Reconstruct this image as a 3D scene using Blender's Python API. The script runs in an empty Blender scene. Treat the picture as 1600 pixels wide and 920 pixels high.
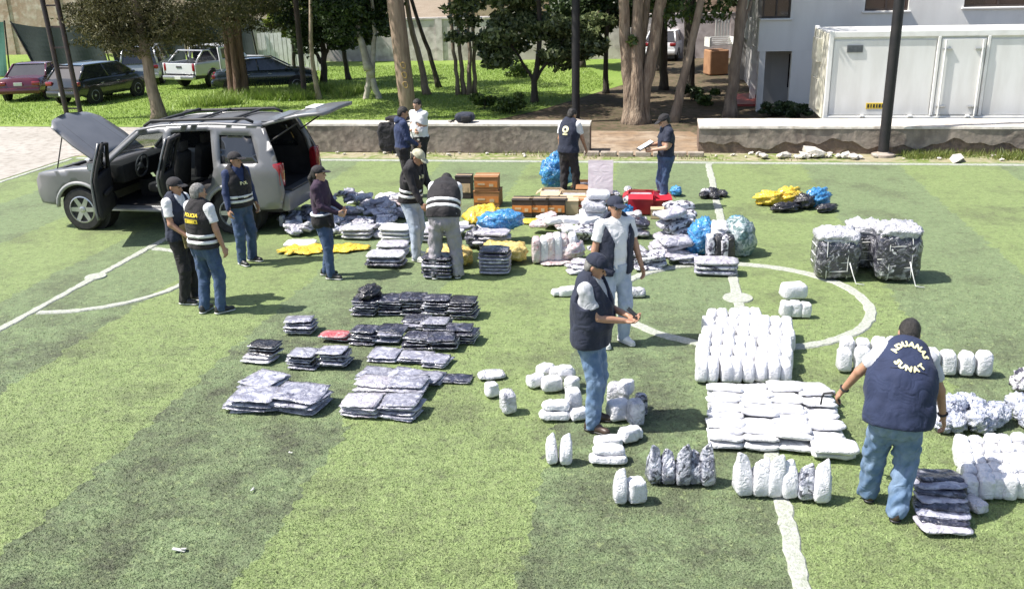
import bpy, bmesh, math, random
import numpy as np
from mathutils import Vector, Matrix
from mathutils.geometry import delaunay_2d_cdt

# ---------------------------------------------------------------- camera, sky, sun, exposure
SC = bpy.context.scene
COL = SC.collection
CAM_H, CAM_PITCH, CAM_ROLL, CAM_F = 4.1606, 0.334545, -0.02425, 1458.5      # metres, radians, radians, pixels at 1600 wide
cam_data = bpy.data.cameras.new('camera')
cam = bpy.data.objects.new('camera', cam_data)
COL.objects.link(cam)
cam_data.sensor_width = 36.0
cam_data.sensor_fit = 'HORIZONTAL'
cam_data.lens = 36.0 * CAM_F / 1600.0
cam_data.clip_start = 0.1
cam_data.clip_end = 2000
_f = Vector((0, math.cos(CAM_PITCH), -math.sin(CAM_PITCH)))
_r0 = Vector((1, 0, 0)); _u0 = Vector((0, math.sin(CAM_PITCH), math.cos(CAM_PITCH)))
_r = _r0 * math.cos(CAM_ROLL) + _u0 * math.sin(CAM_ROLL)
_u = _u0 * math.cos(CAM_ROLL) - _r0 * math.sin(CAM_ROLL)
cam.matrix_world = Matrix(((_r.x, _u.x, -_f.x, 0), (_r.y, _u.y, -_f.y, 0), (_r.z, _u.z, -_f.z, CAM_H), (0, 0, 0, 1)))
SC.camera = cam

SUN_EL = math.radians(56)
SUN_TRAVEL = Vector((1.0, 0.08, 0)).normalized()          # the way the light goes over the ground
world = bpy.data.worlds.new('World'); SC.world = world
world.use_nodes = True
_wn = world.node_tree; _bg = _wn.nodes['Background']
_sky = _wn.nodes.new('ShaderNodeTexSky'); _sky.sky_type = 'NISHITA'; _sky.sun_disc = False
_sky.sun_elevation = SUN_EL
_sky.sun_rotation = math.atan2(-SUN_TRAVEL.x, -SUN_TRAVEL.y)
_sky.air_density = 1.0; _sky.dust_density = 4.0; _sky.ozone_density = 0.4; _sky.altitude = 1000
_wn.links.new(_sky.outputs[0], _bg.inputs[0]); _bg.inputs[1].default_value = 0.125
sun_data = bpy.data.lights.new('sun', 'SUN'); sun_data.energy = 5.0; sun_data.angle = math.radians(0.53)
sun_data.color = (1.0, 0.955, 0.88)
sun = bpy.data.objects.new('sun', sun_data); COL.objects.link(sun)
_d = Vector((SUN_TRAVEL.x * math.cos(SUN_EL), SUN_TRAVEL.y * math.cos(SUN_EL), -math.sin(SUN_EL)))
sun.rotation_euler = _d.to_track_quat('-Z', 'Y').to_euler()
SC.view_settings.view_transform = 'Standard'
SC.view_settings.look = 'None'
SC.view_settings.exposure = 0.68
SC.view_settings.gamma = 1.0
SC.view_settings.use_curve_mapping = False
SC.cycles.use_denoising = True
SC.cycles.max_bounces = 6
SC.cycles.transparent_max_bounces = 12
SC.cycles.caustics_reflective = False
SC.cycles.caustics_refractive = False

RNG = random.Random(7)
NR = np.random.default_rng(7)

# ---------------------------------------------------------------- the pitch frame: a runs along the far touchline, b away from the viewer
PC = Vector((2.9588, 11.4752, 0))
PA = Vector((0.98697, -0.16080, 0)).normalized()
PB = Vector((-PA.y, PA.x, 0))
YAW = math.atan2(PA.y, PA.x)
def AB(a, b, z=0.0):
    p = PC + PA * a + PB * b
    return Vector((p.x, p.y, z))
def toab(p):
    v = Vector((p[0], p[1], 0)) - PC
    return v.dot(PA), v.dot(PB)
def G(x, y, z=0.0):
    """the spot at height z seen at a position read off the photograph"""
    d = _f * CAM_F + _r * (x - 800) - _u * (y - 460)
    t = (z - CAM_H) / d.z
    return Vector((d.x * t, d.y * t, z))

# ---------------------------------------------------------------- objects
def link(name, data, parent=None, loc=None, rot=None, scale=None):
    o = bpy.data.objects.new(name, data)
    COL.objects.link(o)
    if parent is not None: o.parent = parent
    if loc is not None: o.location = loc
    if rot is not None: o.rotation_euler = rot
    if scale is not None: o.scale = scale if hasattr(scale, '__len__') else (scale,) * 3
    return o
def tag(o, label=None, cat=None, group=None, kind=None):
    if label: o['label'] = label
    if cat: o['category'] = cat
    if group: o['group'] = group
    if kind: o['kind'] = kind
    return o
def empty(name, loc=(0, 0, 0), rz=0.0, label=None, cat=None, group=None):
    o = link(name, None, None, loc, (0, 0, rz))
    o.empty_display_size = 0.1
    return tag(o, label, cat, group)
def copy_tree(o, parent=None):
    c = o.copy(); COL.objects.link(c)
    if parent is not None:
        c.parent = parent
    for ch in o.children:
        copy_tree(ch, c)
    return c

def mesh_np(name, V, Fc, mats=(), smooth=True, mi=None):
    """a mesh from numpy vertices and equal-sized faces (or a list of faces)"""
    me = bpy.data.meshes.new(name)
    V = np.asarray(V, dtype=np.float32)
    if isinstance(Fc, np.ndarray):
        k = Fc.shape[1]
        me.vertices.add(len(V)); me.vertices.foreach_set('co', V.ravel())
        me.loops.add(Fc.size); me.loops.foreach_set('vertex_index', Fc.astype(np.int32).ravel())
        me.polygons.add(len(Fc)); me.polygons.foreach_set('loop_start', np.arange(len(Fc), dtype=np.int32) * k)
        me.update(calc_edges=True)
    else:
        me.from_pydata([tuple(map(float, v)) for v in V], [], Fc)
        me.update()
    for m in mats: me.materials.append(m)
    if mi is not None: me.polygons.foreach_set('material_index', np.asarray(mi, dtype=np.int32))
    if smooth: me.polygons.foreach_set('use_smooth', np.ones(len(me.polygons), dtype=bool))
    me.update()
    return me

class MB:
    """collects solid shapes into one mesh"""
    def __init__(s): s.v = []; s.f = []; s.mi = []
    def add(s, V, Fs, m=0):
        n = len(s.v); s.v += [tuple(v) for v in V]
        s.f += [tuple(i + n for i in f) for f in Fs]; s.mi += [m] * len(Fs)
        return s
    def box(s, c, d, rz=0.0, m=0, M=None, taper=1.0):
        x, y, z = d[0] / 2, d[1] / 2, d[2] / 2
        V = [Vector((i * x * (taper if k > 0 else 1), j * y * (taper if k > 0 else 1), k * z)) for k in (-1, 1) for j in (-1, 1) for i in (-1, 1)]
        R = M if M is not None else Matrix.Rotation(rz, 3, 'Z')
        V = [R @ v + Vector(c) for v in V]
        return s.add(V, [(0, 2, 3, 1), (4, 5, 7, 6), (0, 1, 5, 4), (2, 6, 7, 3), (0, 4, 6, 2), (1, 3, 7, 5)], m)
    def rbox(s, c, d, r=0.02, rz=0.0, m=0, M=None):
        """box with chamfered edges"""
        bm = bmesh.new(); bmesh.ops.create_cube(bm, size=1)
        for v in bm.verts: v.co = Vector((v.co.x * d[0], v.co.y * d[1], v.co.z * d[2]))
        bmesh.ops.bevel(bm, geom=bm.edges[:], offset=min(r, min(d) * .45), segments=2, affect='EDGES', profile=.5)
        R = M if M is not None else Matrix.Rotation(rz, 3, 'Z')
        bm.verts.index_update()
        V = [R @ v.co + Vector(c) for v in bm.verts]; Fs = [[v.index for v in f.verts] for f in bm.faces]
        bm.free()
        return s.add(V, Fs, m)
    def tube(s, pts, rad, n=8, m=0, cap=True, flat=1.0, closed=False):
        pts = [Vector(p) for p in pts]; N = len(pts)
        if not hasattr(rad, '__len__'): rad = [rad] * N
        ref = None; base = len(s.v); V = []; Fs = []
        for i, p in enumerate(pts):
            if closed: t = (pts[(i + 1) % N] - pts[i - 1])
            else: t = (pts[min(i + 1, N - 1)] - pts[max(i - 1, 0)])
            if t.length < 1e-9: t = Vector((0, 0, 1))
            t.normalize()
            if ref is None:
                ref = Vector((1, 0, 0)) if abs(t.x) < .8 else Vector((0, 1, 0))
            u = (ref - t * ref.dot(t))
            if u.length < 1e-6: u = t.orthogonal()
            u.normalize(); w = t.cross(u); ref = u
            for k in range(n):
                an = 2 * math.pi * k / n
                V.append(p + u * math.cos(an) * rad[i] + w * math.sin(an) * rad[i] * flat)
        for i in range(N if closed else N - 1):
            j = (i + 1) % N
            for k in range(n):
                k2 = (k + 1) % n
                Fs.append((i * n + k, i * n + k2, j * n + k2, j * n + k))
        if cap and not closed:
            Fs.append(tuple(range(n - 1, -1, -1))); Fs.append(tuple((N - 1) * n + k for k in range(n)))
        return s.add(V, Fs, m)
    def lathe(s, c, prof, n=16, m=0, M=None):
        """prof: (radius, height) pairs round the local Z axis"""
        V = []; Fs = []
        R = M if M is not None else Matrix.Identity(3)
        for r, z in prof:
            for k in range(n):
                an = 2 * math.pi * k / n
                V.append(R @ Vector((r * math.cos(an), r * math.sin(an), z)) + Vector(c))
        for i in range(len(prof) - 1):
            for k in range(n):
                k2 = (k + 1) % n
                Fs.append((i * n + k, i * n + k2, (i + 1) * n + k2, (i + 1) * n + k))
        Fs.append(tuple(range(n - 1, -1, -1))); Fs.append(tuple((len(prof) - 1) * n + k for k in range(n)))
        return s.add(V, Fs, m)
    def prism(s, poly, h0, h1, M=None, c=(0, 0, 0), m=0):
        """polygon in local XY, extruded from h0 to h1 along local Z"""
        R = M if M is not None else Matrix.Identity(3)
        n = len(poly)
        V = [R @ Vector((x, y, h)) + Vector(c) for h in (h0, h1) for x, y in poly]
        Fs = [tuple(range(n - 1, -1, -1)), tuple(range(n, 2 * n))] + [(i, (i + 1) % n, n + (i + 1) % n, n + i) for i in range(n)]
        return s.add(V, Fs, m)
    def ico(s, c, r, sub=1, m=0, noise=0.0, rng=RNG):
        bm = bmesh.new(); bmesh.ops.create_icosphere(bm, subdivisions=sub, radius=1)
        rr = r if hasattr(r, '__len__') else (r, r, r)
        bm.verts.index_update()
        V = []
        for v in bm.verts:
            k = 1 + rng.uniform(-noise, noise)
            V.append(Vector((v.co.x * rr[0] * k, v.co.y * rr[1] * k, v.co.z * rr[2] * k)) + Vector(c))
        Fs = [[v.index for v in f.verts] for f in bm.faces]; bm.free()
        return s.add(V, Fs, m)
    def mesh(s, name, mats, smooth=False):
        me = bpy.data.meshes.new(name)
        me.from_pydata(s.v, [], s.f)
        if not isinstance(mats, (list, tuple)): mats = [mats]
        for mm in mats: me.materials.append(mm)
        me.polygons.foreach_set('material_index', np.asarray(s.mi, dtype=np.int32))
        if smooth:
            me.polygons.foreach_set('use_smooth', np.ones(len(s.f), dtype=bool))
        me.update()
        if smooth == 'auto':
            try: me.set_sharp_from_angle(angle=math.radians(38))
            except Exception: pass
        return me
    def build(s, name, mats, parent=None, smooth=False, loc=None, rot=None):
        return link(name, s.mesh(name, mats, smooth), parent, loc, rot)

# ---------------------------------------------------------------- materials
def _nodes(name):
    m = bpy.data.materials.new(name); m.use_nodes = True
    nt = m.node_tree; b = nt.nodes['Principled BSDF']
    return m, nt, b
def _n(nt, kind, **kw):
    n = nt.nodes.new(kind)
    for k, v in kw.items():
        if k.startswith('i_'):
            key = k[2:]
            n.inputs[int(key) if key.isdigit() else key].default_value = v
        else: setattr(n, k, v)
    return n
def c4(c): return (c[0], c[1], c[2], 1.0)
def pm(name, c1, c2=None, scale=6.0, detail=4.0, rough=.6, bump=0.0, bscale=None, metal=0.0, coat=0.0, spec=.5, lo=.35, hi=.65,
       rand=0.0, island=0.0, sheen=0.0, alpha=1.0, trans=0.0, sub=0.0, coatr=.08, stretch=(1, 1, 1), bdist=.02, gen=False):
    m, nt, b = _nodes(name)
    L = nt.links
    tc = _n(nt, 'ShaderNodeTexCoord')
    mp = _n(nt, 'ShaderNodeMapping'); mp.inputs['Scale'].default_value = stretch
    L.new(tc.outputs['Object'], mp.inputs[0])
    src = mp.outputs[0]
    if rand or island or True:
        oi = _n(nt, 'ShaderNodeObjectInfo')
        vm = _n(nt, 'ShaderNodeVectorMath', operation='SCALE'); vm.inputs[0].default_value = (17, 31, 11)
        L.new(oi.outputs['Random'], vm.inputs['Scale'])
        va = _n(nt, 'ShaderNodeVectorMath', operation='ADD'); L.new(mp.outputs[0], va.inputs[0]); L.new(vm.outputs[0], va.inputs[1])
        src = va.outputs[0]
    if c2 is not None:
        nz = _n(nt, 'ShaderNodeTexNoise'); nz.inputs['Scale'].default_value = scale; nz.inputs['Detail'].default_value = detail
        L.new(src, nz.inputs['Vector'])
        mr = _n(nt, 'ShaderNodeMapRange'); mr.inputs['From Min'].default_value = lo; mr.inputs['From Max'].default_value = hi
        L.new(nz.outputs[0], mr.inputs['Value'])
        mx = _n(nt, 'ShaderNodeMix', data_type='RGBA'); mx.inputs['A'].default_value = c4(c1); mx.inputs['B'].default_value = c4(c2)
        L.new(mr.outputs[0], mx.inputs['Factor'])
        col = mx.outputs['Result']
    else:
        rgb = _n(nt, 'ShaderNodeRGB'); rgb.outputs[0].default_value = c4(c1); col = rgb.outputs[0]
    for amt, sock in ((rand, 'obj'), (island, 'isl')):
        if not amt: continue
        if sock == 'obj': o = oi.outputs['Random']
        else:
            ge = _n(nt, 'ShaderNodeNewGeometry'); o = ge.outputs['Random Per Island']
        mr2 = _n(nt, 'ShaderNodeMapRange'); mr2.inputs['To Min'].default_value = 1 - amt; mr2.inputs['To Max'].default_value = 1 + amt
        L.new(o, mr2.inputs['Value'])
        hs = _n(nt, 'ShaderNodeHueSaturation'); L.new(col, hs.inputs['Color']); L.new(mr2.outputs[0], hs.inputs['Value'])
        col = hs.outputs[0]
    L.new(col, b.inputs['Base Color'])
    b.inputs['Roughness'].default_value = rough
    b.inputs['Metallic'].default_value = metal
    b.inputs['Specular IOR Level'].default_value = spec
    b.inputs['Coat Weight'].default_value = coat
    b.inputs['Coat Roughness'].default_value = coatr
    if sheen: b.inputs['Sheen Weight'].default_value = sheen
    if trans: b.inputs['Transmission Weight'].default_value = trans
    if alpha < 1: b.inputs['Alpha'].default_value = alpha
    if sub:
        b.inputs['Subsurface Weight'].default_value = sub; b.inputs['Subsurface Scale'].default_value = .05
    if bump:
        nb = _n(nt, 'ShaderNodeTexNoise'); nb.inputs['Scale'].default_value = bscale or scale * 4; nb.inputs['Detail'].default_value = 4
        L.new(src, nb.inputs['Vector'])
        bu = _n(nt, 'ShaderNodeBump'); bu.inputs['Strength'].default_value = bump; bu.inputs['Distance'].default_value = bdist
        L.new(nb.outputs[0], bu.inputs['Height']); L.new(bu.outputs[0], b.inputs['Normal'])
    return m

def leaf_mat(name, c1, c2, rough=.45, trans=.25):
    """leaves: each one its own tone, some light through them"""
    m, nt, b = _nodes(name); L = nt.links
    ge = _n(nt, 'ShaderNodeNewGeometry')
    mx = _n(nt, 'ShaderNodeMix', data_type='RGBA'); mx.inputs['A'].default_value = c4(c1); mx.inputs['B'].default_value = c4(c2)
    L.new(ge.outputs['Random Per Island'], mx.inputs['Factor'])
    L.new(mx.outputs['Result'], b.inputs['Base Color'])
    b.inputs['Roughness'].default_value = rough
    tr = _n(nt, 'ShaderNodeBsdfTranslucent'); L.new(mx.outputs['Result'], tr.inputs['Color'])
    ms = _n(nt, 'ShaderNodeMixShader'); ms.inputs[0].default_value = trans
    L.new(b.outputs[0], ms.inputs[1]); L.new(tr.outputs[0], ms.inputs[2])
    L.new(ms.outputs[0], nt.nodes['Material Output'].inputs['Surface'])
    return m

def turf_mat(name, blade=False):
    """artificial turf laid in two-metre strips, light and dark by turns, worn and littered with rubber crumb"""
    m, nt, b = _nodes(name); L = nt.links
    ge = _n(nt, 'ShaderNodeNewGeometry')
    dt = _n(nt, 'ShaderNodeVectorMath', operation='DOT_PRODUCT'); dt.inputs[1].default_value = tuple(PA)
    L.new(ge.outputs['Position'], dt.inputs[0])
    ad = _n(nt, 'ShaderNodeMath', operation='SUBTRACT'); ad.inputs[1].default_value = PC.dot(PA) + .21
    L.new(dt.outputs['Value'], ad.inputs[0])
    wob = _n(nt, 'ShaderNodeTexNoise'); wob.inputs['Scale'].default_value = 5; wob.inputs['Detail'].default_value = 6; L.new(ge.outputs['Position'], wob.inputs['Vector'])
    wm = _n(nt, 'ShaderNodeMath', operation='MULTIPLY_ADD'); wm.inputs[1].default_value = .42; L.new(wob.outputs[0], wm.inputs[0]); L.new(ad.outputs[0], wm.inputs[2])
    md = _n(nt, 'ShaderNodeMath', operation='FLOORED_MODULO'); md.inputs[1].default_value = 4.0; L.new(wm.outputs[0], md.inputs[0])
    lt = _n(nt, 'ShaderNodeMath', operation='LESS_THAN'); lt.inputs[1].default_value = 2.0; L.new(md.outputs[0], lt.inputs[0])
    def pair(ca, cb, scale, lo, hi, detail=5):
        nz = _n(nt, 'ShaderNodeTexNoise'); nz.inputs['Scale'].default_value = scale; nz.inputs['Detail'].default_value = detail; nz.inputs['Roughness'].default_value = .65
        L.new(ge.outputs['Position'], nz.inputs['Vector'])
        mr = _n(nt, 'ShaderNodeMapRange'); mr.inputs['From Min'].default_value = lo; mr.inputs['From Max'].default_value = hi
        L.new(nz.outputs[0], mr.inputs['Value'])
        mx = _n(nt, 'ShaderNodeMix', data_type='RGBA')
        for s, c in (('A', ca), ('B', cb)):
            if isinstance(c, tuple): mx.inputs[s].default_value = c4(c)
            else: L.new(c, mx.inputs[s])
        L.new(mr.outputs[0], mx.inputs['Factor'])
        return mx.outputs['Result']
    light = pair(TURF_L1, TURF_L2, 6, .35, .65)
    dark = pair(TURF_D1, TURF_D2, 6, .35, .65)
    mx = _n(nt, 'ShaderNodeMix', data_type='RGBA'); L.new(lt.outputs[0], mx.inputs['Factor']); L.new(dark, mx.inputs['A']); L.new(light, mx.inputs['B'])
    col = mx.outputs['Result']
    col2 = pair(pair(col, TURF_WORN, .8, .51, .80, 8), TURF_WORN, 8, .52, .84, 6)      # worn patches, broad and small
    # heavily used ground in the near half: fibres trodden down, dark crumb showing, most of all on the darker strips
    db = _n(nt, 'ShaderNodeVectorMath', operation='DOT_PRODUCT'); db.inputs[1].default_value = tuple(PB); L.new(ge.outputs['Position'], db.inputs[0])
    wr = _n(nt, 'ShaderNodeMapRange'); wr.interpolation_type = 'SMOOTHSTEP'
    wr.inputs['From Min'].default_value = PC.dot(PB) + 1.0; wr.inputs['From Max'].default_value = PC.dot(PB) - 2.2; L.new(db.outputs['Value'], wr.inputs['Value'])
    nw = _n(nt, 'ShaderNodeTexNoise'); nw.inputs['Scale'].default_value = 1.7; nw.inputs['Detail'].default_value = 9; nw.inputs['Roughness'].default_value = .68; L.new(ge.outputs['Position'], nw.inputs['Vector'])
    sd = _n(nt, 'ShaderNodeMath', operation='MULTIPLY_ADD'); sd.inputs[1].default_value = -.14; L.new(lt.outputs[0], sd.inputs[0]); L.new(nw.outputs[0], sd.inputs[2])
    nm_ = _n(nt, 'ShaderNodeMapRange'); nm_.inputs['From Min'].default_value = .42; nm_.inputs['From Max'].default_value = .66; L.new(sd.outputs[0], nm_.inputs['Value'])
    mu = _n(nt, 'ShaderNodeMath', operation='MULTIPLY'); L.new(nm_.outputs[0], mu.inputs[0]); L.new(wr.outputs[0], mu.inputs[1])
    m8 = _n(nt, 'ShaderNodeMath', operation='MULTIPLY'); m8.inputs[1].default_value = .92; L.new(mu.outputs[0], m8.inputs[0])
    mw = _n(nt, 'ShaderNodeMix', data_type='RGBA'); mw.inputs['B'].default_value = (.075, .080, .055, 1); L.new(m8.outputs[0], mw.inputs['Factor']); L.new(col2, mw.inputs['A'])
    col2 = mw.outputs['Result']
    col2 = pair(col2, TURF_WORN, 21, .50, .82, 4)                  # clumps: gaps down to the backing, and paler tufts
    col2 = pair(col2, (.31, .37, .17), 14, .55, .82, 4)
    if blade:
        hs = _n(nt, 'ShaderNodeHueSaturation'); mr = _n(nt, 'ShaderNodeMapRange'); mr.inputs['To Min'].default_value = .75; mr.inputs['To Max'].default_value = 1.55
        L.new(ge.outputs['Random Per Island'], mr.inputs['Value']); L.new(mr.outputs[0], hs.inputs['Value']); L.new(col2, hs.inputs['Color'])
        col3 = hs.outputs[0]
    else:
        col3 = pair(col2, (.05, .055, .03), 42, .56, .90, 8)     # rubber crumb between the fibres
    L.new(col3, b.inputs['Base Color'])
    b.inputs['Roughness'].default_value = .7; b.inputs['Specular IOR Level'].default_value = .25
    if not blade:
        nb = _n(nt, 'ShaderNodeTexNoise'); nb.inputs['Scale'].default_value = 55; nb.inputs['Detail'].default_value = 5
        L.new(ge.outputs['Position'], nb.inputs['Vector'])
        bu = _n(nt, 'ShaderNodeBump'); bu.inputs['Strength'].default_value = .8; bu.inputs['Distance'].default_value = .03
        L.new(nb.outputs[0], bu.inputs['Height']); L.new(bu.outputs[0], b.inputs['Normal'])
    return m
TURF_L1, TURF_L2 = (.236, .303, .122), (.194, .257, .100)
TURF_D1, TURF_D2 = (.200, .260, .132), (.160, .215, .106)
TURF_WORN = (.085, .088, .058)

def ground_mat(name, c1, c2, c3, s1=.6, s2=7.0, bump=.5, rough=.9):
    m, nt, b = _nodes(name); L = nt.links
    ge = _n(nt, 'ShaderNodeNewGeometry')
    def nz(scale, lo, hi, det=6):
        n = _n(nt, 'ShaderNodeTexNoise'); n.inputs['Scale'].default_value = scale; n.inputs['Detail'].default_value = det
        L.new(ge.outputs['Position'], n.inputs['Vector'])
        r = _n(nt, 'ShaderNodeMapRange'); r.inputs['From Min'].default_value = lo; r.inputs['From Max'].default_value = hi
        L.new(n.outputs[0], r.inputs['Value']); return r.outputs[0], n.outputs[0]
    f1, _ = nz(s1, .4, .6); f2, raw = nz(s2, .45, .7)
    m1 = _n(nt, 'ShaderNodeMix', data_type='RGBA'); m1.inputs['A'].default_value = c4(c1); m1.inputs['B'].default_value = c4(c2); L.new(f1, m1.inputs['Factor'])
    m2 = _n(nt, 'ShaderNodeMix', data_type='RGBA'); m2.inputs['B'].default_value = c4(c3); L.new(m1.outputs['Result'], m2.inputs['A']); L.new(f2, m2.inputs['Factor'])
    L.new(m2.outputs['Result'], b.inputs['Base Color']); b.inputs['Roughness'].default_value = rough; b.inputs['Specular IOR Level'].default_value = .2
    bu = _n(nt, 'ShaderNodeBump'); bu.inputs['Strength'].default_value = bump; bu.inputs['Distance'].default_value = .04
    L.new(raw, bu.inputs['Height']); L.new(bu.outputs[0], b.inputs['Normal'])
    return m
M = {}
# ================================================================ THE SETTING
def sheet(name, pts, z, mat, kind='structure', div=0):
    """a flat ground sheet from a polygon of world points"""
    V = [(p[0], p[1], z) for p in pts]
    me = bpy.data.meshes.new(name); me.from_pydata(V, [], [list(range(len(V)))]); me.materials.append(mat); me.update()
    if me.polygons[0].normal.z < 0: me.flip_normals()
    return tag(link(name, me), kind=kind)
def slabbox(mb, a0, a1, b0, b1, z0, z1, m=0):
    c = AB((a0 + a1) / 2, (b0 + b1) / 2, (z0 + z1) / 2)
    return mb.box(c, (a1 - a0, b1 - b0, z1 - z0), YAW, m)

M['dirt'] = ground_mat('dry_soil', (.26, .205, .145), (.33, .27, .20), (.17, .13, .09))
M['concrete_road'] = ground_mat('pale_dusty_concrete', (.36, .335, .30), (.41, .38, .345), (.27, .245, .215), .5, 5)
M['lawn'] = ground_mat('lawn', (.175, .265, .05), (.23, .315, .075), (.13, .19, .042), .35, 9, .6)
M['verge'] = ground_mat('weedy_verge', (.30, .27, .17), (.15, .20, .05), (.38, .33, .25), 1.3, 6, .8)
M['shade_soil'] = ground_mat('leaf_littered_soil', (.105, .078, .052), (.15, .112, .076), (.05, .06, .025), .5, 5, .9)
M['path'] = ground_mat('worn_path', (.34, .27, .20), (.25, .17, .105), (.19, .14, .10), .7, 4, .9)
M['turf'] = turf_mat('striped_artificial_turf')
M['blade'] = turf_mat('turf_fibre', True)
M['line'] = pm('white_turf_fibre', (.42, .43, .39), (.26, .29, .21), 30, 5, .8, bump=.7, bscale=60, lo=.40, hi=.75)

BIG = 700
sheet('ground', [(-BIG, -BIG), (BIG, -BIG), (BIG, BIG), (-BIG, BIG)], -0.02, M['dirt'])
sheet('pitch_turf', [AB(-15.55, -14), AB(22, -14), AB(22, 9.42), AB(-15.55, 9.42)], 0.0, M['turf'])
sheet('concrete_road', [AB(-60, -14), AB(-15.62, -14), AB(-15.62, 9.6), AB(-13.2, 10.6), AB(-13.8, 14.0), AB(-60, 14.5)], -0.012, M['concrete_road'])
sheet('weedy_verge', [AB(-15.5, 9.45), AB(24, 9.45), AB(24, 12.0), AB(-15.5, 12.0)], -0.008, M['verge'])
sheet('lawn', [AB(-60, 14.5), AB(-13.8, 14.0), AB(-11.5, 11.0), AB(-8.2, 11.0), AB(-7.0, 13.2), AB(-4.8, 17.5), AB(-2.5, 24), AB(-2, 60), AB(-70, 60)], -0.004, M['lawn'])
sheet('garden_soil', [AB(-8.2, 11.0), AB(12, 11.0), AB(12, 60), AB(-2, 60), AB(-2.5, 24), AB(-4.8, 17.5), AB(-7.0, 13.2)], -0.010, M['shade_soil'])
sheet('garden_path', [AB(-2.62, 9.9), AB(-0.25, 9.9), AB(0.2, 11.9), AB(-0.3, 13.4), AB(-3.2, 13.5), AB(-3.0, 11.9)], 0.002, M['path'])

# --- painted lines, woven into the turf in white fibre: low raised strips with ragged edges
LINES = []
def strip(name, pts, w, closed=False, z=0.014):
    P = [Vector((p[0], p[1], 0)) for p in pts]
    n = len(P); V = []; Fs = []
    for i, p in enumerate(P):
        t = (P[(i + 1) % n] - P[i - 1]) if closed else (P[min(i + 1, n - 1)] - P[max(0, i - 1)])
        t.normalize(); nn = Vector((-t.y, t.x, 0))
        j1, j2 = RNG.uniform(-.013, .013), RNG.uniform(-.013, .013)
        for off, zz in ((w / 2 + j1 + .012, .002), (w / 2 + j1, z), (-w / 2 + j2, z), (-w / 2 + j2 - .012, .002)):
            q = p + nn * off; V.append((q.x, q.y, zz))
    for i in range(n if closed else n - 1):
        j = (i + 1) % n
        for k in range(3):
            Fs.append((i * 4 + k, i * 4 + k + 1, j * 4 + k + 1, j * 4 + k))
    me = bpy.data.meshes.new(name); me.from_pydata(V, [], Fs); me.materials.append(M['line']); me.update()
    if me.polygons[1].normal.z < 0: me.flip_normals()
    LINES.append(([(p.x, p.y) for p in P], w, closed))
    return tag(link(name, me), kind='structure')
def seg(p, q, step=.09):
    n = max(2, int((q - p).length / step))
    return [p.lerp(q, i / n) for i in range(n + 1)]
strip('halfway_line', seg(AB(0, -12), AB(0, 9.05)), .115)
strip('touchline', seg(AB(-15.3, 9.17), AB(20, 9.17)), .10, z=.020)
strip('goal_line', seg(AB(-15.4, -10), AB(-15.4, 9.1)), .10)
strip('penalty_area_line', seg(AB(-9.28, -8), AB(-9.28, 5.0)), .10)
strip('centre_circle', [AB(1.62 * math.cos(t), 1.62 * math.sin(t)) for t in np.linspace(0, 2 * math.pi, 110)[:-1]], .12, True, z=.017)
strip('penalty_arc', [AB(-9.28 + 1.5 * math.cos(t), .22 + 1.5 * math.sin(t)) for t in np.linspace(-1.5, 1.5, 50)], .10, z=.017)
mb = MB()
for nm, (a, b, r) in {'centre_spot': (0.0, .12, .19), 'penalty_spot': (-9.28, .24, .15)}.items():
    mb = MB(); c = AB(a, b); mb.lathe((c.x, c.y, 0), [(r * 1.05, .002), (r, .019), (.01, .021)], 24)
    tag(mb.build(nm, M['line']), kind='structure')

def dist_to_lines(X, Y):
    D = np.full(len(X), 9.0)
    for P, w, closed in LINES:
        P = np.array(P, dtype=np.float32)
        stepn = max(1, len(P) // 60)
        Q = P[::stepn]
        if closed: Q = np.vstack([Q, P[:1]])
        else: Q = np.vstack([Q, P[-1:]])
        for i in range(len(Q) - 1):
            d = Q[i + 1] - Q[i]; l2 = float(d @ d) + 1e-9
            t = np.clip(((X - Q[i, 0]) * d[0] + (Y - Q[i, 1]) * d[1]) / l2, 0, 1)
            D = np.minimum(D, np.hypot(X - Q[i, 0] - t * d[0], Y - Q[i, 1] - t * d[1]) - w / 2)
    return D
def blades(name, X, Y, Z, H, W, mat, lean=.5, kind='stuff'):
    n = len(X); an = NR.uniform(0, 2 * np.pi, n); le = NR.normal(0, lean, (n, 2)) * H[:, None]
    V = np.zeros((n, 3, 3), np.float32)
    dx, dy = np.cos(an) * W / 2, np.sin(an) * W / 2
    V[:, 0] = np.c_[X - dx, Y - dy, Z]; V[:, 1] = np.c_[X + dx, Y + dy, Z]; V[:, 2] = np.c_[X + le[:, 0], Y + le[:, 1], Z + H]
    me = mesh_np(name, V.reshape(-1, 3), np.arange(3 * n).reshape(n, 3), [mat], smooth=False)
    return link(name, me)
def turf_blades(n):
    Yr = 4.6 * (19.0 / 4.6) ** (NR.random(n * 2) ** 1.35)
    Xr = NR.uniform(-1, 1, n * 2) * (0.60 * Yr + .6)
    a = (Xr - PC.x) * PA.x + (Yr - PC.y) * PA.y; b = (Xr - PC.x) * PB.x + (Yr - PC.y) * PB.y
    k = (a > -15.3) & (b < 9.0)
    Xr, Yr = Xr[k][:n], Yr[k][:n]
    k = dist_to_lines(Xr, Yr) > .012 + NR.random(len(Xr)) * .02
    Xr, Yr = Xr[k], Yr[k]
    s = (Yr / 6.0) ** .7
    o = blades('turf_fibres', Xr, Yr, np.zeros_like(Xr), NR.uniform(.010, .026, len(Xr)) * np.clip(1.45 - Yr / 11, .12, 1), NR.uniform(.004, .008, len(Xr)) * np.clip(s, 0, 1.5), M['blade'], .9)
    return tag(o, 'green artificial turf fibres covering the striped sports pitch', 'turf', kind='stuff')
turf_blades(330000)

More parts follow.
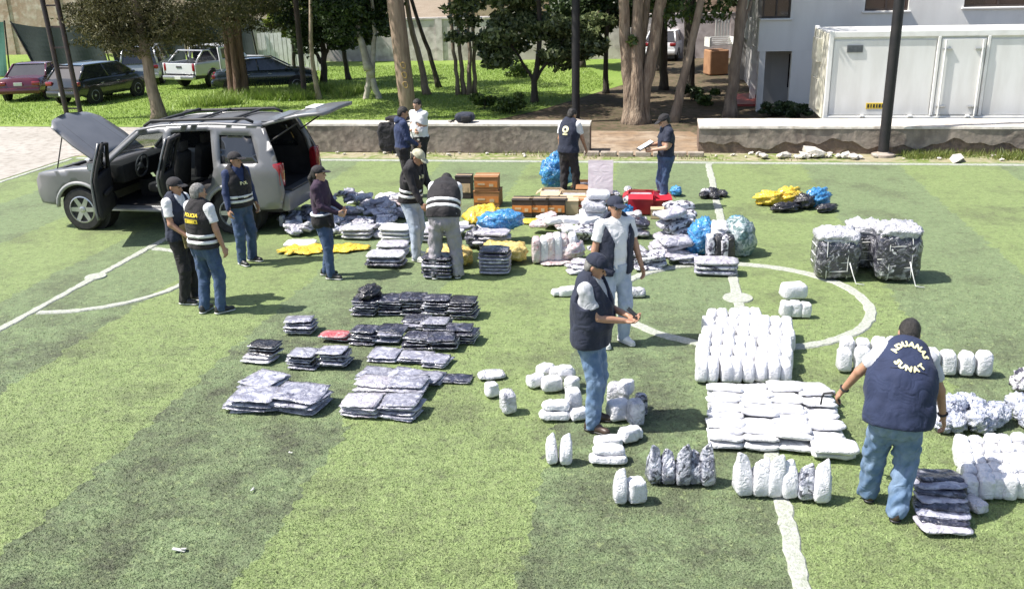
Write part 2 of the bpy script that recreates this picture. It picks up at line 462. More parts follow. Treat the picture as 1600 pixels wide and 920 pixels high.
# --- lawn grass and weeds
M['grass_blade'] = leaf_mat('lawn_grass_blade', (.18, .28, .05), (.29, .385, .085), .5, .3)
M['dry_blade'] = leaf_mat('verge_grass_blade', (.12, .19, .03), (.26, .27, .08), .5, .3)
def in_poly(X, Y, poly):
    ins = np.zeros(len(X), bool); n = len(poly)
    for i in range(n):
        x1, y1 = poly[i][0], poly[i][1]; x2, y2 = poly[i - 1][0], poly[i - 1][1]
        c = ((y1 > Y) != (y2 > Y)) & (X < (x2 - x1) * (Y - y1) / (y2 - y1 + 1e-12) + x1)
        ins ^= c
    return ins
def patch(name, label, cat, poly, n, h, w, mat, clump=0.0):
    P = np.array([[p[0], p[1]] for p in poly]); lo, hi = P.min(0), P.max(0)
    X = NR.uniform(lo[0], hi[0], n * 2); Y = NR.uniform(lo[1], hi[1], n * 2)
    k = in_poly(X, Y, P)
    if clump:
        k &= (np.sin(X * 2.3 + np.sin(Y * 1.7) * 2) + np.sin(Y * 2.9 + X) + NR.normal(0, .6, len(X))) > clump
    X, Y = X[k][:n], Y[k][:n]
    o = blades(name, X, Y, np.zeros_like(X) - .01, NR.uniform(h * .4, h, len(X)), NR.uniform(w * .6, w * 1.3, len(X)), mat, .5)
    return tag(o, label, cat, kind='stuff')
patch('lawn_grass', 'bright green rough lawn grass behind the low wall and around the parked cars', 'grass',
      [AB(-30, 14.6), AB(-13.8, 14.2), AB(-11.0, 11.4), AB(-8.4, 11.4), AB(-7.2, 13.2), AB(-5, 17.5), AB(-2.8, 24), AB(-5, 33), AB(-30, 30)], 90000, .085, .03, M['grass_blade'])
patch('tall_lawn_weeds', 'tall tufted weeds growing round the tree trunks on the lawn', 'weeds',
      [AB(-17.5, 17.2), AB(-15, 19), AB(-12, 20.5), AB(-12, 23), AB(-16.5, 21.8)], 14000, .45, .04, M['grass_blade'], .2)
patch('verge_weeds', 'patchy green weeds along the foot of the low walls', 'weeds',
      [AB(-12, 9.5), AB(20, 9.5), AB(20, 10.3), AB(-12, 10.3)], 16000, .14, .02, M['dry_blade'], .75)
patch('wall_foot_weeds', 'green weed tufts along the foot of the right low wall', 'weeds',
      [AB(4.3, 9.75), AB(8.2, 9.75), AB(8.2, 10.32), AB(4.3, 10.32)], 4000, .20, .020, M['dry_blade'], .2)

# --- low walls along the far side of the pitch
M['plaster'] = ground_mat('stained_wall_plaster', (.25, .215, .185), (.175, .145, .125), (.33, .28, .235), 1.4, 6, .6)
M['wall_core'] = ground_mat('weathered_wall_core', (.19, .135, .105), (.13, .10, .085), (.26, .19, .145), 2.0, 9, .9)
M['cap'] = ground_mat('sunbleached_wall_cap', (.66, .62, .56), (.54, .50, .45), (.42, .38, .33), 1.2, 6, .5)
def jag(x, k): return .5 * math.sin(x * 2.1 + k) + .3 * math.sin(x * 5.3 + 2 * k) + .2 * math.sin(x * 11.7 + k * 3)
def low_wall(label, a0, a1, b0, b1, h, base, amp, k):
    o = empty('low_wall', AB((a0 + a1) / 2, (b0 + b1) / 2), 0, label, 'wall', 'low walls along the far side of the pitch')
    inv = Matrix.Translation(-o.location)
    def put(mb, nm, mat, **kw):
        mb.v = [tuple(Vector(v) - o.location) for v in mb.v]
        return mb.build(nm, mat, o, **kw)
    m = MB(); slabbox(m, a0, a1, b0 + .03, b1, -.05, h - .06); put(m, 'wall_core', M['wall_core'])
    # plaster skin in front: a jagged lower edge where it has come away
    m = MB(); n = int((a1 - a0) / .07); rows = []
    for i in range(n + 1):
        a = a0 + (a1 - a0) * i / n
        z0 = max(0.0, base + amp * jag(a, k) + RNG.uniform(-.012, .012))
        bulge = .004 * math.sin(a * 3.1) + RNG.uniform(-.002, .002)
        rows.append([AB(a, b0 + bulge, h - .062), AB(a, b0 + bulge, (z0 + h) / 2), AB(a, b0 - .008 + bulge, z0), AB(a, b0 + .034, z0 - .01)])
    V = [v for r in rows for v in r]; Fs = [(i * 4 + j, (i + 1) * 4 + j, (i + 1) * 4 + j + 1, i * 4 + j + 1) for i in range(n) for j in range(3)]
    m.add(V, Fs); put(m, 'plaster', M['plaster'])
    m = MB(); n = int((a1 - a0) / .25)
    top = []
    for i in range(n + 1):
        a = a0 - .01 + (a1 - a0 + .02) * i / n
        e1, e2 = RNG.uniform(-.014, .014), RNG.uniform(-.012, .012)
        top.append([AB(a, b0 - .015 + e1, h - .060), AB(a, b0 - .005 + e1, h - .008 + e2 * .3), AB(a, b0 + .05, h + e2 * .4), AB(a, b1 - .02, h + e2 * .3), AB(a, b1 + .01, h - .06)])
    V = [v for r in top for v in r]
    Fs = [(i * 5 + j, (i + 1) * 5 + j, (i + 1) * 5 + j + 1, i * 5 + j + 1) for i in range(n) for j in range(4)] + [(0, 1, 2, 3, 4), tuple(n * 5 + j for j in (4, 3, 2, 1, 0))]
    Fs += [(i * 5 + 4, (i + 1) * 5 + 4, (i + 1) * 5, i * 5) for i in range(n)]
    m.add(V, Fs); put(m, 'wall_cap', M['cap'])
    return o
low_wall('long brown stained low wall with pale top behind the silver car and standing men', -9.7, -2.72, 10.25, 10.80, .70, -.02, .06, 1.0)
low_wall('grey low wall with cracked plaster and wide white top in front of container', -.18, 14.0, 10.38, 11.55, .63, .22, .16, 2.2)

# steps and kerb stones across the gap between the walls
M['kerb'] = pm('kerb_stone', (.40, .345, .29), (.29, .24, .195), 5, rough=.9, bump=.5, bscale=25)
kerb = empty('stone_kerb', AB(-1.45, 9.95), YAW, 'row of worn kerb stones across the gap between the low walls', 'kerb')
for i in range(7):
    m = MB(); m.rbox((-1.2 + i * .40, RNG.uniform(-.02, .02), .045), (.38 - RNG.uniform(0, .04), .16, .12), .02); m.build('stone', M['kerb'], kerb)

# rubble at the foot of the right wall
M['rubble'] = pm('broken_plaster_rubble', (.66, .62, .56), (.45, .41, .36), 6, rough=.95, bump=.4, bscale=30)
RUB = []
for i in range(5):
    m = MB(); m.ico((0, 0, 0), (1, .8, .5), 1, noise=.28); RUB.append(m.mesh('rubble_stone', M['rubble']))
def rubble(a, b, s, label, group):
    z = s * .42
    o = link('rubble_stone', RNG.choice(RUB), None, AB(a, b, z), (RNG.uniform(-.3, .3), RNG.uniform(-.3, .3), RNG.uniform(0, 6)), (s, s * RNG.uniform(.7, 1.1), s * RNG.uniform(.7, 1)))
    return tag(o, label, 'rubble', group)
for i in range(30):
    rubble(RNG.gauss(2.4, .55), RNG.uniform(9.75, 10.25), RNG.uniform(.06, .16), 'pale broken plaster lump in the rubble heap below wall crack', 'rubble heap at the right wall')
for i in range(26):
    rubble(RNG.uniform(-.1, 8.0), RNG.uniform(9.6, 10.3), RNG.uniform(.03, .08), 'small pale stone scattered along the foot of right low wall', 'scattered stones at the right wall')
for i in range(22):
    rubble(RNG.uniform(-9.0, -2.9), RNG.uniform(9.75, 10.15), RNG.uniform(.03, .075), 'small pale stone scattered along the foot of left low wall', 'scattered stones at the left wall')
tag(rubble(2.35, 9.95, .30, 'largest white plaster slab on top of rubble heap', None), 'largest white plaster slab on top of rubble heap')
o = rubble(5.35, 9.68, .26, 'flat white stone slab lying among weeds by the black pole', None); o.scale = (.42, .2, .12); o.location.z = .05

# --- white container on blocks behind the right wall
M['reefer'] = pm('white_container_panel', (.78, .775, .755), (.64, .63, .60), 2.2, 6, .45, bump=.05, bscale=9, stretch=(1.6, 1, .35), lo=.40, hi=.78)
M['reefer_trim'] = pm('white_container_trim', (.82, .815, .79), (.73, .72, .69), 4, 4, .45)
M['reefer_end'] = pm('grubby_cream_paint', (.74, .72, .62), (.55, .53, .43), 3, 5, .6)
M['chrome'] = pm('galvanised_steel', (.62, .62, .62), (.5, .5, .5), 12, 3, .35, metal=.8)
M['black'] = pm('black_rubber', (.018, .018, .02), (.03, .03, .03), 9, 3, .6)
M['vent'] = pm('grey_vent_grille', (.16, .17, .18), (.11, .12, .13), 14, 3, .5)
M['yellow_sticker'] = pm('yellow_sticker', (.72, .52, .05), (.62, .45, .05), 8, 3, .5)
M['timber'] = pm('weathered_timber', (.20, .14, .09), (.12, .085, .055), 6, 4, .85, stretch=(1, 1, 6))
CT = empty('white_container', AB(2.83, 12.0, 0), YAW, 'white refrigerated container with side door behind the right low wall', 'container')
CL, CW, CZ0, CZ1 = 12.0, 2.3, .50, 2.60
m = MB(); m.box((CL / 2, CW / 2, (CZ0 + CZ1) / 2), (CL - .06, CW - .06, CZ1 - CZ0 - .06)); m.build('box_body', M['reefer'], CT)
pz = [(.07, 1.02), (1.08, 1.42), (1.48, 2.72)]
for i, (x0, x1) in enumerate([(.12, 2.42), (3.62, 5.9), (5.98, 8.4), (8.48, 11.8)]):
    m = MB(); m.rbox(((x0 + x1) / 2, .012, (CZ0 + CZ1) / 2 - .03), (x1 - x0, .03, CZ1 - CZ0 - .36), .008); m.build('side_panel', M['reefer'], CT)
for nm, c, d in (('top_rail', (CL / 2, .01, CZ1 - .07), (CL, .10, .14)), ('bottom_rail', (CL / 2, .01, CZ0 + .06), (CL, .10, .12)),
                 ('corner_post', (.05, .012, (CZ0 + CZ1) / 2), (.11, .11, CZ1 - CZ0 + .02))):
    m = MB(); m.rbox(c, d, .015); m.build(nm, M['reefer_trim'], CT)
m = MB(); m.rbox((.05, CW - .03, (CZ0 + CZ1) / 2), (.11, .11, CZ1 - CZ0 + .02), .015); m.build('corner_post', M['reefer_trim'], CT)
m = MB(); m.box((-.008, CW / 2, (CZ0 + CZ1) / 2), (.03, CW - .2, CZ1 - CZ0 - .1)); m.build('end_panel', M['reefer_end'], CT)
m = MB()
m.box((-.06, CW * .55, CZ1 - .5), (.12, .9, .55)); m.box((-.04, CW * .5, CZ0 + .55), (.08, 1.3, .7)); m.build('cooling_unit', M['reefer_end'], CT)
dr = MB(); dr.rbox((3.02, -.004, (CZ0 + CZ1) / 2 - .02), (.98, .05, CZ1 - CZ0 - .34), .012); door = dr.build('door', M['reefer'], CT)
for x in (2.62, 3.44):
    m = MB(); m.tube([(x, -.07, CZ0 + .12), (x, -.07, CZ1 - .22)], .022, 8); m.build('lock_rod', M['reefer_trim'], door)
    for z in (CZ0 + .35, CZ1 - .42):
        m = MB(); m.rbox((x + (.05 if x < 3 else -.06), -.055, z), (.2, .05, .045), .01); m.build('hinge', M['chrome'], door)
m = MB(); m.rbox((2.48, -.01, (CZ0 + CZ1) / 2), (.07, .07, CZ1 - CZ0 - .26), .012); m.build('door_post', M['reefer_trim'], CT)
m = MB(); m.rbox((3.57, -.01, (CZ0 + CZ1) / 2), (.07, .07, CZ1 - CZ0 - .26), .012); m.build('door_post', M['reefer_trim'], CT)
m = MB(); m.box((.60, -.012, CZ1 - .40), (.36, .03, .17))
for k in range(5): m.box((.60, -.030, CZ1 - .46 + k * .03), (.33, .012, .012))
m.build('vent', M['vent'], CT)
stk = MB(); stk.box((1.20, -.0075, CZ0 + .36), (.44, .012, .14)); stk = stk.build('number_plate', M['yellow_sticker'], CT)
M['print_black'] = pm('black_print', (.012, .012, .012), None, rough=.5)
tx = MB()
for k, ww in enumerate((.05, .03, .05, .04, .06, .05)): tx.box((1.03 + k * .066, -.0150, CZ0 + .36), (ww * .8, .004, .085))
tx.build('plate_characters', M['print_black'], stk)
for x in (.9, 2.0, 3.3):
    m = MB(); m.rbox((x, -.06, CZ0 + .12), (.10, .06, .06), .012); m.build('bracket', M['reefer_trim'], CT)
for x in (.4, 4.0, 8.0, 11.6):
    m = MB()
    for k in range(3): m.box((x, CW / 2, .085 + k * .165), (.3, CW - .1, .16), RNG.uniform(-.03, .03))
    m.build('support_block', M['timber'], CT)

# --- white two-storey building behind
M['bld_white'] = pm('white_painted_render', (.77, .76, .73), (.62, .605, .575), 1.1, 6, .8, bump=.15, bscale=30, stretch=(1.3, 1, .4), lo=.42, hi=.80)
M['bld_shade_grey'] = pm('shade_grey_render', (.44, .43, .42), (.36, .35, .34), 1.0, 5, .85, bump=.15, bscale=30)  # shaded sides of the white walls, their shade put into a grey tone
M['glass_dark'] = pm('dark_window_glass', (.018, .015, .015), (.05, .03, .028), .9, 3, .07, coat=.6)
M['frame_brown'] = pm('dark_window_frame', (.045, .032, .028), None, rough=.5)
M['red_floor'] = pm('polished_red_floor', (.34, .06, .05), (.25, .05, .04), 3, 4, .4)
BL = empty('white_building', AB(1.72, 17.0), YAW, 'white two-storey building with dark windows behind the container', 'building')
W_ = 14.0; D_ = 8.5; ZL = 1.74; ZT = 6.6
def facade(mb, x0, x1, z0, z1, holes, y, th, m=0):
    """front wall with real openings, built as a grid of blocks round the holes"""
    xs = sorted({x0, x1, *[h[0] for h in holes], *[h[1] for h in holes]}); zs = sorted({z0, z1, *[h[2] for h in holes], *[h[3] for h in holes]})
    for i in range(len(xs) - 1):
        for j in range(len(zs) - 1):
            cx, cz = (xs[i] + xs[i + 1]) / 2, (zs[j] + zs[j + 1]) / 2
            if any(h[0] < cx < h[1] and h[2] < cz < h[3] for h in holes): continue
            mb.box((cx, y + th / 2, cz), (xs[i + 1] - xs[i], th, zs[j + 1] - zs[j]), 0, m)
FH = [(-.05, .80, 2.66, 4.2), (2.82, 4.0, 2.82, 4.3), (5.46, 8.2, 2.88, 4.3), (9.4, 11.4, 2.88, 4.3)]
m = MB(); facade(m, 0, W_, ZL, ZT, FH, 0, .25); m.build('upper_facade', M['bld_white'], BL)
m = MB(); facade(m, .92, W_, -.05, ZL - .003, [], 0, .25); m.build('lower_facade', M['bld_white'], BL)
SH = [(.0, .9, 2.66, 4.2)]
m = MB(); Rq = Matrix.Rotation(math.pi / 2, 3, 'Z')
ms = MB(); facade(ms, .25, D_, ZL, ZT, [(.25, 1.3, 2.66, 4.2), (3.2, 4.2, 2.5, 4.0)], 0, .22)
ms.v = [tuple(Vector((.22 - v[1], v[0], v[2]))) for v in ms.v]
ms.build('upper_side_wall', M['bld_shade_grey'], BL)
m = MB(); m.box((W_ / 2, D_ / 2, ZL + .08), (W_ - .5, D_ - .5, .12)); m.build('floor_slab', M['bld_shade_grey'], BL)
m = MB(); m.box((W_ / 2, D_ / 2, ZT + .1), (W_ + .4, D_ + .4, .2)); m.build('roof', M['bld_white'], BL)
m = MB(); m.box((W_ / 2, D_ - .1, ZT / 2), (W_, .2, ZT)); m.box((W_ - .1, D_ / 2, ZT / 2), (.2, D_ - .4, ZT)); m.build('rear_walls', M['bld_shade_grey'], BL)
m = MB(); facade(m, 1.25, D_, -.05, ZL + .02, [(2.1, 3.0, -.06, 1.62)], 0, .2); m.v = [tuple(Vector((.5 - v[1], v[0], v[2]))) for v in m.v]; m.build('porch_side_wall', M['bld_shade_grey'], BL)
m = MB(); facade(m, .5, 2.6, -.05, ZL + .02, [(1.0, 1.5, .55, 1.55)], 1.25, .15); m.build('porch_back_wall', M['bld_shade_grey'], BL)
m = MB(); m.box((1.25, 1.33, 1.05), (.5, .04, 1.0)); m.build('porch_window', M['glass_dark'], BL)
m = MB(); m.box((.09, .12, ZL / 2), (.17, .22, ZL)); m.build('column', M['bld_white'], BL)
m = MB(); m.box((.1, 2.6, ZL / 2), (.17, .2, ZL)); m.build('column', M['bld_white'], BL)
m = MB(); m.box((-.12, 2.5, .02), (1.05, 2.6, .08)); m.build('porch_floor', M['red_floor'], BL)
for (x0, x1, z0, z1) in FH:
    x0 = max(x0, .02)
    w = MB(); w.box(((x0 + x1) / 2, .16, (z0 + z1) / 2), (x1 - x0, .03, z1 - z0)); w = w.build('window', M['glass_dark'], BL)
    f = MB()
    for z in (z0 + .025, z1 - .025): f.box(((x0 + x1) / 2, .12, z), (x1 - x0, .06, .05))
    nm = max(2, int((x1 - x0) / .9))
    for k in range(nm + 1): f.box((x0 + .025 + (x1 - x0 - .05) * k / nm, .12, (z0 + z1) / 2), (.045, .058, z1 - z0 - .1))
    f.build('frame', M['frame_brown'], w)
    s = MB(); s.rbox(((x0 + x1) / 2, -.015, z0 - .03), (x1 - x0 + .12, .12, .05), .01); s.build('sill', M['bld_white'], w)
w = MB(); w.box((.12, .78, 3.43), (.03, 1.0, 1.5)); w.build('window', M['glass_dark'], BL)
m = MB(); facade(m, 1.5, 4.2, ZL, 2.55, [], 0, .2)

# --- poles
M['pole_black'] = pm('black_painted_steel', (.010, .010, .013), (.022, .020, .021), 5, 4, .6)
M['pole_rust'] = pm('dark_rusty_steel', (.025, .021, .022), (.055, .035, .03), 4, 4, .6)
M['pole_wood'] = pm('weathered_pole_timber', (.34, .25, .185), (.22, .155, .115), 4, 5, .85, bump=.5, bscale=14, stretch=(4, 4, .6))
def pole(name, label, p, r, h, mat, lean=(0, 0), foot=True, cat='pole'):
    o = empty(name, p, 0, label, cat)
    m = MB(); m.tube([(0, 0, -.1), (lean[0] * .5, lean[1] * .5, h / 2), (lean[0], lean[1], h)], [r, r * .97, r * .9], 14); m.build('shaft', mat, o, 'auto')
    if foot:
        m = MB(); m.lathe((0, 0, 0), [(r * 2.2, -.02), (r * 2.2, .05), (r * 1.3, .07), (r * 1.02, .10)], 16); m.build('base', M['kerb'], o, 'auto')
    return o
pole('lamp_post', 'thick black steel post in front of white container', AB(3.9, 10.14), .115, 8.5, M['pole_black'])
pole('lamp_post', 'black steel post behind the man in emblem vest', AB(-3.48, 15.1), .115, 8.5, M['pole_black'])
pole('lamp_post', 'slim dark post beside thin tree trunk behind the open tailgate', AB(-13.75, 20.7), .10, 8.5, M['pole_rust'])
up = pole('timber_pole', 'thick pale timber pole rising behind the two chatting men', AB(-8.56, 15.7), .25, 9, M['pole_wood'], (-.55, .0), False)
M['pole_paint'] = pm('faded_yellow_paint', (.52, .34, .10), (.35, .24, .12), 12, 4, .8)
for k, zz in enumerate((1.02, 1.30, 1.58)):
    m = MB()
    pts = [(-.55 * zz / 9 + .245 * math.sin(t * .9) * .28 + .03, -.238 + .0, zz + .085 * math.cos(t)) for t in np.linspace(0, 2 * math.pi, 13)[:-1]]
    m.tube(pts, .018, 6, closed=True); m.build('painted_mark', M['pole_paint'], up)
# lattice mast
mast = empty('lattice_mast', AB(-19.36, 15.4), YAW, 'dark ladder-like steel mast in front of the parked cars', 'mast')
for s in (-1, 1):
    m = MB(); m.tube([(s * .24, 0, -.1), (s * .24 - .12, 0, 3), (s * .24 - .4, 0, 9)], .075, 10); m.build('upright', M['pole_rust'], mast, 'auto')
for k in range(14):
    z = .35 + k * .62; m = MB(); m.box((-.4 * z / 9, 0, z), (.42, .05, .05)); m.build('rung', M['pole_rust'], mast)

# --- far walls
M['far_white'] = ground_mat('old_whitewashed_wall', (.64, .58, .57), (.50, .45, .44), (.38, .33, .32), .7, 3, .4)
M['adobe'] = ground_mat('adobe_wall', (.36, .25, .18), (.44, .33, .25), (.25, .17, .12), .5, 3, .5)
M['far_tan'] = ground_mat('faded_brick_wall', (.46, .36, .30), (.38, .27, .21), (.55, .47, .41), .5, 3, .5)
def yard_wall(label, a0, a1, b, h, mat, th=.3, cap=None):
    o = empty('yard_wall', AB((a0 + a1) / 2, b), YAW, label, 'wall')
    m = MB(); m.box((0, 0, h / 2 - .05), (a1 - a0, th, h + .1)); m.build('wall_body', mat, o)
    m = MB(); m.box((0, 0, h + .05), (a1 - a0 + .02, th + .12, .09)); m.build('coping', cap or mat, o)
    n = int((a1 - a0) / 3.2)
    for i in range(n + 1):
        m = MB(); m.box((-(a1 - a0) / 2 + (a1 - a0) * i / n, -.02, h / 2 - .04), (.34, th + .08, h + .08)); m.build('pier', mat, o)
    return o
yard_wall('old whitewashed yard wall behind the garden trees', -22.5, 2.2, 34.6, 1.95, M['far_white'])
yard_wall('tall brown adobe wall far behind the garden', -14.0, 30, 47.0, 5.5, M['adobe'])
yard_wall('faded pinkish brick wall far behind the shade nets', -60, -16.0, 41.0, 4.6, M['far_tan'])
fence = empty('picket_fence', AB(-19.3, 30.0), YAW, 'white board fence beside the dark car at garden edge', 'fence')
M['white_paint'] = pm('white_gloss_paint', (.72, .72, .70), (.58, .58, .55), 4, 4, .6)
for i in range(16):
    m = MB(); m.box((i * .2, RNG.uniform(-.01, .01), .85), (.17, .03, 1.7 + RNG.uniform(-.05, .05))); m.build('board', M['white_paint'], fence)
for z in (.4, 1.3):
    m = MB(); m.box((1.5, .035, z), (3.2, .04, .09)); m.build('rail', M['white_paint'], fence)

# --- shade nets strung behind the cars
M['net_dark'] = pm('dark_green_shade_net', (.013, .022, .022), (.022, .034, .034), 1.2, 3, .8, bump=.2, bscale=50)
M['net_teal'] = pm('teal_shade_net', (.035, .115, .095), (.05, .145, .12), 1.0, 3, .8)
def net(label, top, bottom, mat, sag=.25, folds=.06):
    nU, nV = 26, 10
    T = [Vector(p) for p in top]; Bt = [Vector(p) for p in bottom]
    V = []; Fs = []
    for j in range(nV + 1):
        for i in range(nU + 1):
            u, v = i / nU, j / nV
            p = T[0].lerp(T[1], u).lerp(Bt[0].lerp(Bt[1], u), v)
            p = p + Vector((0, 0, -sag * 4 * u * (1 - u) * (1 - v))) + PB * (folds * math.sin(u * 15 + v * 3) * (.4 + v) + .12 * math.sin(u * 4))
            V.append(p)
    for j in range(nV):
        for i in range(nU):
            a = j * (nU + 1) + i; Fs.append((a, a + 1, a + nU + 2, a + nU + 1))
    c = (Bt[0] + Bt[1]) / 2
    o = empty('shade_net', c, 0, label, 'shade net', 'shade nets behind the parked cars')
    me = bpy.data.meshes.new('net_cloth'); me.from_pydata([v - c for v in V], [], Fs); me.materials.append(mat); me.update()
    cl = link('net_cloth', me, o); s = cl.modifiers.new('thick', 'SOLIDIFY'); s.thickness = .012
    for k in (0, 1):
        m = MB(); m.tube([Bt[k] - c + Vector((0, 0, -.05)), T[k] - c + Vector((0, 0, .05))], .035, 8); m.build('post', M['pole_rust'], o)
    return o
net('teal green shade net at the far left edge', [AB(-35.0, 28.2, 2.5), AB(-30.75, 28.4, 2.45)], [AB(-35.0, 28.2, .05), AB(-31.0, 28.4, .05)], M['net_teal'], .1)
net('dark green shade net with sagging top above the red car', [AB(-30.6, 28.6, 2.4), AB(-26.3, 28.6, 2.45)], [AB(-29.5, 28.4, .05), AB(-25.9, 28.6, .05)], M['net_dark'], .28)
net('dark shade net slanting down behind the silver parked car', [AB(-26.2, 28.9, 2.45), AB(-22.6, 29.4, 2.3)], [AB(-25.8, 28.9, .05), AB(-22.6, 29.4, .05)], M['net_dark'], .2)
net('dark shade net behind the white pickup cab', [AB(-22.4, 29.6, 2.7), AB(-19.6, 29.8, 2.5)], [AB(-22.4, 29.6, .05), AB(-19.3, 29.8, .05)], M['net_dark'], .1)

# --- trees
M['bark_cypress'] = pm('reddish_cypress_bark', (.20, .125, .085), (.115, .070, .05), 5, 5, .9, bump=1, bscale=9, stretch=(3, 3, .5), bdist=.05)
M['bark_grey'] = pm('grey_brown_bark', (.30, .235, .175), (.18, .135, .10), 4, 5, .9, bump=.9, bscale=8, stretch=(2.5, 2.5, .6), bdist=.05)
M['bark_pale'] = pm('pale_peeling_bark', (.42, .35, .27), (.26, .20, .15), 3, 5, .85, bump=.8, bscale=8, stretch=(2, 2, .7), bdist=.05)
M['bark_big'] = pm('tan_furrowed_bark', (.33, .255, .185), (.17, .12, .085), 5, 6, .9, bump=1, bscale=7, stretch=(2.5, 2.5, .5), bdist=.08)
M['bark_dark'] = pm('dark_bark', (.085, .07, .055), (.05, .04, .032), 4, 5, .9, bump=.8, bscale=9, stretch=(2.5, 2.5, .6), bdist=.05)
M['limewash'] = pm('limewashed_bark', (.55, .50, .45), (.38, .33, .28), 5, 5, .9, bump=.6, bscale=12)
M['leaf_cypress'] = leaf_mat('cypress_foliage', (.050, .056, .018), (.135, .122, .045), .65, .2)
M['leaf_dark'] = leaf_mat('dark_foliage', (.022, .044, .016), (.070, .110, .036), .45, .22)
M['leaf_gloss'] = leaf_mat('glossy_foliage', (.045, .075, .026), (.26, .30, .14), .2, .28)  # the paler leaf tone paints in sunlit glints
M['leaf_mid'] = leaf_mat('mid_green_foliage', (.045, .085, .02), (.11, .16, .035), .45, .3)
M['leaf_sunlit'] = leaf_mat('sun_toned_foliage', (.14, .20, .03), (.28, .32, .06), .45, .35)  # sunlight on a dark crown, put into the leaf colour
def crown_mesh(blobs, n, size, mat, aspect=.5, shell=.5, droop=0.0):
    """leaf faces through a set of ellipsoid clumps; more of them near each clump's skin"""
    w = np.array([b[1][0] * b[1][1] * b[1][2] for b in blobs]) ** .67; w /= w.sum()
    idx = NR.choice(len(blobs), n, p=w)
    C_ = np.array([b[0] for b in blobs])[idx]; R_ = np.array([b[1] for b in blobs])[idx]
    d = NR.normal(size=(n, 3)); d /= np.linalg.norm(d, axis=1)[:, None]
    rad = NR.random(n) ** (1 / (3 + 5 * shell))
    lump = 1 + .22 * np.sin(d[:, 0] * 6 + idx) * np.sin(d[:, 1] * 7 + 2 * idx) + .15 * np.sin(d[:, 2] * 9 + idx)
    P = C_ + d * R_ * (rad * lump)[:, None]
    nrm = NR.normal(size=(n, 3)) + d * .6; nrm /= np.linalg.norm(nrm, axis=1)[:, None]
    t = np.cross(nrm, NR.normal(size=(n, 3))); t[:, 2] -= droop; t /= np.linalg.norm(t, axis=1)[:, None]
    bvec = np.cross(nrm, t)
    s = NR.uniform(.6, 1.3, n) * size
    V = np.stack([P - t * s[:, None] * .5, P + bvec * (s * aspect * .5)[:, None] + nrm * (s * .08)[:, None], P + t * s[:, None] * .5, P - bvec * (s * aspect * .5)[:, None] + nrm * (s * .08)[:, None]], 1)
    return mesh_np('crown', V.reshape(-1, 3), np.arange(4 * n).reshape(n, 4), [mat], smooth=False)
def limb(m, pts, r0, r1, n=9, wob=.03):
    P = [Vector(p) for p in pts]; out = []; N = 10
    for i in range(N + 1):
        t = i / N * (len(P) - 1); k = min(int(t), len(P) - 2); q = P[k].lerp(P[k + 1], t - k)
        if 0 < i: q = q + Vector((RNG.uniform(-wob, wob), RNG.uniform(-wob, wob), 0))
        out.append(q)
    m.tube(out, [r0 + (r1 - r0) * (i / N) ** .8 + (r0 * .45 if i == 0 else r0 * .12 if i == 1 else 0) for i in range(N + 1)], n)
def tree(name, label, base, stems, bark, blobs=None, n=6000, size=.12, leaf=None, group='garden trees behind the low walls', aspect=.5, shell=.5, droop=0, wash=None, cat='tree', wob=.03):
    o = empty(name, base, 0, label, cat, group)
    m = MB()
    for pts, r0, r1 in stems: limb(m, pts, r0, r1, 12 if r0 > .15 else 8, wob)
    m.build('trunk', bark, o, True)
    if blobs: link('crown', crown_mesh(blobs, n, size, leaf, aspect, shell, droop), o)
    return o
def blobset(c, r, k, s=.45, seed=1):
    q = random.Random(seed); out = []
    for i in range(k):
        d = Vector((q.gauss(0, 1), q.gauss(0, 1), q.gauss(0, 1))); d.normalize(); f = q.random() ** .4
        out.append(((c[0] + d.x * r[0] * f, c[1] + d.y * r[1] * f, c[2] + d.z * r[2] * f), (r[0] * s * q.uniform(.6, 1.2), r[1] * s * q.uniform(.6, 1.2), r[2] * s * q.uniform(.5, 1.0))))
    return out
tree('cypress_tree', 'leaning cypress with slim brown trunk and low olive crown by the parked cars', AB(-16.5, 15.4),
     [([(0, 0, -.1), (-.06, 0, 1.0), (-.16, 0, 2.4), (-.3, .1, 6)], .22, .11), ([(-.25, 0, 1.9), (-1.5, .2, 3.0)], .08, .03), ([(-.3, 0, 2.0), (1.2, .3, 3.2)], .08, .03)], M['bark_grey'],
     blobset((-.2, .6, 3.9), (2.7, 1.9, 1.9), 26, .36, 3) + blobset((.6, .6, 2.75), (2.6, 1.3, .75), 14, .36, 4), 42000, .13, M['leaf_cypress'], aspect=.28, droop=.3)
tree('cypress_tree', 'thick fluted reddish cypress trunk beside the white pickup', AB(-16.4, 21.1),
     [([(0, 0, -.1), (0, 0, 1.5), (0, 0, 6)], .30, .18), ([(-.22, -.1, -.1), (-.24, -.1, 1.2), (-.1, 0, 4.5)], .17, .1), ([(.22, -.1, -.1), (.22, -.1, 1.2), (.2, 0, 4.5)], .18, .1), ([(.02, -.24, -.1), (0, -.22, 1.2), (0, -.1, 4)], .16, .1)], M['bark_cypress'],
     blobset((0, 0, 4.2), (2.6, 2.2, 1.7), 20, .38, 5) + blobset((-.5, 0, 2.75), (2.6, 1.2, .6), 8, .32, 6), 30000, .14, M['leaf_cypress'], aspect=.28, droop=.3)
tree('slim_tree', 'slim pale tree trunk next to dark post behind the tailgate', AB(-12.98, 20.1),
     [([(0, 0, -.1), (-.15, 0, 1.0), (-.05, 0, 3), (.1, 0, 6)], .10, .05)], M['bark_pale'], blobset((0, -2.6, 6.2), (3.0, 3.0, 1.4), 16, .4, 7), 13000, .16, M['leaf_dark'])  # high crown out of view, added forward of the trunk to shade the lawn
